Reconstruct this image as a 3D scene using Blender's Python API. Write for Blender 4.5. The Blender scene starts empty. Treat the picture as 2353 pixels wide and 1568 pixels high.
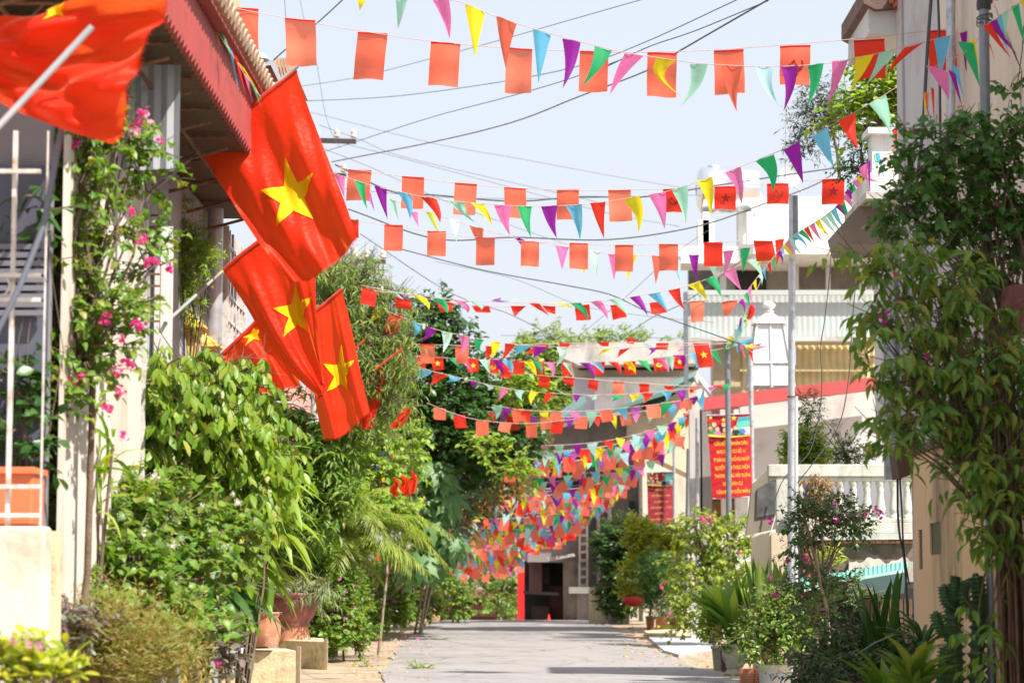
import bpy, math, random
import numpy as np
from mathutils import Vector, Matrix
random.seed(7)
C = bpy.context.scene.collection
SC = bpy.context.scene
V = Vector
# ---------------------------------------------------------------- camera
F, CX, CY, CAMZ = 5553.0, 1176.3, 784.0, 1.4
PITCH = math.atan(575 / F)
cam_d = bpy.data.cameras.new('camera'); cam = bpy.data.objects.new('camera', cam_d); C.objects.link(cam)
cam.location = (0, 0, CAMZ); cam.rotation_euler = (math.radians(90) + PITCH, 0, 0)
cam_d.sensor_width = 36.0; cam_d.lens = 85.0; cam_d.clip_end = 3000
cam_d.dof.use_dof = True; cam_d.dof.focus_distance = 27.0; cam_d.dof.aperture_fstop = 2.8
SC.camera = cam
# ---------------------------------------------------------------- sky and sun
SUN_AZ, SUN_EL = math.radians(128), math.radians(52)
W = bpy.data.worlds.new('World'); SC.world = W; W.use_nodes = True
nt = W.node_tree; bg = nt.nodes['Background']
sk = nt.nodes.new('ShaderNodeTexSky'); sk.sky_type = 'NISHITA'; sk.sun_disc = False
sk.sun_elevation = SUN_EL; sk.sun_rotation = SUN_AZ; sk.air_density = 1.0; sk.dust_density = 4.0; sk.ozone_density = 1.0
mx = nt.nodes.new('ShaderNodeMix'); mx.data_type = 'RGBA'; mx.inputs[0].default_value = 0.7
nt.links.new(sk.outputs[0], mx.inputs[6]); mx.inputs[7].default_value = (5.55, 5.8, 6.25, 1)   # thin white humid veil over the blue
nt.links.new(mx.outputs[2], bg.inputs[0]); bg.inputs[1].default_value = 0.101
sd = bpy.data.lights.new('sun', 'SUN'); sd.energy = 5.0; sd.angle = math.radians(0.53); sd.color = (1.0, 0.945, 0.86)
sun = bpy.data.objects.new('sun', sd); C.objects.link(sun)
SDIR = V((math.sin(SUN_AZ) * math.cos(SUN_EL), math.cos(SUN_AZ) * math.cos(SUN_EL), math.sin(SUN_EL)))
sun.rotation_euler = SDIR.to_track_quat('Z', 'Y').to_euler()
SC.view_settings.view_transform = 'Standard'; SC.view_settings.look = 'None'
SC.view_settings.exposure = 0.84; SC.view_settings.gamma = 1.0
SC.render.engine = 'CYCLES'
SC.cycles.use_denoising = True; SC.cycles.max_bounces = 6; SC.cycles.transparent_max_bounces = 8
SC.cycles.diffuse_bounces = 4; SC.cycles.glossy_bounces = 2; SC.cycles.transmission_bounces = 4
SC.cycles.sample_clamp_indirect = 6.0
# ---------------------------------------------------------------- placing
_fw = V((0, math.cos(PITCH), math.sin(PITCH))); _up = V((0, -math.sin(PITCH), math.cos(PITCH)))
KF = 1.0      # depth factor of the group being placed
def P(x, y, Y):
    Y = Y * KF
    d = V(((x - CX) / F, 0, 0)) + _up * ((CY - y) / F) + _fw
    return V((0, 0, CAMZ)) + d * (Y / d.y)
def gz(Y):
    if Y < 38: return 0.0
    if Y < 84: t = (Y - 38) / 46; return 0.42 * (t * t * (3 - 2 * t))
    if Y < 125: t = (Y - 84) / 41; return 0.42 - 1.5 * (t * t * (3 - 2 * t))
    return -1.08
def G(x, y):
    Y = 12.0
    while Y < 84 and P(x, y, Y / KF).z > gz(Y): Y += 0.05
    p = P(x, y, Y / KF); p.z = gz(Y); return p
def S(Y): return F / (Y * KF)      # picture units per metre
# ---------------------------------------------------------------- materials
MATS = {}
def mat(name, c, rough=0.7, var=0.12, scale=3.0, bump=0.0, metal=0.0, dirt=None, trans=0.0, spec=0.4, bscale=None, stretch=None):
    if name in MATS: return MATS[name]
    m = bpy.data.materials.new(name); m.use_nodes = True; MATS[name] = m
    n = m.node_tree.nodes; l = m.node_tree.links; b = n['Principled BSDF']
    b.inputs['Roughness'].default_value = rough; b.inputs['Metallic'].default_value = metal
    b.inputs['Specular IOR Level'].default_value = spec
    tc = n.new('ShaderNodeTexCoord'); src = tc.outputs['Object']
    if stretch:
        mp = n.new('ShaderNodeMapping'); mp.inputs['Scale'].default_value = stretch; l.new(src, mp.inputs[0]); src = mp.outputs[0]
    nz = n.new('ShaderNodeTexNoise'); nz.inputs['Scale'].default_value = scale; nz.inputs['Detail'].default_value = 6; l.new(src, nz.inputs[0])
    cr = n.new('ShaderNodeValToRGB'); l.new(nz.outputs[0], cr.inputs[0])
    cr.color_ramp.elements[0].position = 0.3; cr.color_ramp.elements[1].position = 0.7
    cr.color_ramp.elements[0].color = (*[x * (1 - var) for x in c], 1); cr.color_ramp.elements[1].color = (*[min(1, x * (1 + var)) for x in c], 1)
    col = cr.outputs[0]
    if dirt:   # (colour, amount, scale)
        n2 = n.new('ShaderNodeTexNoise'); n2.inputs['Scale'].default_value = dirt[2]; n2.inputs['Detail'].default_value = 9; n2.inputs['Roughness'].default_value = 0.65
        l.new(src, n2.inputs[0])
        r2 = n.new('ShaderNodeValToRGB'); r2.color_ramp.elements[0].position = 0.62 - 0.3 * dirt[1]; r2.color_ramp.elements[1].position = 0.75 - 0.15 * dirt[1]
        l.new(n2.outputs[0], r2.inputs[0])
        mm = n.new('ShaderNodeMix'); mm.data_type = 'RGBA'; l.new(r2.outputs[0], mm.inputs[0]); l.new(col, mm.inputs[6]); mm.inputs[7].default_value = (*dirt[0], 1)
        col = mm.outputs[2]
    l.new(col, b.inputs['Base Color'])
    if bump:
        nb = n.new('ShaderNodeTexNoise'); nb.inputs['Scale'].default_value = bscale or scale * 8; nb.inputs['Detail'].default_value = 5; l.new(src, nb.inputs[0])
        bp = n.new('ShaderNodeBump'); bp.inputs['Strength'].default_value = bump; bp.inputs['Distance'].default_value = 0.02; l.new(nb.outputs[0], bp.inputs['Height']); l.new(bp.outputs[0], b.inputs['Normal'])
    return m
def cloth(name, c, tc=None, t=0.45, rough=0.55, sheen=0.0, sc=14, bump=0.25):
    if name in MATS: return MATS[name]
    m = bpy.data.materials.new(name); m.use_nodes = True; MATS[name] = m
    n = m.node_tree.nodes; l = m.node_tree.links; b = n['Principled BSDF']; out = n['Material Output']
    b.inputs['Base Color'].default_value = (*c, 1); b.inputs['Roughness'].default_value = rough; b.inputs['Specular IOR Level'].default_value = 0.18 + sheen * .2; b.inputs['Sheen Weight'].default_value = .35 + sheen * .5; b.inputs['Sheen Roughness'].default_value = .4; b.inputs['Sheen Tint'].default_value = (1, .62, .4, 1) if sheen else (1, 1, 1, 1)
    b.inputs['Specular Tint'].default_value = (1, 0.55, 0.35, 1) if sheen else (1, 1, 1, 1)
    tr = n.new('ShaderNodeBsdfTranslucent'); tr.inputs[0].default_value = (*(tc or c), 1)
    ms = n.new('ShaderNodeMixShader'); ms.inputs[0].default_value = t
    l.new(b.outputs[0], ms.inputs[1]); l.new(tr.outputs[0], ms.inputs[2]); l.new(ms.outputs[0], out.inputs[0])
    g = n.new('ShaderNodeTexCoord'); nz = n.new('ShaderNodeTexNoise'); nz.inputs['Scale'].default_value = sc; nz.inputs['Detail'].default_value = 3; l.new(g.outputs['Object'], nz.inputs[0])
    bp = n.new('ShaderNodeBump'); bp.inputs['Strength'].default_value = bump; bp.inputs['Distance'].default_value = 0.02; l.new(nz.outputs[0], bp.inputs['Height'])
    l.new(bp.outputs[0], b.inputs['Normal']); l.new(bp.outputs[0], tr.inputs['Normal'])
    return m
def leafmat(name, cols, t=0.38, rough=0.42, tint=(1.5, 1.5, 0.5)):
    if name in MATS: return MATS[name]
    m = bpy.data.materials.new(name); m.use_nodes = True; MATS[name] = m
    n = m.node_tree.nodes; l = m.node_tree.links; b = n['Principled BSDF']; out = n['Material Output']
    ge = n.new('ShaderNodeNewGeometry'); oi = n.new('ShaderNodeObjectInfo')
    ad = n.new('ShaderNodeMath'); ad.operation = 'ADD'; l.new(ge.outputs['Random Per Island'], ad.inputs[0]); l.new(oi.outputs['Random'], ad.inputs[1])
    fr = n.new('ShaderNodeMath'); fr.operation = 'FRACT'; l.new(ad.outputs[0], fr.inputs[0])
    cr = n.new('ShaderNodeValToRGB'); l.new(fr.outputs[0], cr.inputs[0])
    el = cr.color_ramp.elements; k = len(cols)
    el[0].position = 0; el[0].color = (*cols[0], 1); el[1].position = 1; el[1].color = (*cols[-1], 1)
    for i in range(1, k - 1):
        e = el.new(i / (k - 1)); e.color = (*cols[i], 1)
    l.new(cr.outputs[0], b.inputs['Base Color']); b.inputs['Roughness'].default_value = rough; b.inputs['Specular IOR Level'].default_value = 0.45
    mu = n.new('ShaderNodeMix'); mu.data_type = 'RGBA'; mu.blend_type = 'MULTIPLY'; mu.inputs[0].default_value = 1; l.new(cr.outputs[0], mu.inputs[6]); mu.inputs[7].default_value = (*tint, 1)
    mu.clamp_result = False
    tr = n.new('ShaderNodeBsdfTranslucent'); l.new(mu.outputs[2], tr.inputs[0])
    ms = n.new('ShaderNodeMixShader'); ms.inputs[0].default_value = t
    l.new(b.outputs[0], ms.inputs[1]); l.new(tr.outputs[0], ms.inputs[2]); l.new(ms.outputs[0], out.inputs[0])
    return m
# ---------------------------------------------------------------- objects
WL = {}
def wloc(o): return WL.get(o.name, V((0, 0, 0))) if o else V((0, 0, 0))
def thing(name, label, cat, loc=(0, 0, 0), group=None, rz=0.0):
    o = bpy.data.objects.new(name, None); C.objects.link(o); o.location = loc; o.rotation_euler.z = rz; o.empty_display_size = 0.1
    o['label'] = label; o['category'] = cat
    if group: o['group'] = group
    WL[o.name] = V(loc); return o
def tagm(o, label=None, cat=None, group=None, kind=None):
    for k, v in (('label', label), ('category', cat), ('group', group), ('kind', kind)):
        if v: o[k] = v
    return o
class MB:
    def __init__(s): s.v = []; s.f = []; s.m = []; s.sm = []
    def add(s, vs, fs, mi=0, sm=False):
        b = len(s.v); s.v += [tuple(p) for p in vs]
        for f in fs: s.f.append([i + b for i in f]); s.m.append(mi); s.sm.append(sm)
        return s
    def hexa(s, p, mi=0):   # 8 points: bottom ring 0-3, top ring 4-7
        return s.add(p, [(0, 3, 2, 1), (4, 5, 6, 7), (0, 1, 5, 4), (1, 2, 6, 5), (2, 3, 7, 6), (3, 0, 4, 7)], mi)
    def box(s, x0, x1, y0, y1, z0, z1, mi=0):
        if x0 > x1: x0, x1 = x1, x0
        if z0 > z1: z0, z1 = z1, z0
        return s.hexa([(x0, y0, z0), (x1, y0, z0), (x1, y1, z0), (x0, y1, z0), (x0, y0, z1), (x1, y0, z1), (x1, y1, z1), (x0, y1, z1)], mi)
    def fb(s, x0, y0, x1, y1, Y, d, mi=0):     # box whose front face fills a picture rectangle at distance Y
        a = P(x0, y1, Y); b = P(x1, y0, Y); return s.box(a.x, b.x, Y * KF, Y * KF + d, a.z, b.z, mi)
    def fq(s, pts, Y, d, mi=0):                # prism: picture polygon (clockwise from top left) at distance Y, d deep
        a = [P(x, y, Y) for x, y in pts]; n = len(a); b = [p + V((0, d, 0)) for p in a]
        fs = [tuple(range(n))[::-1], tuple(range(n, 2 * n))] + [(i, (i + 1) % n, n + (i + 1) % n, n + i) for i in range(n)]
        return s.add(a + b, fs, mi)
    def tube(s, pts, r, n=6, mi=0, cap=True):
        pts = [V(p) for p in pts]; k = len(pts); rs = r if isinstance(r, (list, tuple)) else [r] * k
        vs = []; prev = None
        for i, p in enumerate(pts):
            d = (pts[min(i + 1, k - 1)] - pts[max(i - 1, 0)]).normalized()
            if prev is None: a = d.orthogonal().normalized()
            else:
                a = prev - d * prev.dot(d)
                a = a.normalized() if a.length > 1e-6 else d.orthogonal().normalized()
            prev = a; b = d.cross(a)
            for j in range(n):
                t = 2 * math.pi * j / n; vs.append(p + (a * math.cos(t) + b * math.sin(t)) * rs[i])
        fs = [(i * n + j, i * n + (j + 1) % n, (i + 1) * n + (j + 1) % n, (i + 1) * n + j) for i in range(k - 1) for j in range(n)]
        s.add(vs, fs, mi, True)
        if cap and n > 3:
            s.add(vs[:n], [tuple(range(n))[::-1]], mi); s.add(vs[-n:], [tuple(range(n))], mi)
        return s
    def lathe(s, c, prof, n=24, mi=0, flute=0, fd=0.0):
        vs = []; c = V(c)
        for r, z in prof:
            for j in range(n):
                t = 2 * math.pi * j / n; rr = r * (1 + fd * math.cos(flute * t)) if flute else r
                vs.append(c + V((rr * math.cos(t), rr * math.sin(t), z)))
        k = len(prof)
        fs = [(i * n + j, i * n + (j + 1) % n, (i + 1) * n + (j + 1) % n, (i + 1) * n + j) for i in range(k - 1) for j in range(n)]
        return s.add(vs, fs, mi, True)
    def grid(s, fn, nu, nv, mi=0, sm=True, mf=None):
        vs = [fn(i / nu, j / nv) for i in range(nu + 1) for j in range(nv + 1)]; w = nv + 1
        b = len(s.v); s.v += [tuple(p) for p in vs]
        for i in range(nu):
            for j in range(nv):
                s.f.append([b + i * w + j, b + i * w + j + 1, b + (i + 1) * w + j + 1, b + (i + 1) * w + j]); s.m.append(mf(i, j) if mf else mi); s.sm.append(sm)
        return s
    def corr(s, p0, p1, h0, h1, pitch, depth, mi=0, thick=0.004):   # corrugated upright sheet from p0 to p1 (ground points), heights h0..h1
        p0 = V(p0); p1 = V(p1); d = p1 - p0; L = d.length; d.normalize(); nrm = V((d.y, -d.x, 0)).normalized()
        n = max(2, int(L / pitch) * 2); vs = []
        for i in range(n + 1):
            q = p0 + d * (L * i / n) + nrm * (depth if i % 2 else 0)
            vs += [q + V((0, 0, h0)), q + V((0, 0, h1))]
        fs = [(2 * i, 2 * i + 2, 2 * i + 3, 2 * i + 1) for i in range(n)]
        return s.add(vs, fs, mi)
    def build(s, name, mats, parent=None, local=False, bevel=0.0):
        me = bpy.data.meshes.new(name); o = bpy.data.objects.new(name, me); C.objects.link(o)
        off = V((0, 0, 0)) if local else wloc(parent)
        if parent is None and not local and s.v:
            a = np.array(s.v); off = V((float(a[:, 0].mean()), float(a[:, 1].mean()), float(a[:, 2].min())))
            o.location = off; WL[o.name] = off.copy()
        me.from_pydata([(x - off.x, y - off.y, z - off.z) for x, y, z in s.v], [], s.f)
        if not isinstance(mats, (list, tuple)): mats = [mats]
        for m in mats: me.materials.append(m)
        me.polygons.foreach_set('material_index', s.m); me.polygons.foreach_set('use_smooth', s.sm)
        if parent:
            o.parent = parent
            if not local: WL[o.name] = wloc(parent)
        if bevel:
            b = o.modifiers.new('b', 'BEVEL'); b.width = bevel; b.segments = 1; b.limit_method = 'ANGLE'
        return o
def copy_tree(src, loc, label=None, rz=None, scale=None):
    r = src.copy(); C.objects.link(r); r.location = loc
    if rz is not None: r.rotation_euler.z = rz
    if scale: r.scale = (scale,) * 3
    if label: r['label'] = label
    for ch in list(src.children):
        c = ch.copy(); C.objects.link(c); c.parent = r
        for g in list(ch.children):
            d = g.copy(); C.objects.link(d); d.parent = c
    return r
# ---------------------------------------------------------------- leaves
def leafshape(kind, L, Wd, rnd, lo=False):
    """verts (N,3), faces; base at the origin, runs along +Y, upper side +Z"""
    if lo:
        f = 0.25
        v = [(0, 0, 0), (Wd / 2, L * .45, Wd * f), (0, L, -L * .18), (-Wd / 2, L * .45, Wd * f), (0, L * .5, 0)]
        return np.array(v), [(0, 1, 4), (4, 1, 2), (0, 4, 3), (4, 2, 3)]
    prof = {'heart': [(0, .12), (.12, .75), (.35, 1.0), (.62, .72), (.85, .3), (1, 0)],
            'oval': [(0, .05), (.2, .7), (.5, 1.0), (.8, .65), (1, 0)],
            'lance': [(0, .05), (.15, .55), (.4, 1.0), (.7, .65), (1, 0)],
            'strap': [(0, .5), (.25, .9), (.5, 1.0), (.75, .8), (.92, .4), (1, 0)],
            'snake': [(0, .8), (.3, .95), (.6, 1.0), (.85, .7), (1, 0)]}[kind]
    droop = {'heart': .25, 'oval': .18, 'lance': .35, 'strap': .75, 'snake': .02}[kind] * rnd.uniform(.6, 1.5)
    fold = {'heart': .18, 'oval': .15, 'lance': .3, 'strap': .35, 'snake': .35}[kind] * rnd.uniform(.5, 1.5)
    tw = rnd.uniform(-.25, .25); v = []; fs = []
    for t, w in prof:
        z = -droop * L * t * t; y = L * (t - .25 * droop * t * t); hw = w * Wd / 2; wob = rnd.uniform(-.08, .08) * Wd
        v += [(-hw, y, z + hw * fold * 2 + tw * hw), (0, y, z + wob * .3), (hw, y, z + hw * fold * 2 - tw * hw + wob)]
    n = len(prof)
    for i in range(n - 1):
        a = 3 * i
        if i == n - 2: fs += [(a, a + 1, a + 4), (a + 1, a + 2, a + 4)]
        else: fs += [(a, a + 1, a + 4, a + 3), (a + 1, a + 2, a + 5, a + 4)]
    return np.array(v), fs
def lobed(L, rnd):   # papaya leaf: seven deep fingers round the stalk
    v = [(0, 0, 0)]; fs = []
    for k in range(7):
        a = math.radians(-132 + 44 * k); ll = L * (1 - .35 * abs(k - 3) / 3); d = (math.sin(a), math.cos(a)); q = (math.cos(a), -math.sin(a)); b = len(v)
        for t, w in ((.35, .16), (.5, .10), (.65, .17), (.78, .07), (1, 0)):
            z = -.25 * L * t * t
            v += [(d[0] * ll * t - q[0] * ll * w, d[1] * ll * t - q[1] * ll * w, z), (d[0] * ll * t + q[0] * ll * w, d[1] * ll * t + q[1] * ll * w, z)]
        fs.append((0, b + 1, b)); fs += [(b + 2 * i, b + 2 * i + 1, b + 2 * i + 3, b + 2 * i + 2) for i in range(4)]
    return np.array(v), fs
def nrm(a): return a / np.maximum(np.linalg.norm(a, axis=-1, keepdims=True), 1e-9)
class Leaves:
    def __init__(s, kind, L, Wd, m, seed=1, nvar=6, lo=False):
        s.r = random.Random(seed); s.np = np.random.default_rng(seed); s.m = m; s.L = L; s.kind = kind
        s.var = [lobed(L, s.r) if kind == 'lobed' else leafshape(kind, L, Wd, s.r, lo) for _ in range(nvar)]
        s.pos = []; s.dir = []; s.nor = []; s.sc = []
    def add(s, pos, d, n, sc):
        s.pos.append(pos); s.dir.append(d); s.nor.append(n); s.sc.append(sc)
    def done(s, parent, nobj=0, name='leaf', stuffname='foliage', front=None):
        if not s.pos: return
        p = np.concatenate(s.pos); d = nrm(np.concatenate(s.dir)); n = np.concatenate(s.nor); sc = np.concatenate(s.sc)
        z = nrm(n - (n * d).sum(1, keepdims=True) * d); x = np.cross(d, z)
        N = len(p); vi = s.np.integers(0, len(s.var), N)
        key = np.abs(p[:, 1]) if front is None else front(p)
        order = np.argsort(key); single = set(order[:nobj].tolist()) if nobj else set()
        off = np.array(wloc(parent)); R = np.stack([x, d, z], axis=2)
        mes = []
        if nobj:
            for v, f in s.var:
                me = bpy.data.meshes.new(name); me.from_pydata(v.tolist(), [], f); me.materials.append(s.m)
                me.polygons.foreach_set('use_smooth', [True] * len(me.polygons)); mes.append(me)
        for i in single:
            o = bpy.data.objects.new(name, mes[vi[i]]); C.objects.link(o); o.parent = parent
            M = np.eye(4); M[:3, :3] = R[i] * sc[i]; M[:3, 3] = p[i] - off; o.matrix_basis = Matrix(M.tolist())
        if N > len(single):
            keep = np.ones(N, bool); keep[list(single)] = False
            vs = []; loops = []; starts = []; tot = []; base = 0; ls = 0
            for k, (v, f) in enumerate(s.var):
                ix = np.nonzero(keep & (vi == k))[0]
                if not len(ix): continue
                w = np.einsum('nij,vj->nvi', R[ix] * sc[ix][:, None, None], v) + (p[ix] - off)[:, None, :]
                vs.append(w.reshape(-1, 3)); nv = len(v)
                fl = np.array([q for face in f for q in face]); fn = np.array([len(face) for face in f])
                loops.append((fl[None, :] + base + (np.arange(len(ix)) * nv)[:, None]).ravel())
                tot.append(np.tile(fn, len(ix))); base += nv * len(ix)
            vs = np.concatenate(vs); loops = np.concatenate(loops); tot = np.concatenate(tot); starts = np.concatenate([[0], np.cumsum(tot)[:-1]])
            me = bpy.data.meshes.new(stuffname); me.vertices.add(len(vs)); me.vertices.foreach_set('co', vs.ravel())
            me.loops.add(len(loops)); me.loops.foreach_set('vertex_index', loops.astype(np.int32))
            me.polygons.add(len(tot)); me.polygons.foreach_set('loop_start', starts.astype(np.int32)); me.polygons.foreach_set('loop_total', tot.astype(np.int32))
            me.update(calc_edges=True); me.materials.append(s.m); me.polygons.foreach_set('use_smooth', [True] * len(tot))
            o = bpy.data.objects.new(stuffname, me); C.objects.link(o); o.parent = parent; o['kind'] = 'stuff'
def twigs(lv, blob, n, per, tl, droop, rg, up=0.35, tw=None, fill=0.45, lsc=(.7, 1.25)):
    """n twigs in an ellipsoid blob (centre, radii), each carrying `per` leaves"""
    c = np.array(blob[0]); r = np.array(blob[1])
    u = nrm(rg.normal(size=(n, 3))); rad = fill + (1 - fill) * rg.random((n, 1)) ** .6
    lump = 1 + .22 * np.sin(u[:, :1] * 7 + c[0] * 5) * np.cos(u[:, 2:] * 6 + c[2] * 3)
    p0 = c + u * rad * r * lump
    d = nrm(u * [1, 1, .6] + rg.normal(size=(n, 3)) * .55 + [0, 0, up])
    l = tl * rg.uniform(.6, 1.3, (n, 1))
    for k in range(per):
        t = (k + .6) / per; side = nrm(np.cross(d, [0, 0, 1]) + 1e-3) * (1 if k % 2 else -1)
        q = p0 + d * l * t - np.array([0, 0, 1]) * (t * t * l * droop * .5)
        ld = nrm(d * .55 + side * .8 + rg.normal(size=(n, 3)) * .35 - np.array([0, 0, 1]) * droop)
        nn = nrm(np.array([.15, -.25, 1.0]) + rg.normal(size=(n, 3)) * .38 + u * .25)
        lv.add(q, ld, nn, rg.uniform(*lsc, n))
    if tw is not None:
        for i in range(min(n, 400)):
            a = V(p0[i]); b = a + V(d[i]) * float(l[i, 0]); tw.tube([V(c) * .35 + a * .65, a, b], [.4, .6, .3] if False else [tw.r * 1.6, tw.r, tw.r * .5], 3, 0, False)
FLOWER = {}
def flowers(parent, m, pts, size, name='flower', rg=None, petals=14, obj=True):
    """clusters of papery bracts, every cluster a part"""
    rg = rg or np.random.default_rng(5)
    key = (m.name, round(size, 3))
    if key not in FLOWER:
        ms = []
        for k in range(3):
            b = MB()
            for j in range(petals):
                c = V(nrm(rg.normal(size=3))) * size * rg.uniform(.3, 1); d = V(nrm(rg.normal(size=3))); e = d.orthogonal().normalized(); f = d.cross(e); s_ = size * .42
                b.add([c - e * s_, c + f * s_ * .8 + d * s_ * .3, c + e * s_, c - f * s_ * .8 + d * s_ * .3], [(0, 1, 2), (0, 2, 3)])
            me = bpy.data.meshes.new(name); me.from_pydata(b.v, [], b.f); me.materials.append(m); ms.append(me)
        FLOWER[key] = ms
    off = wloc(parent)
    size_k = KF
    for i, p in enumerate(pts):
        o = bpy.data.objects.new(name, FLOWER[key][i % 3]); C.objects.link(o); o.parent = parent; o.location = V(p) - off
        o.rotation_euler = (rg.uniform(0, 6), rg.uniform(0, 6), rg.uniform(0, 6)); o.scale = (rg.uniform(.7, 1.3) * size_k,) * 3
def blobpx(x, y, rx, ry, Y, ryd=None):
    """ellipsoid that fills a picture ellipse at distance Y"""
    c = P(x, y, Y); s_ = S(Y); return ((c.x, c.y, c.z), (rx / s_, ryd or rx / s_ * .8, ry / s_))
def plant(name, label, cat, base, blobs, leaf, m, seed, per=7, tl=.35, droop=.3, dens=1.0, nobj=0, lo=False, trunk=.04, bark=None, group=None, up=.35,
          flw=None, nt=None, fill=.45, twr=.006, leafname='leaf', stems=1, rb=None):
    rg = np.random.default_rng(seed); base = V(base); rd = random.Random(seed); leaf = (leaf[0], leaf[1] * KF, leaf[2] * KF); tl *= KF; twr *= KF; trunk *= KF ** .5
    t = thing(name, label, cat, base, group)
    lv = Leaves(leaf[0], leaf[1], leaf[2], m, seed, lo=lo)
    tw = MB(); tw.r = twr; la = leaf[1] * leaf[2] * .6
    for b in blobs:
        area = b[1][0] * b[1][2] * math.pi
        n = nt or max(4, int(area * 8.0 * dens / (la * per)))
        twigs(lv, b, n, per, tl, droop, rg, up, tw if not lo else None, fill)
    lv.done(t, nobj, leafname)
    if tw.v: o = tw.build('twigs', bark or MATS['bark'], t); o['kind'] = 'stuff'
    if trunk:
        tb = MB(); br = MB()
        for k in range(stems):
            j = V((rd.uniform(-1, 1), rd.uniform(-1, 1), 0)) * trunk * 2 * (stems > 1)
            top = V(blobs[0][0]) + j * 3; dz = V((0, 0, top.z - base.z)); wob = V((rd.uniform(-.04, .04), 0, 0)) * (top - base).length; mid = (base + dz * .7).lerp(top, .3) + wob
            tb.tube([base + j, base + dz * .38 + j + wob, mid, top], [trunk, trunk * .85, trunk * .7, trunk * .4], 7)
        for b in blobs:
            c = V(b[0]); a = base + (V(blobs[0][0]) - base) * .2 + V((0, 0, (blobs[0][0][2] - base.z) * .45))
            for k in range(3):
                e = c + V((rd.uniform(-1, 1) * b[1][0], rd.uniform(-1, 1) * b[1][1], rd.uniform(-.5, 1) * b[1][2])) * .7
                br.tube([a, a.lerp(e, .5) + V((rd.uniform(-.1, .1), 0, .1)) * (e - a).length, e], [trunk * .5, trunk * .32, trunk * .12], 5)
        tb.build('trunk', bark or MATS['bark'], t); br.build('branches', bark or MATS['bark'], t)['kind'] = 'stuff'
    if flw:
        for fm, pts, sz in flw: flowers(t, fm, pts, sz, rg=rg)
    return t
# ---------------------------------------------------------------- shared materials
mat('bark', (.16, .11, .075), .9, .3, 9, .5)
mat('paletwig', (.30, .24, .17), .9, .25, 9, .4)
WHITE = mat('white_paint', (.74, .74, .72), .6, .06, 2, .15, dirt=((.46, .44, .39), .42, 1.3), stretch=(1, 1, .35))
BALW = mat('weathered_white_concrete', (.60, .58, .52), .8, .08, 3, .3, dirt=((.30, .28, .23), .45, 2.2), stretch=(1, 1, .5))
CREAM = mat('cream_plaster', (.68, .58, .42), .8, .07, 1.5, .25, dirt=((.38, .30, .2), .45, 1.1), stretch=(1, 1, .35))
CREAM2 = mat('pale_cream_plaster', (.66, .58, .47), .8, .05, 1.2, .2, dirt=((.42, .36, .28), .3, .9), stretch=(1, 1, .4))
ORANGE = mat('orange_plaster', (.78, .55, .31), .85, .06, 1.4, .3, dirt=((.28, .2, .13), .42, 1.0), stretch=(1, 1, .35))
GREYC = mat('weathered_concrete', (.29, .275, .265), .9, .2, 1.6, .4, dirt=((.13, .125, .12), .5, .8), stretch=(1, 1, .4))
GREYL = mat('pale_concrete', (.52, .50, .47), .9, .12, 2, .3, dirt=((.24, .22, .2), .45, 1.4), stretch=(1, 1, .4))
GREYP = mat('grey_white_plaster', (.60, .59, .57), .85, .05, 1, .15, dirt=((.42, .38, .33), .4, .7))
REDM = mat('red_painted_steel', (.36, .065, .06), .5, .1, 2, .05, dirt=((.2, .06, .05), .3, 5))
REDB = mat('bright_red_paint', (.62, .02, .02), .5, .08, 1, .1)
RUST = mat('rusty_iron', (.20, .105, .06), .85, .35, 20, .3)
STEEL = mat('galvanised_steel', (.50, .53, .57), .42, .12, 8, .06, metal=.55, dirt=((.3, .29, .28), .3, 6))
STEELD = mat('dark_grey_steel', (.20, .22, .25), .45, .12, 8, .05, metal=.4)
IRONW = mat('white_painted_iron', (.66, .62, .58), .6, .1, 6, .1, dirt=((.35, .2, .12), .4, 9))
SIDG = mat('grey_metal_siding', (.36, .38, .41), .55, .08, 1.5, .05, dirt=((.25, .24, .24), .4, 2), stretch=(1, 1, .2))
SIDW = mat('cream_metal_siding', (.52, .48, .43), .6, .06, 1.5, .05, dirt=((.42, .33, .26), .4, 2.2), stretch=(1, 1, .25))
SIDY = mat('ochre_metal_siding', (.60, .48, .25), .6, .1, 2, .05)
SIDL = mat('pale_blue_grey_siding', (.44, .47, .455), .6, .05, 1.5, .05, dirt=((.42, .55, .53), .4, 1.3))
TEAL = mat('teal_sheet', (.17, .50, .43), .5, .08, 2, .05)
GREENR = mat('green_roof_sheet', (.115, .235, .205), .55, .12, 2.5, .1, dirt=((.2, .25, .22), .4, 1.5), stretch=(.3, 1, 1))
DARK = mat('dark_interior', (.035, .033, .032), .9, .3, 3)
BROWND = mat('brown_timber', (.12, .075, .045), .8, .25, 5, .3, stretch=(4, 4, .6))
TILE = mat('tan_clay_tile', (.46, .32, .22), .85, .25, 8, .4)
BRICK = mat('red_brick', (.50, .19, .11), .9, .2, 12, .4)
MOULD = mat('mould_stained_plaster', (.14, .11, .085), .95, .45, 4, .8, dirt=((.34, .29, .24), .35, 2.4))
TERRA = mat('terracotta', (.46, .19, .105), .8, .15, 8, .2, dirt=((.55, .4, .3), .35, 5))
MAROON = mat('maroon_glazed_clay', (.235, .075, .075), .45, .2, 4, .1, dirt=((.42, .2, .15), .4, 4))
ORPL = mat('orange_plastic', (.68, .17, .07), .5, .08, 3)
POTG = mat('grey_glazed_pot', (.42, .41, .34), .5, .15, 6, .15, dirt=((.2, .18, .13), .5, 5))
ASPH = mat('concrete_road', (.262, .248, .245), .88, .08, .6, .5, dirt=((.29, .27, .255), .5, .35), bscale=40)
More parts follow.
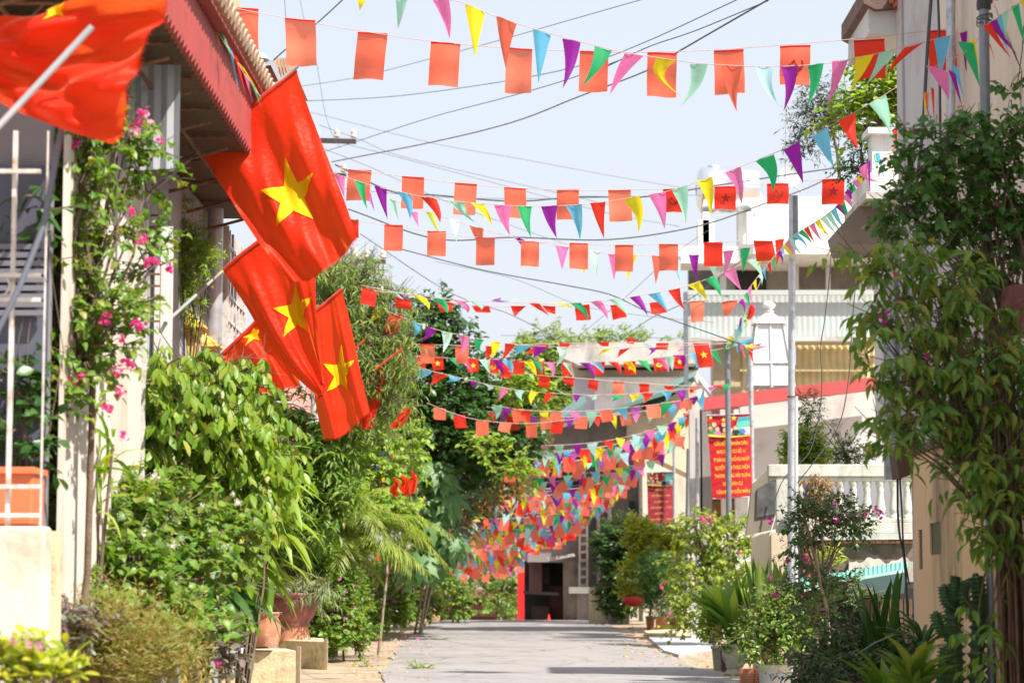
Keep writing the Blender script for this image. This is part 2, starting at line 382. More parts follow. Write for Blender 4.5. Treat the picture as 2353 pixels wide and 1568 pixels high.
DIRT = mat('sandy_ground', (.37, .285, .195), .95, .2, 1.2, .6, dirt=((.22, .16, .11), .5, 2.2), bscale=30)
SLABM = mat('smooth_cement', (.42, .43, .46), .6, .1, 1.5, .1)
LEDGE = mat('yellowed_limewash', (.68, .55, .34), .9, .12, 3, .5, dirt=((.33, .26, .17), .55, 3.5))
GLASSM = mat('window_glass', (.22, .20, .19), .12, .3, 1.0, spec=.8)
PALEG = mat('pale_glass', (.54, .58, .62), .15, .08, 2, spec=.7)
ROPEM = mat('pink_cord', (.62, .42, .40), .8)
WIREM = mat('black_wire', (.07, .075, .085), .6)
WOODP = mat('pole_wood', (.42, .33, .26), .7, .15, 6, .2, stretch=(6, 6, 1))
# ---------------------------------------------------------------- ground, road
Ys = [-30, 0, 8, 14, 20, 26, 32, 36, 38, 40, 43, 46, 50, 54, 58, 62, 66, 70, 74, 78, 82, 86, 90, 96, 102, 110, 120, 140, 200, 600, 1500]
def strip(xa, xb, ys, dz, name, m, nx=10, edge=0.0, kind='structure', seed=3):
    r = random.Random(seed); vs = []; fs = []
    ys2 = []
    for a, b in zip(ys[:-1], ys[1:]):
        k = max(1, int((b - a) / 1.2)) if b <= 140 else 1
        ys2 += [a + (b - a) * i / k for i in range(k)]
    ys2.append(ys[-1])
    for y in ys2:
        a, b = xa(y) + r.uniform(-edge, edge), xb(y) + r.uniform(-edge, edge)
        for i in range(nx + 1): vs.append((a + (b - a) * i / nx, y, gz(y) + dz))
    w = nx + 1
    for j in range(len(ys2) - 1):
        for i in range(nx): fs.append((j * w + i, j * w + i + 1, (j + 1) * w + i + 1, (j + 1) * w + i))
    m_ = MB(); m_.add(vs, fs); o = m_.build(name, m, local=True); o['kind'] = kind; return o
strip(lambda y: -900, lambda y: 900, Ys, -0.01, 'ground', DIRT, 2)
def interp(tab):
    t = sorted(tab); return lambda y: float(np.interp(y, [a for a, b in t], [b for a, b in t]))
LE = [G(x, y) for x, y in ((1008, 1430), (958, 1447), (925, 1475), (895, 1520), (870, 1566))]
RE = [G(x, y) for x, y in ((1400, 1432), (1428, 1452), (1462, 1472), (1529, 1505), (1700, 1562))]
le = interp([(-40, -2.2), (20, -2.25)] + [(p.y, p.x) for p in LE] + [(86, -2.4), (110, -2.2), (140, -2.2)])
re_ = interp([(-40, 3.2), (20, 3.2)] + [(p.y, p.x) for p in RE] + [(86, 3.2), (110, 3.2), (140, 3.2)])
n_ = ASPH.node_tree.nodes; l_ = ASPH.node_tree.links; bs_ = n_['Principled BSDF']; old = bs_.inputs['Base Color'].links[0].from_socket
tc_ = n_.new('ShaderNodeTexCoord'); dn = n_.new('ShaderNodeTexNoise'); dn.inputs['Scale'].default_value = 1.3; l_.new(tc_.outputs['Object'], dn.inputs[0])
vm = n_.new('ShaderNodeMix'); vm.data_type = 'RGBA'; vm.blend_type = 'ADD'; vm.inputs[0].default_value = .6; l_.new(tc_.outputs['Object'], vm.inputs[6]); l_.new(dn.outputs[1], vm.inputs[7]); vm.clamp_result = False
vo = n_.new('ShaderNodeTexVoronoi'); vo.feature = 'DISTANCE_TO_EDGE'; vo.inputs['Scale'].default_value = .42; l_.new(vm.outputs[2], vo.inputs['Vector'])
cr2 = n_.new('ShaderNodeValToRGB'); cr2.color_ramp.elements[0].position = .0; cr2.color_ramp.elements[0].color = (.6, .58, .56, 1); cr2.color_ramp.elements[1].position = .018; cr2.color_ramp.elements[1].color = (1, 1, 1, 1); l_.new(vo.outputs[0], cr2.inputs[0])
st_ = n_.new('ShaderNodeTexNoise'); st_.inputs['Scale'].default_value = 2.6; st_.inputs['Detail'].default_value = 8; l_.new(tc_.outputs['Object'], st_.inputs[0])
cr3 = n_.new('ShaderNodeValToRGB'); cr3.color_ramp.elements[0].position = .33; cr3.color_ramp.elements[0].color = (.86, .85, .84, 1); cr3.color_ramp.elements[1].position = .5; cr3.color_ramp.elements[1].color = (1, 1, 1, 1); l_.new(st_.outputs[0], cr3.inputs[0])
m1 = n_.new('ShaderNodeMix'); m1.data_type = 'RGBA'; m1.blend_type = 'MULTIPLY'; m1.inputs[0].default_value = 1; l_.new(old, m1.inputs[6]); l_.new(cr2.outputs[0], m1.inputs[7])
m2 = n_.new('ShaderNodeMix'); m2.data_type = 'RGBA'; m2.blend_type = 'MULTIPLY'; m2.inputs[0].default_value = 1; l_.new(m1.outputs[2], m2.inputs[6]); l_.new(cr3.outputs[0], m2.inputs[7]); l_.new(m2.outputs[2], bs_.inputs['Base Color'])
strip(le, re_, [y for y in Ys if y < 130], 0.012, 'road', ASPH, 10, .12)
# cement forecourt on the right
q = [G(x, y) for x, y in ((1490, 1467), (1625, 1462), (1640, 1490), (1560, 1508), (1525, 1498))]
b = MB(); n = len(q); b.add([p + V((0, 0, .055)) for p in q] + [p - V((0, 0, .03)) for p in q], [tuple(range(n)), tuple(range(n, 2 * n))[::-1]] + [(i, n + i, n + (i + 1) % n, (i + 1) % n) for i in range(n)])
b.build('forecourt_slab', SLABM)['kind'] = 'structure'
# low kerbs
def slab_poly(name, pts, h, m, label=None, cat=None):
    q = [G(x, y) for x, y in pts]; n = len(q); b = MB()
    b.add([p + V((0, 0, h)) for p in q] + [p - V((0, 0, .05)) for p in q], [tuple(range(n)), tuple(range(n, 2 * n))[::-1]] + [(i, n + i, n + (i + 1) % n, (i + 1) % n) for i in range(n)])
    o = b.build(name, m)
    if cat: tagm(o, label, cat)
    else: o['kind'] = 'structure'
    return o
slab_poly('kerb', [(1480, 1456), (1620, 1448), (1626, 1459), (1490, 1464)], .10, LEDGE)
# gravel and fallen leaves
def litter(name, areas, m, n, sz, seed=1):
    r = random.Random(seed); b = MB()
    for i in range(n):
        x0, y0, x1, y1 = r.choice(areas); p = G(r.uniform(x0, x1), r.uniform(y0, y1)); s = sz * r.uniform(.5, 1.6) * (p.y / 45); a = r.uniform(0, 6)
        c_, s_ = math.cos(a) * s, math.sin(a) * s; z = p.z + .016; h = s * r.uniform(.2, .6)
        b.add([(p.x - c_, p.y - s_, z), (p.x + s_, p.y - c_, z), (p.x + c_, p.y + s_, z), (p.x - s_, p.y + c_, z), (p.x, p.y, z + h)], [(0, 1, 4), (1, 2, 4), (2, 3, 4), (3, 0, 4)])
    o = b.build(name, m); o['kind'] = 'stuff'; return o
litter('gravel', [(800, 1450, 960, 1560), (1450, 1460, 1620, 1530), (1560, 1500, 1800, 1566)], mat('pebbles', (.34, .29, .23), .9, .3, 9), 450, .03, 2)
litter('fallen_leaves', [(780, 1450, 1000, 1566), (1400, 1440, 1700, 1540)], mat('dry_leaves', (.30, .22, .08), .8, .5, 9), 260, .04, 3)
litter('fallen_petals', [(860, 1430, 960, 1530), (1480, 1470, 1620, 1530)], mat('petal_pink', (.7, .08, .35), .6, .1), 40, .035, 4)
# ---------------------------------------------------------------- helper for walls along the street (X constant)
def yx(x, X): return F * X / (x - CX)      # distance at which picture column x meets the plane X
# ================================================================ LEFT: shop house with red fascia
A = thing('shop_house', 'shop house with red corrugated fascia and grey siding behind the flags', 'house', (-2.8, 18, 0))
XW = -2.8
b = MB(); b.corr((XW, 14.9, 0), (XW, 18.1, 0), 0.3, 4.5, .09, .022); b.build('cream_siding', SIDW, A)
b = MB(); b.corr((XW - .12, 18.1, 0), (XW - .12, 23.4, 0), 3.0, 5.0, .16, .03); b.build('grey_siding', SIDG, A)
b = MB(); b.corr((XW - .12, 20.7, 0), (XW - .12, 22.9, 0), 0.2, 2.98, .16, .03); b.build('grey_siding', SIDG, A)
for k, Yb in enumerate((18.9, 20.2, 21.6)):     # rows of fixing bolts
    b = MB()
    for j in range(26):
        z = 3.15 + .07 * j
        b.box(XW - .1, XW - .075, Yb, Yb + .03, z, z + .03)
    b.build('bolt_row', STEEL, A)['kind'] = 'stuff'
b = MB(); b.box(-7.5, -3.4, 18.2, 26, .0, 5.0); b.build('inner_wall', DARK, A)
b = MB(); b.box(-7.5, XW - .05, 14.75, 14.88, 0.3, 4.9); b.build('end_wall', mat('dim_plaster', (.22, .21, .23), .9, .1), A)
b = MB(); b.box(-7.5, -2.25, 14.2, 23.6, 5.06, 5.1); b.build('roof_deck', BROWND, A)
# fascia: corrugated, saw-toothed lower edge
b = MB(); vs = []; fs = []; n = 150; y0, y1 = 12.2, 23.2
for i in range(n + 1):
    y = y0 + (y1 - y0) * i / n; d = .02 if i % 2 else 0; zb = 4.98 + .008 * (y - y0) + (.045 if i % 2 else 0)
    vs += [(-2.2 + d, y, zb), (-2.2 + d, y, 5.40 + .02 * (y - y0)), (-2.24 + d, y, zb), (-2.24 + d, y, 5.40 + .02 * (y - y0))]
for i in range(n):
    a = 4 * i; fs += [(a, a + 4, a + 5, a + 1), (a + 3, a + 7, a + 6, a + 2), (a + 2, a + 6, a + 4, a)]
b.add(vs, fs); b.build('fascia', REDM, A)
b = MB(); b.hexa([(-2.3, 12.2, 5.41), (-2.1, 12.2, 5.41), (-2.1, 23.2, 5.63), (-2.3, 23.2, 5.63), (-2.3, 12.2, 5.44), (-2.1, 12.2, 5.44), (-2.1, 23.2, 5.66), (-2.3, 23.2, 5.66)]); b.build('fascia_cap', REDM, A)
# roof tiles' scalloped edge above the fascia
for i in range(56):
    y = 12.4 + i * .195
    b = MB(); zz_ = .02 * (y - 12.2) - .36; b.tube([(-2.75, y, 6.10 + zz_), (-2.05, y, 5.87 + zz_)], .07, 7); b.build('roof_tile', TILE, A)
b = MB(); b.add([(-2.2, 12.2, 5.50), (-2.2, 23.2, 5.70), (-6.5, 23.2, 7.2), (-6.5, 12.2, 7.0), (-2.2, 12.2, 5.46), (-2.2, 23.2, 5.66), (-6.5, 23.2, 7.16), (-6.5, 12.2, 6.96)], [(0, 1, 2, 3), (7, 6, 5, 4), (0, 4, 5, 1), (0, 3, 7, 4), (1, 5, 6, 2)]); b.build('roof', TILE, A)
# rusty truss under the soffit
r = random.Random(4)
for i in range(9):
    y = 13.6 + i * 1.1
    b = MB(); b.tube([(-2.28, y, 4.93), (-3.5, y, 4.6)], .017, 4); b.tube([(-2.28, y, 5.03), (-3.5, y, 5.03)], .017, 4)
    b.tube([(-2.9, y, 5.03), (-3.2, y + .02, 4.68)], .013, 4); b.build('truss', RUST, A)
for x, z in ((-2.5, 4.87), (-2.95, 4.75), (-3.35, 4.64)):
    b = MB(); b.tube([(x, 13.2, z), (x, 23.4, z + .02)], .015, 4); b.build('truss_rail', RUST, A)
b = MB(); b.corr((-2.3, 16.5, 0), (-4.2, 16.5, 0), 4.3, 5.04, .09, .02); b.build('gable_sheet', SIDG, A)
# columns
for (Yc, w, m, rnd_) in ((19.3, .13, WHITE, 0), (22.6, .075, STEEL, 1), (18.25, .05, IRONW, 0)):
    b = MB()
    if rnd_: b.lathe((XW, Yc, 0), [(w, 0), (w, 5)], 16)
    else: b.box(XW - w / 2, XW + w / 2, Yc - w / 2, Yc + w / 2, 0, 4.3)
    b.build('column', m, A)
# lattice screen
b = MB(); b.box(-2.78, -2.72, 23.0, 23.04, 1.6, 4.9); b.box(-2.78, -2.72, 24.6, 24.64, 1.6, 4.9)
for k in range(14):
    z = 1.6 + k * .24; b.box(-2.765, -2.735, 23.04, 24.6, z, z + .03)
for k in range(5): b.box(-2.762, -2.738, 23.3 + .27 * k, 23.33 + .27 * k, 1.6, 4.9)
b.build('lattice_screen', IRONW, A)
# ladder in the opening
t = thing('ladder', 'rusty ladder standing in the dark opening behind the pink flowers', 'ladder', (-2.85, 18.9, 1))
b = MB(); b.fb(333, 480, 338, 760, 18.9, .03); b.build('rail', RUST, t)
b = MB(); b.fb(366, 480, 371, 760, 18.9, .03); b.build('rail', RUST, t)
for y in range(492, 760, 27):
    b = MB(); b.fb(338, y, 366, y + 4, 18.9, .03); b.build('rung', RUST, t)
# slanted white plank of the opening
t = thing('white_plank', 'white pointed board leaning beside the ladder opening', 'board', tuple(P(380, 640, 18.5)))
b = MB(); b.fq([(358, 520), (397, 520), (393, 640), (386, 700)], 18.5, .03); b.build('board', WHITE, t)
# yellow stepped pier caps
def pier_cap(x, y, w, Y, label):
    c = P(x, y, Y); t = thing('gate_pier', label, 'gate pier', (c.x, Y, 0), 'yellow gate piers behind the bush'); s_ = w / S(Y)
    b = MB(); b.box(c.x - s_ * .3, c.x + s_ * .3, Y - s_ * .3, Y + s_ * .3, 0, c.z - s_ * .62); b.build('shaft', mat('yellow_plaster', (.74, .50, .10), .8, .08, 3, .2), t)
    z = c.z - s_ * .62
    for k, (hw, h) in enumerate(((.36, .08), (.44, .08), (.52, .10), (.43, .07))):
        b = MB(); b.box(c.x - s_ * hw, c.x + s_ * hw, Y - s_ * hw, Y + s_ * hw, z, z + s_ * h); z += s_ * h; b.build('moulding', MATS['yellow_plaster'], t, bevel=.008)
    b = MB(); b.add([(c.x - s_ * .42, Y - s_ * .42, z), (c.x + s_ * .42, Y - s_ * .42, z), (c.x + s_ * .42, Y + s_ * .42, z), (c.x - s_ * .42, Y + s_ * .42, z), (c.x, Y, z + s_ * .34)], [(0, 1, 4), (1, 2, 4), (2, 3, 4), (3, 0, 4)]); b.build('cap', MATS['yellow_plaster'], t)
pier_cap(428, 716, 92, 21.5, 'taller yellow gate pier with stepped pyramid cap'); pier_cap(472, 768, 72, 22.5, 'lower yellow gate pier beside the orange hanging flag')
# balcony railing, planter and white plinth at far left
t = thing('railing', 'white iron railing with vertical bars at the left edge', 'railing', (-3.0, 13.2, 1.7))
for x in (26, 100): b = MB(); b.fb(x - 7 if x == 100 else x - 5, 300, x + 9 if x == 100 else x + 5, 1207, 13.2, .03); b.build('bar', IRONW, t)
for y in (388, 627, 683, 1112, 1178): b = MB(); b.fb(-40, y, 92, y + 9, 13.16, .03); b.build('crossbar', IRONW, t)
for cy in (655,):
    c = P(-5, cy, 13.18); b = MB(); b.tube([c + V((math.cos(a / 16 * 2 * math.pi) * .065, 0, math.sin(a / 16 * 2 * math.pi) * .065)) for a in range(17)], .006, 5); b.build('scroll_ring', IRONW, t)
t = thing('plinth_wall', 'cream white plinth wall in bottom left corner under the railing', 'wall', (-3.3, 13, 0))
b = MB(); a_ = P(104, 1208, 13); b.box(-6, a_.x, 13, 13.2, 0, a_.z); b.build('wall', mat('bright_cream', (.66, .60, .51), .85, .05, 2, .3, dirt=((.48, .40, .30), .4, 1.6)), t, bevel=.015)
b = MB(); b.box(-6, a_.x + .02, 13.21, 13.4, 0, a_.z - .02); b.build('return_wall', LEDGE, t)
t = thing('orange_planter', 'orange plastic trough planter behind the white railing', 'planter', tuple(P(20, 1205, 13.5)))
b = MB(); b.fq([(-60, 1078), (76, 1078), (72, 1206), (-60, 1206)], 13.5, .35); b.build('trough', ORPL, t, bevel=.01)
b = MB(); b.fb(-60, 1072, 80, 1088, 13.47, .4); b.build('rim', ORPL, t, bevel=.006)
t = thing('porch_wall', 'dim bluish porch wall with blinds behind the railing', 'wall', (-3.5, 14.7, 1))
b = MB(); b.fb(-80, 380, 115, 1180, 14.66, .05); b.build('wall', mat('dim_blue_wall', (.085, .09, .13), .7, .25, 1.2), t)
for k in range(9): b = MB(); b.fb(-60, 560 + k * 19, 100, 572 + k * 19, 14.58, .04); b.build('slat', mat('blind_grey', (.16, .16, .19), .6), t)
# far-left upper: small roof and rear house
t = thing('rear_house', 'tall narrow rear house with tan tiled roof and red gable above the fascia', 'house', (-4, 30, 0))
b = MB(); b.fb(500, -30, 536, 240, 30, 3); b.build('wall', mat('tan_wall', (.5, .38, .27), .85, .12, 3, .2), t)
b = MB(); b.fq([(628, 134), (668, 134), (690, 190), (640, 175)], 31, 1.2); b.build('roof', TILE, t)
for k in range(6): b = MB(); b.fq([(630 + 7 * k, 133), (635 + 7 * k, 133), (646 + 7.5 * k, 185), (641 + 7.5 * k, 185)], 30.9, .05); b.build('roof_tile', TILE, t)
b = MB(); b.fq([(590, 152), (628, 150), (652, 205), (590, 240)], 30, .8); b.build('gable', REDM, t)
b = MB(); b.fq([(596, 142), (628, 138), (656, 200), (649, 206), (622, 150), (596, 152)], 29.9, .1); b.build('trim', STEEL, t)
b = MB(); b.fq([(598, 208), (640, 205), (640, 330), (598, 330)], 29.95, .4); b.build('window', DARK, t)
t = thing('street_lamp', 'round metal lamp on bracket beside tan tiled roof', 'lamp', tuple(P(600, 150, 24)))
b = MB(); c = P(598, 128, 24)
b.lathe(c - V((0, 0, .05)), [(.005, .08), (.05, .07), (.085, .02), (.09, 0), (.075, .0), (.04, .03)], 20); b.build('shade', STEEL, t)
b = MB(); b.tube([P(575, 160, 24.1), P(588, 130, 24.1), c + V((0, .0, .02))], .012, 6); b.build('bracket', STEELD, t)
b = MB(); b.tube([P(594, 140, 24), P(598, 175, 24), P(606, 215, 24), P(610, 250, 24)], .014, 6); b.build('cable', WIREM, t)
# ================================================================ planters and ledges on the left
def ledge(pts, h, Yd, label, m=LEDGE):
    """box planter: picture points of the front foot (left, right), height and depth in metres"""
    a = G(*pts[0]); c = G(*pts[1]); d = (c - a); t = thing('planter_box', label, 'planter', tuple((a + c) / 2), 'limewashed kerb planters')
    back = V((-.25, Yd, 0)); u = V((0, 0, h)); zz = V((0, 0, -.1))
    b = MB(); b.hexa([a + zz, c + zz, c + back + zz, a + back + zz, a + u, c + u, c + back + u, a + back + u]); b.build('box', m, t, bevel=.015)
    e = V((.055, -.03, 0)); b = MB(); b.hexa([c + zz, c + e + zz, c + e + V((0, .14, 0)) + zz, c + V((0, .14, 0)) + zz, c + u * 1.08, c + e + u * 1.08, c + e + V((0, .14, 0)) + u * 1.08, c + V((0, .14, 0)) + u * 1.08]); b.build('end_post', mat('split_post', (.47, .37, .25), .9, .25, 6, .5, stretch=(8, 8, 1)), t)
    return t
ledge([(560, 1600), (680, 1600)], .62, 1.2, 'nearest limewashed kerb planter under the clay pot')
ledge([(640, 1530), (745, 1536)], .50, 3.0, 'cream kerb planter carrying the large maroon pot')
ledge([(740, 1502), (770, 1506)], .36, 3, 'small grey kerb block right of the maroon pot')
ledge([(785, 1478), (824, 1480)], .26, 2, 'low stone kerb block at the bush with pink flowers')
for i, (x, y, h, lab) in enumerate(((862, 1437, 62, 'left one of two cream stub posts by the path'), (888, 1433, 56, 'right one of two cream stub posts by the path'))):
    p = G(x, y); w = 13 / S(p.y) / 2 * 1.3; t = thing('stub_post', lab, 'post', tuple(p), 'cream stub posts')
    b = MB(); b.box(p.x - w, p.x + w, p.y, p.y + 2 * w, p.z - .1, p.z + h / S(p.y)); b.build('shaft', LEDGE, t, bevel=.02)
    b = MB(); b.box(p.x + w, p.x + w + .05, p.y - .02, p.y + .08, p.z - .1, p.z + h / S(p.y) * .95); b.build('batten', MATS['split_post'], t)
p = G(905, 1428); b = MB(); b.box(p.x - .06, p.x + .12, p.y, p.y + .2, p.z - .1, p.z + .75); tagm(b.build('kilometre_post', WHITE), 'small white milestone post under the dark spiky bush', 'milestone')
# big maroon bonsai pot
def lathe_pot(name, label, cat, base, prof, m, soil=None, n=28, flute=0, fd=0, group=None, parts=None):
    t = thing(name, label, cat, tuple(base), group)
    b = MB(); b.lathe((0, 0, 0), prof, n, flute=flute, fd=fd); b.build('pot_body', m, t, local=True)
    if soil: b = MB(); b.lathe((0, 0, 0), [(soil[0], soil[1]), (0.001, soil[1] + .02)], n); b.build('soil', mat('soil', (.10, .07, .05), .95, .3, 9, .5), t, local=True)
    return t
pc = P(672, 1475, 45.4); s_ = 1 / S(45.4)
t = lathe_pot('large_pot', 'large maroon pedestal pot on the cream kerb planter', 'plant pot', (pc.x, 45.4, pc.z), [(42 * s_, 0), (42 * s_, 10 * s_), (36 * s_, 30 * s_), (36 * s_, 36 * s_)], TERRA)
b = MB(); b.lathe((0, 0, 0), [(36 * s_, 36 * s_), (40 * s_, 40 * s_), (37 * s_, 46 * s_), (47 * s_, 58 * s_), (57 * s_, 80 * s_), (59 * s_, 96 * s_), (57 * s_, 99 * s_), (63 * s_, 104 * s_), (65 * s_, 112 * s_), (58 * s_, 113 * s_), (54 * s_, 104 * s_)], 40, flute=36, fd=.012); b.build('bowl', MAROON, t, local=True)
b = MB(); b.lathe((0, 0, 0), [(55 * s_, 106 * s_), (0.001, 108 * s_)], 24); b.build('soil', mat('soil', (.10, .07, .05), .95, .3, 9, .5), t, local=True)
pc = P(610, 1484, 32.8); s_ = 1 / S(32.8)
lathe_pot('clay_pot', 'terracotta pot with wavy rim and grape relief left of the maroon pot', 'plant pot', (pc.x, 32.8, pc.z), [(26 * s_, 0), (33 * s_, 20 * s_), (34 * s_, 50 * s_), (27 * s_, 66 * s_), (33 * s_, 74 * s_), (36 * s_, 78 * s_), (28 * s_, 76 * s_)], TERRA, (28 * s_, 70 * s_), flute=9, fd=.04)
pc = P(230, 1640, 16); s_ = 1 / S(16)
lathe_pot('trough_pot', 'dusty mauve oval pot under brown feathery plants', 'plant pot', (pc.x, 16, pc.z), [(60 * s_, 0), (75 * s_, 60 * s_), (84 * s_, 112 * s_), (90 * s_, 118 * s_), (84 * s_, 122 * s_), (74 * s_, 112 * s_)], mat('mauve_clay', (.40, .24, .22), .8, .15, 6, .2), (76 * s_, 108 * s_))
t = thing('red_bowl', 'bright red plastic bowl among the left bushes', 'bowl', tuple(P(440, 1395, 19)))
b = MB(); c = P(440, 1396, 19); b.lathe(c, [(.05, 0), (.095, .07), (.1, .075), (.09, .07), (.045, .01)], 20); b.build('bowl', mat('red_plastic', (.7, .03, .02), .4), t)
for x, y, Y, rr, lab in ((180, 1448, 15.5, 30, 'rounded white stone among purple leaves'), (560, 1500, 30, 18, 'small pale stone beside the clay pot')):
    c = P(x, y, Y); r = random.Random(x); s_ = rr / S(Y); b = MB()
    b.grid(lambda u, v: c + V((math.cos(v * 6.283) * math.sin(u * 3.1416) * s_ * 1.25, math.sin(v * 6.283) * math.sin(u * 3.1416) * s_, math.cos(u * 3.1416) * s_ * .75)) * (1 + 0), 8, 12)
    tagm(b.build('boulder', mat('pale_stone', (.72, .66, .6), .8, .1, 6, .5)), lab, 'stone')
# brick pier among the leaves
t = thing('brick_pier', 'weathered pink brick pier under the hanging flags', 'pier', tuple(P(608, 1070, 25.6)))
b = MB(); b.fb(590, 940, 640, 1090, 25.8, .3); b.build('core', mat('mortar', (.4, .33, .3), .95, .2, 9), t)
for j in range(13):
    for i in range(2):
        b = MB(); o_ = 12 if j % 2 else 0; x0 = 590 + i * 26 - (o_ if i else 0); x1 = 614 + i * 26 - (o_ if not i else 0)
        b.fb(x0, 942 + j * 11.3, x1, 951.5 + j * 11.3, 25.77, .2); b.build('brick', mat('pink_brick', (.38, .2, .17), .9, .25, 9, .3), t)
# winnowing tray leaning at the path
pc = G(985, 1424); t = thing('winnowing_tray', 'round woven bamboo tray leaning by the path verge', 'tray', tuple(pc))
b = MB(); rr = 26 / S(pc.y)
def tray(u, v):
    a = v * 2 * math.pi; q = V((math.cos(a) * rr * u, math.sin(a) * rr * u * .35, math.sin(a) * rr * u * .6 - .05 * (1 - u))); return pc + V((0, 0, rr * .55)) + Matrix.Rotation(.5, 3, 'Y') @ q
b.grid(tray, 6, 28); b.build('mesh_disc', mat('woven_bamboo', (.36, .24, .12), .8, .2, 30, .5), t)
b = MB(); b.tube([tray(1, k / 28) for k in range(29)], .025, 6); b.build('rim', mat('bamboo_rim', (.6, .38, .18), .7, .15), t)
# ================================================================ RIGHT: tall cream house close by (casts the shade)
t = thing('cream_house', 'tall cream house filling the upper right behind the climber', 'house', (5, 19, 0))
b = MB(); b.box(4.22, 9.5, 11.5, 23.4, 0, 8.2); b.build('wall', CREAM2, t)
b = MB(); b.fb(2086, -40, 2180, 1010, 25.6, .35); b.build('side_pier', mat('lilac_grey_plaster', (.50, .49, .50), .85, .08, 1, .15, dirt=((.34, .3, .26), .4, .8)), t)
b = MB(); b.box(4.225, 9.4, 23.41, 25.58, 0, 8.1); b.build('shade_extension', MATS['lilac_grey_plaster'], t)  # extension added to the house to shade the undergrowth
b = MB(); b.tube([P(2184, -40, 22.2), P(2184, 1000, 22.2)], .045, 10); b.build('downpipe', STEEL, t)
b = MB(); b.fb(2062, 640, 2100, 1080, 25.2, .6); b.build('white_jamb', WHITE, t)
b = MB(); b.fq([(1995, 20), (2088, 20), (2088, 78), (1995, 78)], 26, 1.6); b.build('balcony_box', GREYP, t)
b = MB(); b.fq([(1984, -30), (2070, -30), (2070, 18), (2012, 22), (1984, 8)], 25.9, 1.8); b.build('eave', mat('dark_brown_tile', (.16, .1, .085), .85, .3, 6, .3), t)
for k in range(5): b = MB(); b.fb(2046 + 8 * k, -10 + 9 * k, 2056 + 8 * k, 6 + 9 * k, 25.8, .12); b.build('roof_tile', mat('red_tile', (.42, .12, .08), .85, .2, 6), t)
t = thing('shadow_house', 'unseen tall house added behind the cream house to shadow the road', 'house', (9, 38, 0))  # out of view; added to throw a shadow wedge across the road
b = MB(); b.box(7.6, 12, 36.8, 39.2, 0, 10.6); b.build('wall', CREAM, t)
b = MB(); b.box(7.3, 12.2, 36.5, 39.5, 10.6, 10.85); b.build('roof_slab', GREYL, t)
# lower orange annex with slit window
OX = 3.62
t = thing('orange_annex', 'peach orange annex wall with slit and square window at right', 'house', (OX, 19, 0))
z1 = 2.62
ys_ = [14.0, 20.05, 20.42, 21.15, 21.28, 21.82]
zs_ = [0.0, 1.52, 1.55, 1.80, 1.88, z1]
# wall as cells round the two real openings
holes = {(1, 2), (1, 3)}
w1 = (20.47, 21.0, 1.72, 1.99); w2 = (21.4, 21.6, 1.60, 1.95)
b = MB()
def wallcell(y0, y1, za, zb): b.box(OX, OX + .16, y0, y1, za, zb)
wallcell(14, w1[0], 0, z1); wallcell(w1[0], w1[1], 0, w1[2]); wallcell(w1[0], w1[1], w1[3], z1); wallcell(w1[1], w2[0], 0, z1)
wallcell(w2[0], w2[1], 0, w2[2]); wallcell(w2[0], w2[1], w2[3], z1); wallcell(w2[1], 21.85, 0, z1)
b.build('wall', ORANGE, t)
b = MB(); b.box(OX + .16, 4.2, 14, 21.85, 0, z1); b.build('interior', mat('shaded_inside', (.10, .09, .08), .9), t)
b = MB(); b.box(OX + .014, OX + .02, *w1[:2], *w1[2:]); b.build('window_pane', mat('dark_pane', (.03, .03, .035), .3, .2, 3), t)
b = MB(); b.box(OX + .014, OX + .02, *w2[:2], *w2[2:]); b.build('window_pane', mat('dark_pane', (.03, .03, .035), .3, .2, 3), t)
b = MB(); b.hexa([(OX - .03, 13, z1 + .0), (OX + .6, 13, z1 + .10), (OX + .6, 21.9, z1 + .10), (OX - .03, 21.9, z1), (OX - .03, 13, z1 + .07), (OX + .6, 13, z1 + .17), (OX + .6, 21.9, z1 + .17), (OX - .03, 21.9, z1 + .07)]); b.build('eave', BROWND, t)
b = MB(); b.fq([(2058, 1038), (2095, 1000), (2095, 1090), (2066, 1098)], 21.9, .4); b.build('eave_end', BROWND, t)
for k, (x0, x1, y0, y1) in enumerate(((2195, 2250, 1048, 1062), (2202, 2244, 1062, 1075), (2210, 2238, 1075, 1128), (2190, 2246, 1128, 1146))):
    b = MB(); b.fb(x0, y0, x1, y1, 19.3, .2); b.build('bracket_moulding', mat('greyish_stucco', (.42, .36, .3), .85, .1, 3, .2), t, bevel=.01)
# ---- white house with planter balcony (upper right, mid distance)
t = thing('balcony_house', 'white house with plant balcony behind the upper climber', 'house', tuple(P(2040, 1300, 29)))
b = MB(); b.fb(2005, 300, 2052, 440, 29, .35); b.build('pillar', WHITE, t)
b = MB(); b.fb(1994, 292, 2078, 306, 28.9, .5); b.build('pillar_cap', WHITE, t)
b = MB(); b.fb(2078, 280, 2190, 300, 28.9, .3); b.build('lintel', WHITE, t)
b = MB(); b.fb(2052, 306, 2190, 402, 29.6, .2); b.build('recess', DARK, t)
for x0, x1 in ((2068, 2104),):
    b = MB(); b.fb(2048, 306, 2056, 400, 29.4, .06); b.fb(2056, 356, 2110, 362, 29.4, .06); b.fb(2104, 306, 2110, 400, 29.4, .06); b.build('window_frame', WHITE, t)
b = MB(); b.fb(2000, 396, 2200, 440, 28.6, 1.6); b.build('parapet', WHITE, t)
b = MB(); b.fb(1990, 440, 2200, 456, 28.4, 1.9); b.build('cornice', GREYL, t)
b = MB(); b.fb(2030, 470, 2190, 505, 28.9, 1.4); b.build('cornice_lower', WHITE, t)
b = MB(); b.fq([(1986, 458), (2030, 458), (2070, 560), (1942, 562), (1930, 520)], 29.0, 1.2); b.build('soffit', mat('brown_soffit', (.25, .2, .16), .9, .15, 2), t)
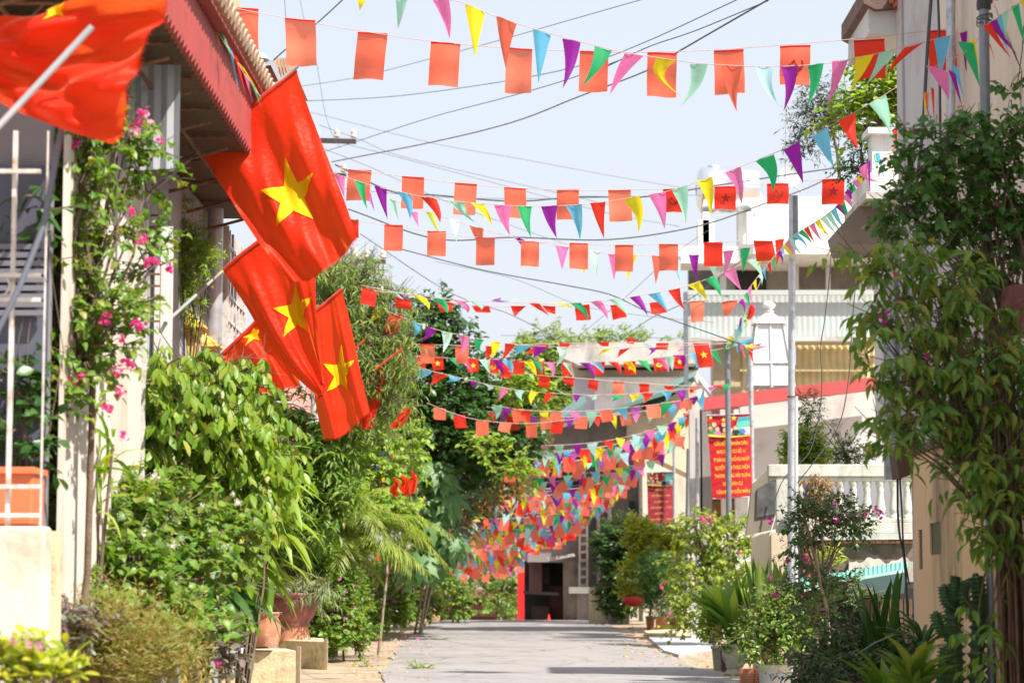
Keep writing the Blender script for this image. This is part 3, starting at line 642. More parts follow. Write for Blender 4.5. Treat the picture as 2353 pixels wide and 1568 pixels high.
b = MB(); b.fb(2040, 506, 2190, 1000, 29.8, 1.0); b.build('lower_wall', GREYP, t)
for x, Y in ((2066, 29.2), (2090, 29.25)):
    c = P(x, 396, Y); b = MB(); b.lathe(c, [(.035, 0), (.05, .08), (.055, .085)], 14); tagm(b.build('flower_pot', TERRA), 'small terracotta pot %s on the white balcony sill' % ('left' if x < 2080 else 'right'), 'plant pot', 'pots on the balcony sill')
# grey box-section post
t = thing('steel_post', 'light grey square steel post left of the climber', 'post', tuple(P(2045, 1400, 24.3)))
b = MB(); b.fb(2034, 640, 2054, 1100, 24.3, .09); b.build('post_face', STEEL, t)
b = MB(); b.fb(2054, 640, 2064, 1100, 24.31, .09); b.build('channel', STEELD, t)
# ================================================================ WHITE HOUSE behind the bunting, right of centre
KF = 1.35
t = thing('white_house', 'white house with grey corrugated balcony front and rooftop water tank', 'house', tuple(P(1800, 1400, 48)))
b = MB(); b.fb(1697, 452, 2010, 572, 48.8, .6); b.build('upper_wall', WHITE, t)
b = MB(); b.fb(1543, 566, 1700, 604, 47.6, 1.5); b.build('canopy', WHITE, t)
b = MB(); b.fb(1700, 560, 2060, 583, 47.6, 4); b.build('canopy', WHITE, t)
b = MB(); b.fb(1582, 604, 2050, 668, 50.2, .3); b.build('recess_wall', mat('recess_grey', (.33, .32, .31), .8, .1), t)
for x0, x1 in ((1584, 1640), (1690, 1760)): b = MB(); b.fb(x0, 606, x1, 666, 50.1, .08); b.build('opening', DARK, t)
for x0, x1 in ((1836, 1898), (1908, 1974), (1991, 2050)):
    b = MB(); b.fb(x0, 590, x1, 664, 49.6, .05); o = b.build('window', GLASSM, t)
    b = MB(); b.fq([(x0, 618), ((x0 + x1) / 2, 610), (x1, 616), (x1, 664), (x0, 664)], 49.57, .02); b.build('reflection_shape', mat('brown_reflection', (.20, .165, .15), .6, .15, 4), o) if False else b.build('painted_reflection', mat('brown_reflection', (.20, .165, .15), .6, .15, 4), t)  # brown shape before the glass paints its reflection
for x0, x1 in ((1812, 1834), (1898, 1907), (1975, 1990), (1655, 1668)): b = MB(); b.fb(x0, 583, x1, 666, 49.3, .12); b.build('window_post', WHITE, t)
b = MB(); b.fb(1578, 666, 2060, 677, 47.7, .12); b.build('top_rail', SIDL, t)
a_, c_ = P(1580, 774, 47.9), P(2060, 677, 47.9); b = MB(); b.corr((a_.x, 47.9 * KF, 0), (c_.x, 47.9 * KF, 0), a_.z, c_.z, .15, .012); b.build('grey_corrugated_front', SIDL, t)
b = MB(); b.fb(1576, 773, 2060, 783, 47.7, .2); b.build('bottom_trim', GREYL, t)
b = MB(); b.fb(1573, 670, 1580, 930, 47.6, .25); b.build('edge_pipe', STEELD, t)
a_, c_ = P(1700, 900, 48.4), P(2060, 788, 48.4); b = MB(); b.corr((a_.x, 48.4 * KF, 0), (c_.x, 48.4 * KF, 0), a_.z, c_.z, .18, .04); b.build('ochre_corrugated_front', SIDY, t)
for y in (786, 846): b = MB(); b.fb(1700, y, 2060, y + 6, 48.2, .08); b.build('ochre_rail', SIDY, t)
b = MB(); b.fb(1640, 783, 1700, 940, 48.3, .4); b.build('recess_panel', mat('tan_panel', (.42, .34, .22), .8, .15, 3), t)
b = MB(); b.fb(1640, 783, 2060, 1400, 51, .5); b.build('body', GREYP, t)
# water tank on its stand
t = thing('water_tank', 'stainless steel water tank lying on the white roof', 'water tank', tuple(P(1670, 560, 48)))
a_, c_ = P(1612, 437, 48.6), P(1738, 437, 48.6); rr = 54 / S(48.6)
b = MB(); n = 28; prof = [(-.10, .25), (-.08, .7), (-.03, .93), (0, 1), (.25, 1), (.26, .985), (.5, .985), (.51, 1), (.75, 1), (.76, .985), (1, .985), (1.03, .93), (1.08, .7), (1.1, .2)]
def tank(u, v):
    i = u * (len(prof) - 1); k = min(int(i), len(prof) - 2); f = i - k; x = prof[k][0] * (1 - f) + prof[k + 1][0] * f; q = prof[k][1] * (1 - f) + prof[k + 1][1] * f
    return a_.lerp(c_, x) + V((0, math.cos(v * 6.2832) * q * rr, math.sin(v * 6.2832) * q * rr))
b.grid(tank, len(prof) - 1, n); b.build('tank_body', mat('stainless', (.78, .8, .83), .22, .05, 2, metal=.9), t)
for x in (1622, 1724): b = MB(); b.fb(x - 7, 486, x + 7, 560, 48.3, .5); b.build('stand_leg', WHITE, t)
b = MB(); b.fb(1604, 505, 1640, 566, 48.3, .5); b.build('stand_block', WHITE, t)
b = MB(); b.lathe(P(1640, 388, 48.6), [(.16, 0), (.16, .08), (.1, .1), (.001, .1)], 16); b.build('inlet_cap', STEEL, t)
t = thing('satellite_dish', 'round white satellite dish on the roof edge', 'satellite dish', tuple(P(1822, 450, 47)))
c0 = P(1818, 405, 47); ax = V((-.25, -1, .15)).normalized(); e1 = ax.orthogonal().normalized(); e2 = ax.cross(e1); rr = 27 / S(47)
b = MB(); b.grid(lambda u, v: c0 + (e1 * math.cos(v * 6.2832) + e2 * math.sin(v * 6.2832)) * u * rr + ax * (u * u * .08), 5, 24); b.build('dish', WHITE, t)
b = MB(); b.tube([c0, c0 + V((.02, .1, -.2)), c0 + V((.3, .1, -.42))], .03, 6); b.build('arm', WHITE, t)
b = MB(); b.tube([c0 + ax * .26, c0 + e2 * -.2], .012, 5); b.build('feed_horn', STEEL, t)
# little white glazed pavilion
t = thing('glass_pavilion', 'white pyramidal glazed lantern pavilion with ball finial', 'pavilion', tuple(P(1768, 900, 46)))
Y = 46
b = MB(); c = P(1766, 745, Y); k_ = 1 / S(Y)
b.add([c + V((sx * 38 * k_, sy * 38 * k_, 0)) for sx, sy in ((-1, -1), (1, -1), (1, 1), (-1, 1))] + [c + V((sx * 8 * k_, sy * 8 * k_, 26 * k_)) for sx, sy in ((-1, -1), (1, -1), (1, 1), (-1, 1))], [(0, 1, 5, 4), (1, 2, 6, 5), (2, 3, 7, 6), (3, 0, 4, 7), (4, 5, 6, 7), (3, 2, 1, 0)]); b.build('roof', WHITE, t)
b = MB(); b.lathe(c + V((0, 0, 26 * k_)), [(8 * k_, 0), (13 * k_, 4 * k_), (7 * k_, 8 * k_), (15 * k_, 14 * k_), (16 * k_, 20 * k_), (8 * k_, 26 * k_), (.001, 28 * k_)], 16); b.build('finial', WHITE, t)
hw0, hw1, H = 30 * k_, 52 * k_, 150 * k_
cor = [((sx * hw0, sy * hw0, 0), (sx * hw1, sy * hw1, -H)) for sx, sy in ((-1, -1), (1, -1), (1, 1), (-1, 1))]
b = MB(); b.add([c + V(cor[i][j]) * .97 for i in range(4) for j in (0, 1)], [(0, 1, 3, 2), (2, 3, 5, 4), (4, 5, 7, 6), (6, 7, 1, 0)]); b.build('pane', PALEG, t)
for i in range(4): b = MB(); b.tube([c + V(cor[i][0]), c + V(cor[i][1])], .035, 4); b.build('corner_post', WHITE, t)
b = MB(); b.tube([c + V((0, -hw0, 0)), c + V((0, -hw1, -H))], .03, 4); b.build('mullion', WHITE, t)
b = MB(); q = .62; b.tube([c + V((-hw0 * (1 - q) - hw1 * q, -hw0 * (1 - q) - hw1 * q - .01, -H * q)), c + V((hw0 * (1 - q) + hw1 * q, -hw0 * (1 - q) - hw1 * q - .01, -H * q))], .03, 4); b.build('crossbar', WHITE, t)
b = MB(); b.fb(1806, 798, 1828, 838, 46.2, .05); tagm(b.build('blue_notice', mat('pale_blue', (.3, .42, .72), .6)), 'pale blue notice beside the glazed pavilion', 'sign')
# red beam and the pale wall beneath it
t = thing('gate_house', 'pale plaster wall under a long sloping red beam', 'building', tuple(P(1800, 1300, 44)))
b = MB(); b.fq([(1614, 912), (2045, 861), (2045, 889), (1614, 942)], 43.8, .5); b.build('red_beam', mat('red_beam_paint', (.50, .085, .085), .5, .08, 1), t)
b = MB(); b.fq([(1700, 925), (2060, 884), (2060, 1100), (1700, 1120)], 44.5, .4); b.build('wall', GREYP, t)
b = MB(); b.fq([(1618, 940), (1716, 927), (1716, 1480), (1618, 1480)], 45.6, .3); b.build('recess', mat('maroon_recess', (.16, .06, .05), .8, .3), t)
for x0, x1, m_ in ((1588, 1612, GREYL), (1612, 1634, GREYC), (1660, 1676, CREAM2), (1692, 1716, WHITE)):
    b = MB(); b.fb(x0, 940, x1, 1490, 44.9, .3); b.build('pier', m_, t)
b = MB(); b.fb(1640, 1150, 1700, 1485, 45.2, .1); b.build('door', mat('ochre_door', (.45, .26, .08), .7, .15, 3), t)
b = MB(); b.tube([P(1602, 960, 44.6), P(1602, 1330, 44.6)], .05, 8); b.build('downpipe', STEEL, t)
KF = 1.0
# notice board / stair cheek
t = thing('notice_board', 'framed dark notice board left of the balustrade', 'board', tuple(P(1765, 1200, 37)))
b = MB(); b.fq([(1728, 1112), (1776, 1068), (1800, 1068), (1800, 1210), (1714, 1230)], 37.2, .15); b.build('frame', mat('olive_frame', (.23, .2, .15), .8, .1), t)
b = MB(); b.fq([(1740, 1122), (1790, 1092), (1790, 1178), (1738, 1188)], 37.17, .05); b.build('panel', mat('dark_panel', (.10, .10, .095), .5, .5, 5), t)
# ---- balustrade
t = thing('balustrade', 'white concrete balustrade with turned balusters above the brick wall', 'balustrade', tuple(P(1960, 1222, 36)))
Y = 36; s_ = 1 / S(Y)
for k, (y0, y1, d) in enumerate(((1066, 1094, .22), (1094, 1104, .16), (1190, 1200, .2), (1200, 1224, .26))):
    b = MB(); b.fb(1765 if k < 2 else 1835, y0, 2104, y1, Y - d / 2 + .1, d); b.build('top_rail' if k < 2 else 'bottom_rail', BALW, t, bevel=.01)
b = MB(); b.fb(1785, 1100, 1822, 1222, Y, .2); b.build('end_pier', BALW, t)
prof = [(12, 0), (12, 8), (9, 11), (12, 14), (13, 22), (11, 36), (8.5, 52), (8, 60), (10, 66), (8, 70), (11, 76), (12, 80), (12, 87)]
first = None
for i in range(9):
    x = 1838 + i * 30.8; c = P(x, 1190, Y + .1)
    if first is None: b = MB(); b.lathe(c, [(r_ * s_ * .9, z * s_) for r_, z in prof], 14); first = b.build('baluster', BALW, t); fx = first.location.copy(); cx0 = c.x
    else: o = first.copy(); C.objects.link(o); o.location = fx + V((c.x - cx0, 0, 0))
b = MB(); b.fb(1830, 1094, 2100, 1186, Y + 1.6, .2); tagm(b.build('veranda_wall', mat('veranda_shade', (.30, .30, .33), .85, .1, 1.5)), 'veranda wall seen through the balusters, its shade painted grey', 'wall')  # shade behind the balusters is put into the wall's grey
# ---- old wall with bare bricks and teal awning
t = thing('old_wall', 'mould stained old wall with exposed red bricks below the balustrade', 'wall', tuple(P(1960, 1400, 35.8)))
b = MB(); b.fq([(1838, 1224), (2110, 1224), (2110, 1400), (1838, 1400)], 36.0, .4); b.build('wall', MOULD, t)
b = MB(); b.fq([(1838, 1224), (2110, 1224), (2110, 1238), (1838, 1240)], 35.86, .14); b.build('plaster_band', GREYL, t)
r = random.Random(9)
b = MB(); pts = [(1950, 1310)] + [(1950 + i * 4, 1286 + 6 * math.sin(i * .35) + 3 * math.sin(i * .9 + 1) + r.uniform(-1, 1)) for i in range(40)] + [(2110, 1335), (1950, 1340)]; b.fq(pts, 35.95, .05); b.build('white_patch', BALW, t)
for i in range(16):
    x = 1857 + i * 15.5
    if r.random() < .8: b = MB(); b.fb(x, 1241 + r.uniform(-1, 1), x + 14, 1247, 35.9, .1); b.build('brick', BRICK, t)
for j in range(9):
    for i in range(2):
        b = MB(); x = 1846 + i * 14 + (6 if j % 2 else 0); b.fb(x, 1250 + j * 9.5, x + 12.5, 1257 + j * 9.5, 35.9, .1); b.build('brick', BRICK, t)
t = thing('awning', 'teal corrugated awning with dark hanging canvas', 'awning', tuple(P(1960, 1360, 33)))
b = MB(); a1, a2, a3, a4 = P(1838, 1352, 33.2), P(2085, 1309, 33.2), P(2085, 1290, 35.7), P(1838, 1330, 35.7)
n = 24
for i in range(n):
    u0, u1, um = i / n, (i + 1) / n, (i + .5) / n; up_ = V((0, 0, .03))
    b.add([a1.lerp(a2, u0), a1.lerp(a2, um) + up_, a1.lerp(a2, u1), a4.lerp(a3, u0), a4.lerp(a3, um) + up_, a4.lerp(a3, u1)], [(0, 1, 4, 3), (1, 2, 5, 4)])
b.build('sheet', TEAL, t)
b = MB(); b.fq([(1838, 1350), (2085, 1305), (2085, 1312), (1838, 1360)], 33.15, .04); b.build('edge', mat('pale_teal', (.45, .68, .62), .5), t)
b = MB(); b.fq([(1945, 1336), (2082, 1313), (2076, 1362), (1945, 1368)], 33.1, .03); b.build('canvas', mat('dark_canvas', (.06, .11, .11), .8), t)
b = MB(); b.fq([(1840, 1358), (1945, 1342), (1945, 1372), (1840, 1405)], 33.4, .03); b.build('canvas', mat('olive_canvas', (.16, .17, .05), .8, .2), t)
t = thing('market_shed', 'dark shed with brown boards under the teal awning', 'shed', tuple(P(1980, 1560, 34.5)))
b = MB(); b.fb(1835, 1350, 2140, 1640, 35.2, .4); b.build('back_wall', DARK, t)
for i in range(14):
    b = MB(); b.fb(1990 + i * 11, 1375, 1999.5 + i * 11, 1600, 34.9, .04); b.build('plank', BROWND, t)
# cream gate pillar
t = thing('cream_pillar', 'broad cream gate pillar with broken sloping top', 'gate pillar', tuple(P(1780, 1420, 38)))
a = P(1727, 1420, 38.6); m_ = P(1771, 1420, 37.6); c = P(1836, 1420, 37.6)
def zt(y, Y): return P(1700, y, Y).z
b = MB(); zb = -.1
z_a, z_m, z_c = zt(1232, 38.6), zt(1218, 37.6), zt(1222, 37.6)
b.hexa([(a.x, 38.6, zb), (m_.x, 37.6, zb), (c.x, 37.6, zb), (c.x, 39, zb), (a.x, 38.6, z_a), (m_.x, 37.6, z_m), (c.x, 37.6, z_c), (c.x, 39, z_c)]); b.build('pillar', mat('tan_cream_plaster', (.62, .52, .37), .85, .06, 1.5, .2, dirt=((.74, .68, .55), .4, 1.5)), t, bevel=.02)
# ================================================================ CONCRETE HOUSE CLUSTER (centre right, far)
t = thing('concrete_house', 'weathered grey concrete house with flat roof slab behind the bunting', 'house', tuple(P(1420, 1430, 84)))
Y = 84
def pb(nm, rc, Yo, d, m): b = MB(); b.fb(*rc, Y + Yo, d, 0); return b.build(nm, m, t)
b = MB(); b.fq([(1300, 790), (1600, 782), (1600, 834), (1330, 838), (1293, 822)], Y - 1.5, 4); b.build('roof_slab', GREYL, t)
pb('slab_shade_strip', (1330, 835, 1604, 848), -.3, .5, DARK); pb('upper_wall', (1320, 846, 1604, 1000), 0, 3, CREAM2)  # first box is a dark strip painting the shade under the slab
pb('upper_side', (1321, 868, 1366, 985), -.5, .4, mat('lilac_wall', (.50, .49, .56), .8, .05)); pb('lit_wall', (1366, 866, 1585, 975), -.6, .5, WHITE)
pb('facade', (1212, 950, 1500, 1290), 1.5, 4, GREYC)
pb('facade_lower', (1348, 1290, 1395, 1432), 1.5, 3, GREYC)
for k, (y, x0, x1) in enumerate(((985, 1225, 1400), (1015, 1225, 1330), (1040, 1225, 1500))): pb('string_course', (x0, y, x1, y + 6), 1.2, .3, GREYC)
pb('cream_wing', (1478, 940, 1610, 1440), -1.2, 3, CREAM2)
for x0, x1 in ((1336, 1346), (1398, 1404), (1372, 1378)): pb('column', (x0, 990, x1, 1432), 1.0, .4, GREYL)
for (x0, y0, x1, y1) in ((1446, 1150, 1458, 1178), (1468, 1148, 1484, 1180), (1462, 1060, 1478, 1092), (1486, 1060, 1498, 1092), (1250, 1060, 1330, 1120)):
    w = pb('window', (x0, y0, x1, y1), 1.3, .15, DARK); b = MB(); b.fb(x0 - 2, y1, x1 + 2, y1 + 4, Y + 1.15, .3); b.build('sill', GREYL, w)
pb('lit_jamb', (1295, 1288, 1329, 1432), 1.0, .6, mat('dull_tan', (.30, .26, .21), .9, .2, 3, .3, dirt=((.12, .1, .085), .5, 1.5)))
for j in range(11):       # ventilated block column
    pb('vent_block', (1330, 1150 + j * 19, 1350, 1156 + j * 19), .8, .3, GREYL)
for x in (1330, 1347): pb('vent_post', (x, 1150, x + 4, 1356), .75, .3, GREYL)
pb('vent_back', (1331, 1150, 1349, 1356), 1.3, .2, DARK); pb('lower_jamb', (1326, 1356, 1350, 1432), .9, .6, mat('pinkish_grey', (.45, .38, .34), .9, .15, 3))
pb('canopy_stub', (1307, 1347, 1366, 1362), .2, .8, GREYC)
pb('doorway', (1205, 1288, 1296, 1440), 4.0, .3, DARK); pb('door_leaf', (1264, 1345, 1292, 1436), 3.6, .2, mat('maroon_door', (.11, .04, .035), .7, .2, 3)); pb('counter', (1222, 1392, 1262, 1436), 3.2, .4, mat('umber_wood', (.10, .07, .05), .8, .3, 3)); pb('dark_hall', (1232, 1302, 1262, 1340), 3.5, .3, mat('wall_umber', (.12, .09, .07), .9))
b = MB(); a_, c_ = P(1257, 1284, Y - .6), P(1322, 1274, Y - .6); b.fq([(1257, 1280), (1318, 1270), (1322, 1276), (1259, 1288)], Y - .6, 1.2); b.build('ribbed_awning', GREYL, t)
b = MB(); b.fq([(1200, 1356), (1283, 1360), (1283, 1367), (1204, 1363)], Y - 2, 1.6); b.build('flat_canopy', mat('dark_sheet', (.09, .08, .075), .8), t)
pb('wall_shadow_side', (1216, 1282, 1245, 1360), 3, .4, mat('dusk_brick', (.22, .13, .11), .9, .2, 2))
# green roofs
t = thing('green_roof_house', 'cream gabled house with faded green sheet roof', 'house', tuple(P(1540, 1400, 78)))
Y = 78
b = MB()
def roofq(pts, Yn, Yf, m, nm):
    q = [P(pts[0][0], pts[0][1], Yf), P(pts[1][0], pts[1][1], Yf), P(pts[2][0], pts[2][1], Yn), P(pts[3][0], pts[3][1], Yn)]; dn = V((0, 0, -.12)); b = MB()
    b.hexa([p + dn for p in q] + q, 0); return b.build(nm, m, t)
roofq([(1420, 935), (1600, 850), (1585, 880), (1255, 985)], 76, 80, GREENR, 'roof'); roofq([(1262, 960), (1345, 905), (1345, 925), (1255, 985)], 76, 79, GREENR, 'roof')
b = MB(); b.fq([(1590, 866), (1606, 868), (1502, 936), (1480, 940), (1470, 930)], 76.5, .3); b.build('verge_board', mat('deep_green', (.03, .06, .055), .7), t)
b = MB(); b.fq([(1440, 925), (1478, 925), (1604, 868), (1606, 1100), (1440, 1020)], 77.2, 2); b.build('gable_wall', CREAM, t)
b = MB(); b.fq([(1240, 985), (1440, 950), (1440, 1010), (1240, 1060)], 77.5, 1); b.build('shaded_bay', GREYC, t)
b = MB(); b.tube([P(1607, 870, 76), P(1655, 935, 74)], .09, 8); b.tube([P(1600, 870, 76), P(1640, 960, 75)], .09, 8); b.build('roof_strut', GREYL, t)
# cream fence wall beside the trees
t = thing('yard_wall', 'low cream yard wall with small blue number plate', 'wall', tuple(P(1400, 1430, 76)))
b = MB(); b.fq([(1352, 1356), (1375, 1340), (1395, 1340), (1395, 1435), (1352, 1435)], 77, .2); b.fb(1406, 1340, 1445, 1438, 77, .2); b.build('wall', CREAM, t)
b = MB(); b.fb(1396, 1250, 1406, 1436, 76.8, .2); b.build('grey_post', STEELD, t)
b = MB(); b.fb(1386, 1356, 1394, 1391, 76.9, .03); b.build('number_plate', mat('blue_plate', (.06, .16, .5), .5), t)
# ================================================================ RED GATE at the road's end
t = thing('red_gate', 'bright red festival gate across the far end of the road', 'gate', tuple(P(1140, 1440, 96)))
b = MB(); b.fb(1189, 1296, 1219, 1460, 96, .5); b.build('post', REDB, t)
b = MB(); b.fb(872, 1296, 900, 1460, 96, .5); b.build('post', REDB, t)
b = MB(); b.fb(860, 1268, 1235, 1297, 95.95, .6); b.build('beam', REDB, t)
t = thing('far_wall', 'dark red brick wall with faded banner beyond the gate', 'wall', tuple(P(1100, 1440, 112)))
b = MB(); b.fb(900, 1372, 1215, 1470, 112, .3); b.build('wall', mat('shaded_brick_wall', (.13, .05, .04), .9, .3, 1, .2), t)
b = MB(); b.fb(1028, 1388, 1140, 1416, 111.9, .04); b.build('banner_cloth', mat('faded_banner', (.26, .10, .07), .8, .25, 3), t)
b = MB(); b.fq([(960, 1352), (1200, 1352), (1205, 1372), (950, 1374)], 111, 2); b.build('tile_coping', mat('old_tile', (.28, .15, .1), .9, .35, 3, .4), t)
b = MB(); b.fb(940, 1280, 1230, 1352, 122, 2); tagm(b.build('far_house', mat('far_plaster', (.42, .36, .28), .9, .2, .7)), 'plain tan house wall far beyond the gate', 'house')
p = G(1260, 1428); b = MB(); b.lathe((P(1261, 1428, 84).x, 84, gz(84)), [(.09, 0), (.09, .02), (.06, .03), (.015, .22), (.001, .225)], 14); tagm(b.build('traffic_cone', REDB), 'small red traffic cone in the dark doorway', 'cone')
# ================================================================ far left houses between the trees
t = thing('far_left_house', 'long low house with faded red roof hidden behind the left trees', 'house', (-9, 60, 0))
b = MB(); b.box(-14, -4.6, 58, 66, 0, 4.2); b.build('wall', mat('umber_wall', (.2, .13, .1), .9, .25, 1), t)
b = MB(); b.hexa([(-14.5, 57.5, 4.2), (-4.3, 57.5, 4.2), (-4.3, 66.5, 4.2), (-14.5, 66.5, 4.2), (-14.5, 61.8, 6.6), (-4.3, 61.8, 6.6), (-4.3, 62.2, 6.6), (-14.5, 62.2, 6.6)]); b.build('roof', mat('faded_red_roof', (.52, .2, .16), .8, .15, 1.5), t)
b = MB(); b.box(-16, -5.2, 30, 52, 0, 3.6); t = tagm(b.build('garden_wall', mat('mossy_wall', (.11, .11, .075), .95, .3, 1)), 'long mossy garden wall behind the left side trees', 'wall')
# ================================================================ poles
def pole(name, label, x0, y0, x1, y1, Y, w, m, cat='pole', group=None, ground=True, n=14):
    a = P(x0, y0, Y); c = P(x1, y1, Y)
    if ground:
        k = (gz(Y) - .05 - c.z) / (a.z - c.z) if abs(a.z - c.z) > 1e-6 else 0; c = a.lerp(c, 1 - k)
    t = thing(name, label, cat, tuple(c), group); b = MB(); b.tube([c, a], w / S(Y) / 2, n); b.build('pole_shaft', m, t); return t, a
t, a = pole('flag_line_pole', 'tall dark steel pole with cap rising through the climber', 2260, 22, 2278, 1400, 18.3, 24, STEELD)
b = MB(); b.tube([a, a + V((0, 0, .07))], .056, 14); b.build('pole_cap', mat('black_cap', (.03, .03, .03), .5), t)
for k in range(3): b = MB(); q = a - V((0, 0, .06 + .03 * k)); b.tube([q + V((math.cos(j / 10 * 6.283) * .058, math.sin(j / 10 * 6.283) * .058, .01 * math.sin(j + k))) for j in range(11)], .005, 4, cap=False); b.build('wire_tie', WIREM, t)
t, a = pole('light_pole', 'pale grey metal pole with rusty joint ring in front of white house', 1820, 450, 1816, 1420, 33.5, 16, STEEL)
for y in (913, 1247): b = MB(); c = P(1818, y, 33.5); b.tube([c, c + V((0, 0, .025))], .055, 14); b.build('joint_ring', RUST, t)
b = MB(); c0 = P(1824, 450, 33.5); b.tube([c0, c0 - V((0, 0, .62))], .055, 12); b.build('upper_sleeve', STEELD, t)
t, a = pole('side_pipe', 'thin white pipe tied beside the pale grey pole', 1829, 910, 1829, 1410, 33.7, 8, WHITE)
t, a = pole('banner_pole', 'dark grey pole standing in front of the larger red banner', 1671, 800, 1676, 1370, 57.3, 13, STEELD, group='bunting poles')
t, a = pole('banner_pole', 'light grey pole behind right edge of the larger banner', 1724, 790, 1731, 1370, 58.2, 11, STEEL, group='bunting poles')
t, a = pole('banner_pole', 'slim blue grey pole at right edge of smaller banner', 1548, 1030, 1549, 1400, 73, 6, STEEL, group='bunting poles')
t, a = pole('banner_pole', 'dark slim pole between the two banners', 1581, 1030, 1575, 1400, 74, 8, STEELD, group='bunting poles')
t, a = pole('white_mast', 'thin white mast rising behind the left end of balcony tree', 1806, 240, 1804, 420, 46, 3, STEEL, ground=False)
# concrete utility poles with crossarms
def upole(label, x, ytop, Y, w, arms):
    t, a = pole('utility_pole', label, x, ytop, x, ytop + 700, Y, w, GREYL, 'utility pole', 'concrete utility poles', n=8)
    for x0, x1, y, th in arms:
        b = MB(); b.fq([(x0, y), (x1, y + 2), (x1, y + th), (x0, y + th - 2)], Y - .25, .12); b.build('crossarm', mat('dark_iron', (.06, .045, .045), .7, .2, 6), t)
        for xi in (x1 - 6, x1 - 44):
            b = MB(); c = P(xi, y, Y - .19); b.lathe(c, [(q1 * Y / 42, q2 * Y / 42) for q1, q2 in ((.012, 0), (.045, .01), (.05, .05), (.03, .06), (.048, .08), (.045, .13), (.02, .15), (.001, .152))], 12); b.build('insulator', mat('porcelain', (.66, .58, .47), .3), t)
upole('utility pole with iron crossarm right of the large star flag', 724, 298, 58, 22, [(735, 818, 317, 12), (745, 795, 396, 10)])
upole('utility pole with crossarm rising from the bamboo', 814, 568, 64, 18, [(816, 886, 594, 11)])
upole('utility pole almost hidden in the leaves', 838, 640, 70, 14, [(838, 882, 678, 9)])
# ================================================================ BIG STAR FLAGS
FRED = cloth('flag_red', (.80, .014, .006), (1.0, .19, .03), .38, .45, .5, 22, .3)
FYEL = cloth('flag_yellow', (.88, .66, .01), (1.0, .8, .03), .35, .5, .1, 22, .2)
POLER = cloth('pole_sleeve', (.62, .05, .02), (.9, .1, .03), .2)
def bez(n):
    """Lagrange-free smooth interpolation through a control net (Catmull-Rom along one axis)"""
    def f(c, t):
        k = len(c) - 1; x = min(max(t, 0), 1) * k; i = min(int(x), k - 1); u = x - i
        p0 = c[i - 1] if i else c[0] * 2 - c[1]; p1 = c[i]; p2 = c[i + 1]; p3 = c[i + 2] if i + 2 <= k else c[k] * 2 - c[k - 1]
        return 0.5 * ((2 * p1) + (p2 - p0) * u + (2 * p0 - 5 * p1 + 4 * p2 - p3) * u * u + (3 * p1 - p0 - 3 * p2 + p3) * u ** 3)
    return f
cr_ = bez(0)
def bigflag(label, net, Y, folds, star=(.5, .5, .3), pole=None, seed=1, yn=None, polecol=None, fringe=True):
    """net: rows along the hoist, each a list of picture points along the fly; folds: (amplitude m, waves, phase, skew)"""
    N = [[P(x, y, Y + (yn[i][j] if yn else 0)) for j, (x, y) in enumerate(row)] for i, row in enumerate(net)]
    t = thing('star_flag', label, 'flag', tuple(N[0][0]), 'large star flags on slanting poles')
    def base(u, v): return cr_([cr_(row, v) for row in N], u)
    def surf(u, v):
        p = base(u, v); a = 0
        for (A_, k, ph, sk) in folds: a += A_ * math.sin(k * 2 * math.pi * (u + sk * v) + ph) * min(1, v * 2.2 + .12)
        a += .006 * math.sin(31 * u + 9 * v) * v + .005 * math.sin(23 * v + 5 * u + seed)
        return p + V((.12 * a, a, .06 * a))
    b = MB(); b.grid(surf, 44, 60); b.build('flag_cloth', FRED, t)
    su, sv, sr = star[:3]; ru = star[3] if len(star) > 3 else sr
    def sn(u, v): 
        e = .004; n = (surf(u + e, v) - surf(u, v)).cross(surf(u, v + e) - surf(u, v)); return n.normalized()
    for sgn in (1, -1):
        b = MB(); n = 9
        P10 = []
        for k in range(10):
            a = math.pi * k / 5; r_ = sr if k % 2 == 0 else sr * .40; P10.append((su - r_ * ru / sr * math.cos(a), sv + r_ * math.sin(a) / 1.5))
        for k in range(10):
            A0, A1, A2 = (su, sv), P10[k], P10[(k + 1) % 10]; idx = {}; vs = []; fs = []
            for i in range(n + 1):
                for j in range(n + 1 - i):
                    w1, w2 = i / n, j / n; u = A0[0] + (A1[0] - A0[0]) * w1 + (A2[0] - A0[0]) * w2; v = A0[1] + (A1[1] - A0[1]) * w1 + (A2[1] - A0[1]) * w2
                    u = max(u, .0); idx[i, j] = len(vs); vs.append(surf(u, v) + sn(u, v) * .008 * sgn)
            for i in range(n):
                for j in range(n - i):
                    fs.append((idx[i, j], idx[i + 1, j], idx[i, j + 1]))
                    if i + j < n - 1: fs.append((idx[i + 1, j], idx[i + 1, j + 1], idx[i, j + 1]))
            b.add(vs, fs, 0, True)
        b.build('star', FYEL, t)
    if fringe:
        b = MB(); r = random.Random(seed)
        for k in range(90):
            u = k / 89; p = surf(u, 1); d = (p - surf(u, .97)).normalized(); b.tube([p - d * .004, p + d * r.uniform(.01, .022) + V((r.uniform(-.004, .004),) * 3)], .0022, 3, cap=False)
        b.build('fringe', FRED, t)
    if pole:
        pp = [P(x, y, Y + dy) for x, y, dy in pole]
        b = MB(); b.tube(pp, .0155, 10); b.build('flag_pole', WOODP if polecol is None else polecol, t)
        q0, q1 = surf(0, 0), surf(1, 0); b = MB(); b.tube([surf(i / 10, 0) for i in range(11)], .021, 8); b.build('sleeve', POLER, t)
    return t
GP = mat('grey_pole_paint', (.30, .29, .30), .5, .1, 5)
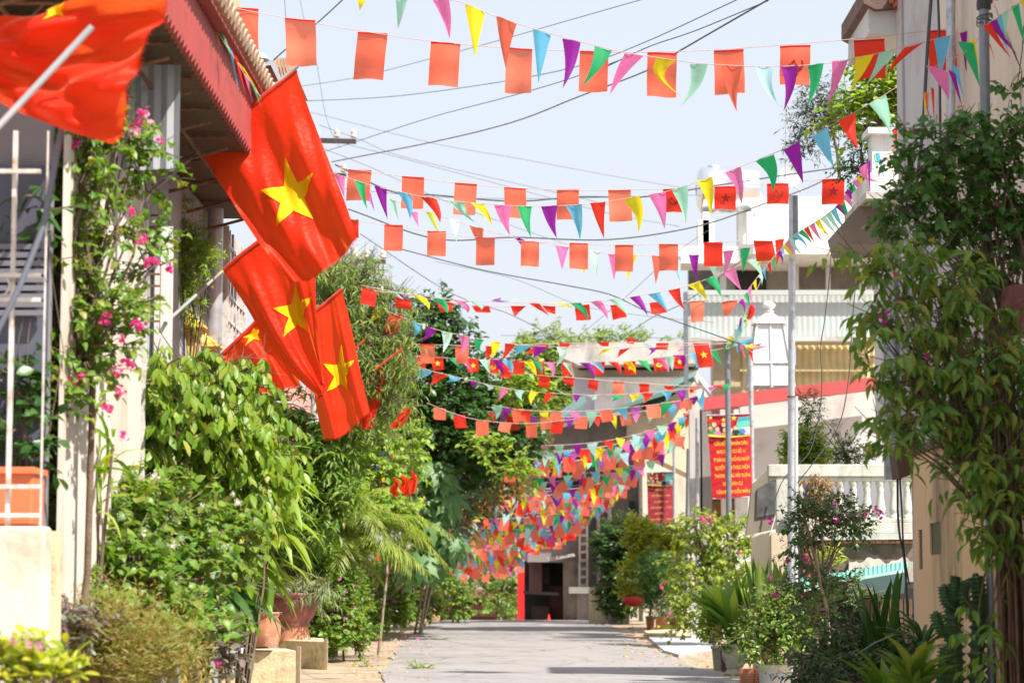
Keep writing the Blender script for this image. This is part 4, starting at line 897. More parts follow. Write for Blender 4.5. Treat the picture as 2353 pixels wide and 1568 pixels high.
# the big one in the middle
bigflag('largest star flag hanging full in the middle of the left side',
        [[(680, 160), (708, 250), (752, 360), (790, 455), (822, 546)],
         [(610, 218), (650, 320), (695, 430), (735, 520), (770, 600)],
         [(535, 280), (580, 375), (625, 480), (665, 565), (718, 636)],
         [(458, 346), (512, 432), (560, 505), (600, 562), (668, 648)]], 20,
        [(.05, 2.0, .6, .35), (.014, 5, 1.0, -.2)], (.46, .50, .28), [(684, 152, 0), (458, 346, .02), (340, 448, -1.6), (300, 482, -2.4)], 1, polecol=GP)
bigflag('second star flag drooping just below the largest one',
        [[(712, 470), (722, 600), (728, 700), (735, 800), (742, 872)],
         [(645, 520), (668, 640), (690, 735), (712, 815), (742, 893)],
         [(575, 570), (608, 680), (640, 765), (680, 842), (738, 905)],
         [(512, 622), (556, 692), (602, 768), (655, 840), (732, 912)]], 21.4,
        [(.055, 1.8, 2.0, .3), (.014, 6, .4, .2)], (.36, .44, .26, .31), [(716, 466, 0), (512, 622, .02), (393, 730, -2.0), (380, 742, -2.2)], 2, polecol=GP)
bigflag('crumpled orange red flag lowest on the left with only a star tip showing',
        [[(640, 690), (655, 760), (672, 820), (688, 884)],
         [(598, 730), (620, 790), (632, 842), (640, 896)],
         [(556, 772), (575, 820), (585, 865), (592, 903)],
         [(512, 812), (518, 850), (522, 872), (548, 903)]], 22.1,
        [(.075, 2.4, .2, .5), (.03, 5, 2.0, .3)], (.52, .10, .17), [(644, 686, 0), (512, 812, .02), (497, 826, .05)], 3, polecol=GP)
bigflag('sharp star flag with straight hem, furthest right of the big four',
        [[(786, 664), (803, 740), (822, 830), (836, 890), (849, 946)],
         [(768, 680), (784, 770), (798, 860), (808, 930), (812, 978)],
         [(748, 696), (752, 790), (762, 880), (772, 950), (778, 1004)],
         [(727, 713), (722, 800), (720, 880), (728, 950), (742, 1008)]], 26.8,
        [(.045, 1.8, 1.0, .2), (.012, 6, 0, .2)], (.47, .46, .25, .37), [(790, 660, 0), (727, 713, .02), (655, 790, .05), (560, 922, .3)], 4, polecol=GP)
bigflag('blurred star flag folded over its grey pole in the top left corner',
        [[(-70, 50), (0, 36), (90, 27), (200, 0), (390, -50)],
         [(-70, 110), (0, 110), (90, 115), (215, 85), (352, 60)],
         [(-60, 170), (10, 178), (100, 200), (200, 205), (310, 190)],
         [(-40, 205), (30, 250), (100, 280), (165, 304), (248, 326)]], 12.7,
        [(.09, 1.4, .5, .6), (.055, 3.0, .3, -.5), (.02, 6, 1, .4)], (.03, .60, .12), None, 5)
b = MB(); b.tube([P(212, 62, 12.5), P(0, 288, 12.4), P(-40, 330, 12.3)], .02, 10); tagm(b.build('flag_pole', GP), 'thick grey pole slanting across the top left flag', 'flag pole')
b = MB(); b.tube([P(143, 290, 12.9), P(100, 520, 12.9), P(45, 660, 12.8), P(-20, 790, 12.8)], .017, 8); tagm(b.build('spare_pole', mat('dark_blue_pole', (.13, .14, .18), .5)), 'dark bare pole leaning before the balcony railing', 'pole')
b = MB(); b.tube([P(700, 938, 26.3), P(670, 925, 25.9), P(600, 922, 25.6)], .015, 8); tagm(b.build('spare_pole', GP), 'grey pole stub under the sharp star flag', 'pole')
# furled flags caught in the bamboo
KF = 1.28
def rag(label, pts, Y, mt, seed):
    r = random.Random(seed); t = thing('furled_flag', label, 'flag', tuple(P(*pts[0][:2], Y)), 'flags tangled in the bamboo')
    L = [P(a, b_, Y) for a, b_, w in pts]; Wd = [w * .55 / S(Y) for a, b_, w in pts]
    def f(u, v):
        p = cr_(L, u); w = float(np.interp(u * (len(Wd) - 1), range(len(Wd)), Wd)); a = (v - .5) * 2
        return p + V((a * w, .05 * math.sin(a * 5 + u * 4 + seed) + .03 * math.sin(9 * a), .02 * math.sin(a * 7 + u * 3)))
    b = MB(); b.grid(f, 16, 12); b.build('flag_cloth', mt, t); return t
rag('orange flag hanging twisted in the bamboo leaves', [(835, 770, 14), (868, 850, 34), (850, 930, 40), (842, 985, 22)], 36.1, FRED, 1)
rag('narrow red flag furled round its pole above the bamboo', [(912, 722, 28), (900, 770, 18), (880, 810, 8), (862, 850, 12)], 36.1, FRED, 2)
0 and rag('long thin red flag hanging behind the light bamboo', [(915, 868, 3), (908, 905, 10), (905, 945, 9), (925, 975, 6)], 33.5, FRED, 3)
rag('small square red flag at the right edge of the bamboo', [(935, 938, 20), (925, 960, 24), (908, 982, 22)], 36.1, FRED, 4)
rag('bright red cloth strips among papaya leaves', [(922, 1092, 4), (934, 1106, 20), (930, 1122, 24), (936, 1138, 14)], 37, FRED, 5)
rag('right hand red cloth strip by the papaya stalk', [(946, 1082, 3), (952, 1100, 12), (950, 1118, 14), (948, 1132, 8)], 37.3, FRED, 6)
rag('left hand orange cloth strip above the round leaves', [(906, 1096, 4), (912, 1112, 10), (904, 1124, 16), (910, 1140, 12)], 37.1, FRED, 7)
for a_, b_, Y, lab in (((925, 800), (860, 850), 32.8, 'red wrapped pole tip sticking out of the bamboo'), ((838, 780), (800, 815), 31.5, 'short red pole tip right of the sharp star flag')):
    b = MB(); b.tube([P(*a_, Y), P(*b_, Y)], .016, 8); tagm(b.build('wrapped_pole', POLER), lab, 'flag pole')
KF = 1.0
# ================================================================ BUNTING
PC = {'r': ('red', (.74, .02, .015), (1, .10, .04)), 's': ('salmon red', (.84, .12, .065), (1, .32, .20)), 'o': ('light salmon red', (.85, .17, .10), (1, .40, .26)), 'y': ('yellow', (.80, .66, .01), (1, .9, .05)), 'g': ('green', (.02, .33, .12), (.05, .7, .25)),  # both lighter reds have the sun's glow on red cloth painted in
      'b': ('sky blue', (.10, .42, .65), (.25, .75, 1)), 'p': ('purple', (.22, .01, .26), (.5, .04, .55)), 'k': ('pink', (.74, .13, .36), (1, .35, .65)), 'm': ('mint green', (.32, .66, .48), (.5, .95, .75)),
      'w': ('pale blue', (.45, .78, .85), (.6, .95, 1)), 'l': ('lime yellow', (.55, .62, .04), (.8, .9, .1)), 'i': ('light mint', (.55, .80, .68), (.7, 1, .85)), 'v': ('violet', (.36, .08, .40), (.7, .2, .75))}
CM = {k: cloth('pennant_' + v[0].replace(' ', '_'), v[1], v[2], .5, .6, 0, 9, .35) for k, v in PC.items()}
PRINT = mat('star_print', (.30, .01, .01), .7, .1)
PRINTY = mat('yellow_print', (.85, .62, .05), .6, .1)
rb = random.Random(21)
def setlab(o, k, shape): o['label'] = '%s %s' % (PC[k][0], shape)
def tri(parent, Y, k, tl, tr, tip, bow=None):
    A_, B_, T_ = P(*tl, Y), P(*tr, Y), P(*tip, Y); bow = rb.uniform(-.10, .10) if bow is None else bow; ph = rb.uniform(0, 6); w = (B_ - A_).length; am = rb.uniform(.12, .3) * w
    T_ = T_ + V((0, rb.uniform(-.3, .3) * (T_ - A_).length, 0))
    side = (B_ - A_)
    def f(u, v):
        l = A_.lerp(T_, u); r = B_.lerp(T_, u); p = l.lerp(r, v)
        return p + side * (bow * math.sin(math.pi * u)) + V((0, am * math.sin(3.2 * u + ph) * u + .10 * w * math.sin(v * 5 + ph) * (1 - u * .7), 0))
    b = MB(); b.grid(f, 8, 4); o = b.build('pennant', CM[k], parent); setlab(o, k, 'triangle'); return o
def star_pts(c, ex, ey, R):
    return [c + ex * (math.sin(math.pi * i / 5) * (R if i % 2 == 0 else R * .4)) + ey * (math.cos(math.pi * i / 5) * (R if i % 2 == 0 else R * .4)) for i in range(10)]
def rect(parent, Y, k, tl, tr, br, bl, mark=None, off=-.012):
    q = [P(*p, Y) for p in (tl, tr, br, bl)]; ph = rb.uniform(0, 6); w = (q[1] - q[0]).length; am = rb.uniform(.06, .14) * w; lean = rb.uniform(-.22, .22); k = rb.choice('sso') if k == 's' else k; lean = lean * (q[3] - q[0]).length
    def f(u, v):
        p = q[0].lerp(q[1], v).lerp(q[3].lerp(q[2], v), u); return p + V((0, lean * u + am * math.sin(v * 4.5 + ph + u) * (.25 + u) + am * .6 * math.sin(u * 7 + ph), 0))
    b = MB(); b.grid(f, 8, 6); o = b.build('small_flag', CM[k], parent); setlab(o, k, 'square flag')
    b = MB(); b.tube([f(.02, i / 6) + V((0, -.004, 0)) for i in range(7)], .0085 * (w / .3), 4); b.build('hem', CM['r'], parent)
    if mark:
        c = f(.5, .5); ex = (f(.5, .6) - f(.5, .4)).normalized(); ey = (f(.4, .5) - f(.6, .5)).normalized(); n = ex.cross(ey)
        n = n * (1 if n.y < 0 else -1); c = c + n * .022; h = (q[3] - q[0]).length; R = min(h, w) * .26; b = MB()
        mm = PRINTY if 'Y' in mark else PRINT
        if 's' in mark:
            s_ = star_pts(c, ex, ey, R); b.add([c] + s_, [(0, i + 1, (i + 1) % 10 + 1) for i in range(10)]); nm = 'star_print'
        else:
            arc = []
            for i in range(13):
                a = math.radians(-150 + i * 230 / 12 - 40); arc.append((a, .12 + .16 * math.sin(math.pi * i / 12)))
            vs = []
            for a, t_ in arc: vs += [c + ex * math.cos(a) * R + ey * math.sin(a) * R, c + ex * math.cos(a) * R * (1 - t_ * 1.6) + ey * math.sin(a) * R * (1 - t_ * 1.6)]
            b.add(vs, [(2 * i, 2 * i + 1, 2 * i + 3, 2 * i + 2) for i in range(12)])
            d1 = (ex + ey).normalized(); d2 = (ex - ey).normalized()
            b.add([c + d2 * R * .95 - d1 * R * .09, c + d2 * R * .95 + d1 * R * .09, c - d2 * R * .5 + d1 * R * .09, c - d2 * R * .5 - d1 * R * .09], [(0, 1, 2, 3)])
            b.add([c - d2 * R * .35 - d1 * R * .4, c - d2 * R * .35 + d1 * R * .25, c - d2 * R * .68 + d1 * R * .25, c - d2 * R * .68 - d1 * R * .4], [(0, 1, 2, 3)]); nm = 'hammer_sickle_print'
        b.build(nm, mm, parent)
    return o
def cord(parent, pts, Y, r=.0035):
    q = [P(x, y, Y if not isinstance(Y, (list, tuple)) else Y[i]) for i, (x, y) in enumerate(pts)]; n = 6 * (len(q) - 1)
    b = MB(); b.tube([cr_(q, i / n) for i in range(n + 1)], r, 4, cap=False); b.build('cord', ROPEM, parent)
TOP = P(2261, 46, 18.3)
def bunting(label, pts, Y, group=None):
    t = thing('bunting', label, 'bunting', tuple(P(*pts[0], Y)), group); cord(t, pts, Y, .0011 * Y / 8 + .001); return t
def R4(x, y, w, h, sk=0, sl=0): return (x, y), (x + w, y + sl), (x + w - sk, y + h + sl * .5), (x - sk, y + h)
# A: topmost row of squares
t = bunting('topmost cord of big red square flags crossing under the sky', [(430, -20), (525, 15), (660, 42), (820, 70), (990, 95), (1160, 110), (1330, 118), (1490, 120), (1640, 115), (1792, 104), (1962, 90), (2130, 72), (2250, 58)], 22.6)
for x, y, w, h, sk, k, mk in ((526, 15, 68, 108, 1, 's', None), (655, 43, 70, 108, -4, 's', None), (822, 72, 69, 106, 12, 's', None), (990, 95, 68, 106, 6, 's', None), (1163, 109, 60, 105, 3, 's', None), (1332, 118, 66, 94, 3, 's', None),
                       (1487, 121, 68, 101, 1, 's', None), (1640, 116, 68, 104, -1, 's', None), (1792, 106, 70, 92, 2, 's', 'hP'[:1]), (1962, 92, 70, 90, -3, 'r', None), (2131, 72, 70, 93, -1, 'r', None)):
    rect(t, 22.6, k, *R4(x, y, w, h, sk, 5 if x < 1300 else (-3 if x > 1600 else 1)), mark=('h' if mk else None))
# B: triangles from the top edge
t = bunting('cord of large bright triangles sagging from the top edge to the steel pole', [(780, -40), (925, -8), (1050, 3), (1110, 27), (1190, 55), (1265, 77), (1330, 95), (1410, 115), (1480, 128), (1560, 140), (1620, 147), (1710, 152), (1800, 153), (1890, 147), (1950, 138), (2050, 115), (2120, 97), (2190, 80), (2255, 62)], 22.0)
for k, a, b_, c, bw in (('y', (820, -12), (846, -6), (826, 23), 0), ('m', (906, -14), (938, -8), (912, 62), .05), ('k', (992, -4), (1032, 2), (1033, 90), .1), ('y', (1068, 10), (1114, 28), (1092, 140), 0), ('s', (1140, 37), (1187, 55), (1162, 152), -.05),
                        ('b', (1224, 68), (1266, 80), (1237, 192), 0), ('p', (1292, 88), (1334, 98), (1292, 211), .15), ('g', (1366, 107), (1407, 117), (1336, 204), .15), ('k', (1436, 122), (1478, 130), (1401, 219), -.12), ('y', (1509, 134), (1552, 140), (1568, 216), -.75), ('m', (1585, 146), (1626, 149), (1563, 245), .3),
                        ('s', (1655, 151), (1706, 153), (1695, 252), -.1), ('w', (1735, 154), (1776, 154), (1790, 250), -.25), ('p', (1793, 153), (1832, 151), (1800, 256), .2), ('g', (1855, 149), (1892, 146), (1853, 246), .2), ('k', (1911, 142), (1949, 137), (1903, 238), .1), ('y', (1965, 131), (2007, 126), (1950, 214), .1),
                        ('m', (2020, 121), (2058, 115), (1988, 198), .1), ('r', (2078, 110), (2122, 98), (2042, 167), -.15), ('b', (2146, 91), (2184, 82), (2158, 184), .05), ('p', (2205, 76), (2238, 64), (2222, 161), .05)):
    tri(t, 22.0, k, a, b_, c, bw)
# B2: continues right of the pole
t = bunting('short run of triangles right of the steel pole at the top right corner', [(2262, 60), (2290, 42), (2330, 16), (2390, -25)], 18.0)
for k, a, b_, c, bw in (('r', (2258, 60), (2275, 50), (2322, 140), -.1), ('p', (2272, 52), (2290, 44), (2338, 125), -.2), ('b', (2288, 44), (2300, 32), (2318, 120), 0), ('m', (2302, 30), (2317, 22), (2305, 126), .1), ('g', (2322, 16), (2340, 8), (2362, 104), 0), ('y', (2342, 4), (2362, -8), (2375, 60), 0)): tri(t, 18.0, k, a, b_, c, bw)
# C: triangles down from the pole to the middle
t = bunting('cord of large triangles rising steeply from left middle to the upper right', [(765, 398), (813, 413), (860, 428), (912, 439), (965, 451), (1030, 461), (1113, 468), (1188, 473), (1260, 473), (1336, 470), (1391, 463), (1470, 451), (1530, 440), (1578, 426), (1637, 406), (1700, 383), (1778, 352), (1837, 325), (1902, 292), (1966, 256), (2035, 216), (2098, 174), (2160, 130), (2250, 66)], 27)
for k, a, b_, c, bw in (('k', (768, 400), (792, 405), (792, 456), 0), ('g', (813, 413), (840, 421), (845, 483), -.1), ('p', (860, 427), (889, 432), (890, 502), -.05), ('b', (912, 439), (944, 447), (942, 502), .15), ('r', (964, 450), (1002, 456), (1012, 514), .15), ('m', (1030, 460), (1068, 465), (1092, 510), -.2), ('y', (1080, 465), (1112, 469), (1131, 521), .1),
                        ('k', (1135, 470), (1176, 473), (1172, 544), -.1), ('g', (1188, 473), (1222, 474), (1220, 548), -.1), ('p', (1243, 474), (1281, 472), (1279, 549), -.1), ('b', (1299, 472), (1336, 469), (1333, 548), .1), ('r', (1356, 467), (1391, 463), (1389, 546), -.05), ('y', (1432, 458), (1470, 450), (1467, 534), .25), ('k', (1490, 448), (1530, 439), (1528, 524), .05), ('m', (1543, 436), (1579, 425), (1575, 514), .1),
                        ('y', (1600, 416), (1637, 406), (1634, 494), .1), ('k', (1665, 398), (1701, 383), (1706, 466), .15), ('g', (1735, 371), (1778, 354), (1774, 446), .2), ('p', (1800, 344), (1837, 325), (1847, 418), .05), ('b', (1865, 315), (1902, 292), (1918, 385), -.05), ('r', (1925, 278), (1966, 257), (1970, 349), -.1), ('m', (1995, 239), (2036, 217), (2048, 311), .05), ('y', (2055, 196), (2098, 174), (2118, 273), .05)):
    tri(t, 27, k, a, b_, c, bw)
# bunches behind the steel pole
t = bunting('bunched triangles hanging behind the steel pole over the climber', [(2130, 160), (2180, 140), (2230, 110), (2262, 66)], 19.0)
for k, a, b_, c, bw in (('g', (2200, 95), (2236, 100), (2246, 203), .1), ('y', (2228, 92), (2240, 90), (2250, 155), 0), ('k', (2128, 150), (2180, 165), (2180, 230), 0), ('p', (2178, 160), (2196, 170), (2218, 246), -.1), ('b', (2188, 150), (2204, 158), (2216, 226), -.1), ('r', (2268, 90), (2276, 104), (2286, 144), 0), ('r', (2138, 200), (2146, 205), (2142, 290), 0), ('s', (2122, 212), (2134, 212), (2130, 270), 0), ('y', (2122, 215), (2128, 215), (2124, 300), 0)): tri(t, 19.0, k, a, b_, c, bw)
t = bunting('crumpled triangles caught on the top of the climber', [(2010, 420), (2060, 330), (2110, 255), (2140, 200)], 27)
for k, a, b_, c, bw in (('b', (2074, 275), (2086, 262), (2078, 305), .2), ('m', (2088, 262), (2100, 258), (2102, 296), 0), ('k', (2066, 292), (2080, 286), (2078, 322), 0), ('r', (2048, 300), (2060, 290), (2050, 360), .5), ('y', (2040, 340), (2052, 345), (2090, 354), 0), ('b', (2010, 352), (2020, 350), (2032, 420), 0), ('m', (2006, 356), (2018, 352), (2014, 400), 0), ('k', (1974, 385), (1996, 372), (2022, 418), -.6), ('p', (1992, 372), (2000, 368), (1996, 445), 0), ('p', (2086, 318), (2094, 316), (2108, 350), 0)): tri(t, 27, k, a, b_, c, bw)
for nm_, pt_ in (('a', P(2250, 58, 22.6)), ('b', P(2255, 62, 22.0)), ('c', P(2250, 66, 27)), ('d', P(2262, 66, 19.0)), ('e', P(2262, 60, 18.0))):
    b = MB(); b.tube([pt_, TOP], .003, 4, cap=False); b.build('tie_cord', ROPEM, bpy.data.objects[{'a': 'bunting', 'b': 'bunting.001', 'e': 'bunting.002', 'c': 'bunting.003', 'd': 'bunting.004'}[nm_]])
# D: second row of squares
t = bunting('second cord of red squares running behind the rising triangles', [(770, 383), (797, 388), (853, 395), (930, 406), (1043, 420), (1157, 430), (1278, 436), (1397, 437), (1527, 434), (1640, 429), (1762, 422), (1888, 412), (1945, 409)], 31)
for x, y, w, h, sk, k, mk in ((800, 388, 54, 71, 6, 's', None), (924, 405, 51, 76, 2, 's', None), (1045, 420, 51, 74, 4, 's', None), (1158, 430, 50, 72, -2, 's', None), (1279, 435, 51, 68, 0, 's', None), (1397, 437, 52, 73, -3, 's', None), (1523, 434, 44, 52, -4, 'r', 'h'), (1641, 429, 50, 52, 0, 'r', 's'), (1762, 422, 50, 47, 0, 'r', 'h'), (1889, 411, 51, 57, 0, 'r', 's')):
    rect(t, 31, k, *R4(x, y, w, h, sk, 3 if x < 1200 else -1), mark=mk)
# E: third squares
t = bunting('third cord of smaller red squares, left end behind the big flag', [(800, 502), (883, 516), (983, 530), (1093, 545), (1195, 554), (1307, 559), (1412, 562), (1513, 560), (1618, 557), (1733, 551), (1800, 546)], 37)
for x, y, w, h, sk, k in ((802, 503, 22, 42, 0, 'r'), (883, 516, 43, 60, 1, 's'), (982, 530, 43, 58, 1, 's'), (1094, 545, 43, 62, 1, 's'), (1197, 554, 42, 58, 1, 's'), (1308, 558, 43, 60, 0, 's'), (1413, 562, 42, 60, 0, 's'), (1514, 560, 44, 60, -1, 's'), (1617, 556, 43, 55, 0, 'r'), (1731, 552, 44, 46, -8, 'r')):
    rect(t, 37, k, *R4(x, y, w, h, sk, 1))
# F
t = bunting('cord of light coloured triangles just under the third squares', [(768, 400), (836, 436), (893, 456), (980, 486), (1078, 517), (1180, 545), (1300, 567), (1400, 583), (1460, 586), (1560, 588), (1648, 580), (1723, 569), (1762, 558), (1820, 540)], 39)
for k, a, b_, c, bw in (('v', (836, 438), (852, 444), (862, 488), 0), ('m', (890, 455), (908, 460), (917, 508), 0), ('k', (942, 487), (960, 487), (962, 522), 0), ('l', (978, 485), (996, 488), (1016, 547), -.1), ('i', (1032, 503), (1056, 507), (1049, 560), 0), ('s', (1078, 517), (1111, 525), (1107, 582), 0), ('p', (1177, 540), (1205, 552), (1204, 580), .2), ('g', (1240, 554), (1250, 556), (1288, 562), .1), ('k', (1276, 565), (1307, 567), (1291, 621), 0), ('y', (1315, 570), (1343, 572), (1338, 633), .25), ('i', (1353, 577), (1379, 577), (1369, 641), 0), ('k', (1397, 582), (1424, 584), (1410, 646), 0), ('y', (1438, 585), (1464, 586), (1441, 643), 0),
                        ('s', (1497, 587), (1523, 588), (1507, 652), 0), ('w', (1542, 587), (1566, 587), (1566, 650), -.1), ('p', (1582, 585), (1606, 584), (1604, 645), -.1), ('i', (1620, 581), (1648, 579), (1648, 644), -.1), ('k', (1661, 577), (1686, 574), (1663, 635), .1), ('g', (1700, 571), (1724, 568), (1707, 626), .05), ('y', (1737, 562), (1768, 555), (1738, 616), .15), ('r', (1780, 552), (1802, 548), (1784, 612), .05)):
    tri(t, 39, k, a, b_, c, bw)
# bundle towards the light pole and up to the balcony
t = bunting('cord of tightly spaced triangles climbing from the grey pole to the white balcony', [(1700, 690), (1745, 630), (1790, 575), (1815, 545), (1870, 512), (1920, 475), (1950, 430), (1990, 380), (2040, 320)], 33)
seq = 'pgkyibrgpwykmbgrkyimbpgk'
pth = [(1700, 690), (1745, 630), (1790, 575), (1815, 545), (1870, 512), (1920, 475), (1950, 430), (1990, 380), (2020, 340)]
for i in range(34):
    u = i / 33 * (len(pth) - 1); j = min(int(u), len(pth) - 2); f_ = u - j; x = pth[j][0] * (1 - f_) + pth[j + 1][0] * f_; y = pth[j][1] * (1 - f_) + pth[j + 1][1] * f_
    big = .55 + .45 * min(1, abs(x - 1760) / 180); k = seq[i % len(seq)]
    tri(t, 33, k, (x - 5 * big, y + 4), (x + 9 * big, y - 5), (x + (38 + rb.uniform(-14, 10)) * big * (1 if x > 1800 else .35), y + (52 + rb.uniform(-12, 8)) * big), rb.uniform(-.4, .4))
# G
t = bunting('cord of triangles rising right past the corrugated balcony', [(860, 668), (945, 676), (1035, 687), (1130, 692), (1265, 697), (1400, 689), (1447, 682), (1562, 661), (1645, 632), (1735, 590), (1810, 545)], 43)
for k, a, b_, c, bw in (('m', (890, 668), (912, 672), (928, 690), 0), ('p', (900, 671), (922, 676), (940, 690), 0), ('y', (945, 676), (976, 682), (986, 713), .2), ('g', (990, 683), (1021, 688), (1028, 722), .2), ('k', (1036, 687), (1066, 692), (1074, 718), .3), ('m', (1072, 690), (1098, 694), (1106, 712), .3), ('v', (1128, 690), (1152, 683), (1175, 690), -.5), ('w', (1172, 690), (1196, 688), (1222, 683), .2), ('r', (1212, 695), (1240, 697), (1263, 725), 0), ('y', (1262, 695), (1300, 697), (1314, 706), .1), ('g', (1308, 696), (1334, 695), (1352, 735), .2), ('k', (1355, 692), (1381, 690), (1396, 735), .2), ('m', (1399, 688), (1428, 686), (1441, 727), .1), ('p', (1446, 683), (1470, 679), (1488, 727), .1),
                        ('b', (1488, 676), (1515, 671), (1533, 716), .1), ('r', (1534, 667), (1562, 660), (1575, 711), -.1), ('y', (1578, 655), (1606, 645), (1627, 688), .1), ('g', (1619, 642), (1645, 632), (1657, 683), .1), ('k', (1662, 628), (1688, 612), (1703, 666), 0), ('m', (1717, 600), (1737, 590), (1753, 642), .1)):
    tri(t, 43, k, a, b_, c, bw)
t = bunting('cord of dark red squares blown flat below the triangles', [(830, 655), (1005, 690), (1125, 703), (1250, 703), (1403, 700), (1493, 697), (1585, 691), (1700, 690)], 44)
for q in (((832, 660), (866, 668), (862, 706), (828, 698)), ((908, 680), (944, 690), (944, 712), (908, 705)), ((1002, 690), (1043, 697), (1036, 718), (1012, 716)), ((1084, 703), (1124, 703), (1128, 718), (1094, 718)), ((1173, 703), (1208, 703), (1190, 720), (1182, 728)), ((1246, 702), (1276, 704), (1276, 722), (1256, 716)), ((1320, 702), (1354, 699), (1358, 733), (1324, 736)), ((1402, 701), (1436, 698), (1440, 728), (1408, 735)), ((1492, 696), (1526, 692), (1532, 718), (1496, 723)), ((1585, 692), (1619, 690), (1616, 738), (1588, 742)), ((1658, 694), (1696, 688), (1676, 722), (1664, 726))):
    rect(t, 44, 'r' if q[0][0] < 1580 else 's', *q)
# I
t = bunting('cord of mixed triangles falling from the bamboo to the middle', [(830, 690), (885, 712), (943, 736), (1015, 760), (1110, 779), (1200, 792), (1340, 798), (1480, 797), (1600, 792), (1660, 790)], 46)
for k, a, b_, c, bw in (('m', (832, 692), (850, 700), (838, 722), 0), ('y', (860, 706), (888, 715), (848, 742), .1), ('s', (895, 722), (925, 732), (888, 765), -.2), ('b', (940, 737), (967, 744), (950, 772), .3), ('p', (978, 748), (1004, 757), (966, 784), .2), ('i', (1014, 760), (1040, 766), (1018, 811), .1), ('k', (1052, 770), (1079, 775), (1060, 815), .15), ('g', (1090, 777), (1113, 781), (1108, 812), -.3), ('y', (1125, 784), (1150, 786), (1125, 826), .2), ('r', (1160, 788), (1184, 790), (1152, 828), .1), ('b', (1186, 792), (1222, 794), (1178, 815), .1), ('p', (1224, 794), (1260, 795), (1223, 822), .1), ('i', (1278, 797), (1304, 797), (1276, 842), .3), ('k', (1304, 793), (1330, 797), (1346, 800), .3), ('m', (1352, 794), (1374, 797), (1400, 800), -.3), ('y', (1385, 802), (1414, 800), (1372, 816), 0), ('r', (1424, 802), (1448, 799), (1417, 822), 0), ('w', (1462, 788), (1486, 790), (1504, 800), .2), ('p', (1488, 800), (1506, 797), (1486, 818), .5), ('m', (1512, 800), (1540, 797), (1556, 796), -.3), ('k', (1562, 802), (1600, 790), (1556, 808), 0)):
    tri(t, 46, k, a, b_, c, bw)
# J squares
t = bunting('cord of pink red squares level with the top of the dark tree', [(850, 784), (895, 787), (970, 791), (1047, 793), (1113, 795), (1240, 790), (1400, 786), (1520, 787), (1680, 788)], 50)
for q in (((894, 788), (929, 789), (928, 834), (901, 834)), ((966, 790), (999, 791), (998, 833), (966, 833)), ((1046, 793), (1077, 794), (1076, 835), (1047, 835)), ((1116, 795), (1146, 795), (1122, 820), (1116, 824)), ((1232, 792), (1262, 792), (1240, 812), (1206, 812)), ((1284, 788), (1312, 788), (1300, 806), (1290, 806)), ((1372, 786), (1400, 784), (1398, 796), (1380, 794)), ((1440, 776), (1462, 778), (1456, 790), (1440, 788)), ((1508, 788), (1536, 788), (1534, 803), (1506, 803)), ((1592, 788), (1628, 786), (1640, 842), (1606, 845))):
    rect(t, 50, 's' if q[0][0] < 1100 else 'r', *q, mark='sY' if q[0][0] in (1440, 1592) else None)
t = bunting('double cord of triangles and emblem squares across the cream gable', [(880, 812), (960, 818), (1070, 824), (1180, 830), (1300, 833), (1450, 829), (1560, 818), (1660, 800)], 53)
for x, k, mk in ((897, 'r', None), (948, 'r', 'hY'), (990, 'r', 'sY'), (1072, 'r', 'sY'), (1116, 'r', 'hY'), (1178, 'r', None), (1222, 'r', 'h'), (1290, 'r', None), (1362, 'r', None), (1432, 'r', 'sY'), (1500, 'r', 'hY'), (1546, 'r', 'sY'), (1602, 'r', 'sY')):
    y = float(np.interp(x, [880, 1070, 1300, 1450, 1660], [812, 824, 833, 829, 800])); s_ = rb.uniform(-4, 2); rect(t, 53, k, (x, y), (x + 28, y - 1), (x + 27 - s_, y + 30), (x + 2 - s_, y + 31), mark=mk)
for x, k in ((920, 'y'), (932, 'g'), (1030, 'g'), (1052, 'k'), (1100, 'm'), (1130, 'p'), (1150, 'b'), (1204, 'y'), (1218, 'g'), (1252, 'k'), (1292, 'm'), (1330, 'p'), (1354, 'b'), (1396, 'r'), (1430, 'y'), (1464, 'g'), (1500, 'k'), (1526, 'm'), (1552, 'p'), (1580, 'b'), (1626, 'g')):
    y = float(np.interp(x, [880, 1070, 1300, 1450, 1660], [812, 824, 833, 829, 800])); w = rb.uniform(20, 26); tri(t, 52.9, k, (x, y), (x + w, y + 1), (x + w + rb.uniform(-6, 12), y + rb.uniform(26, 38)), rb.uniform(-.1, .3))
t = bunting('cord of blue and purple triangles dropping out of the bamboo', [(875, 805), (930, 830), (985, 850), (1060, 868), (1140, 887), (1230, 900), (1380, 907), (1500, 900), (1640, 888)], 51)
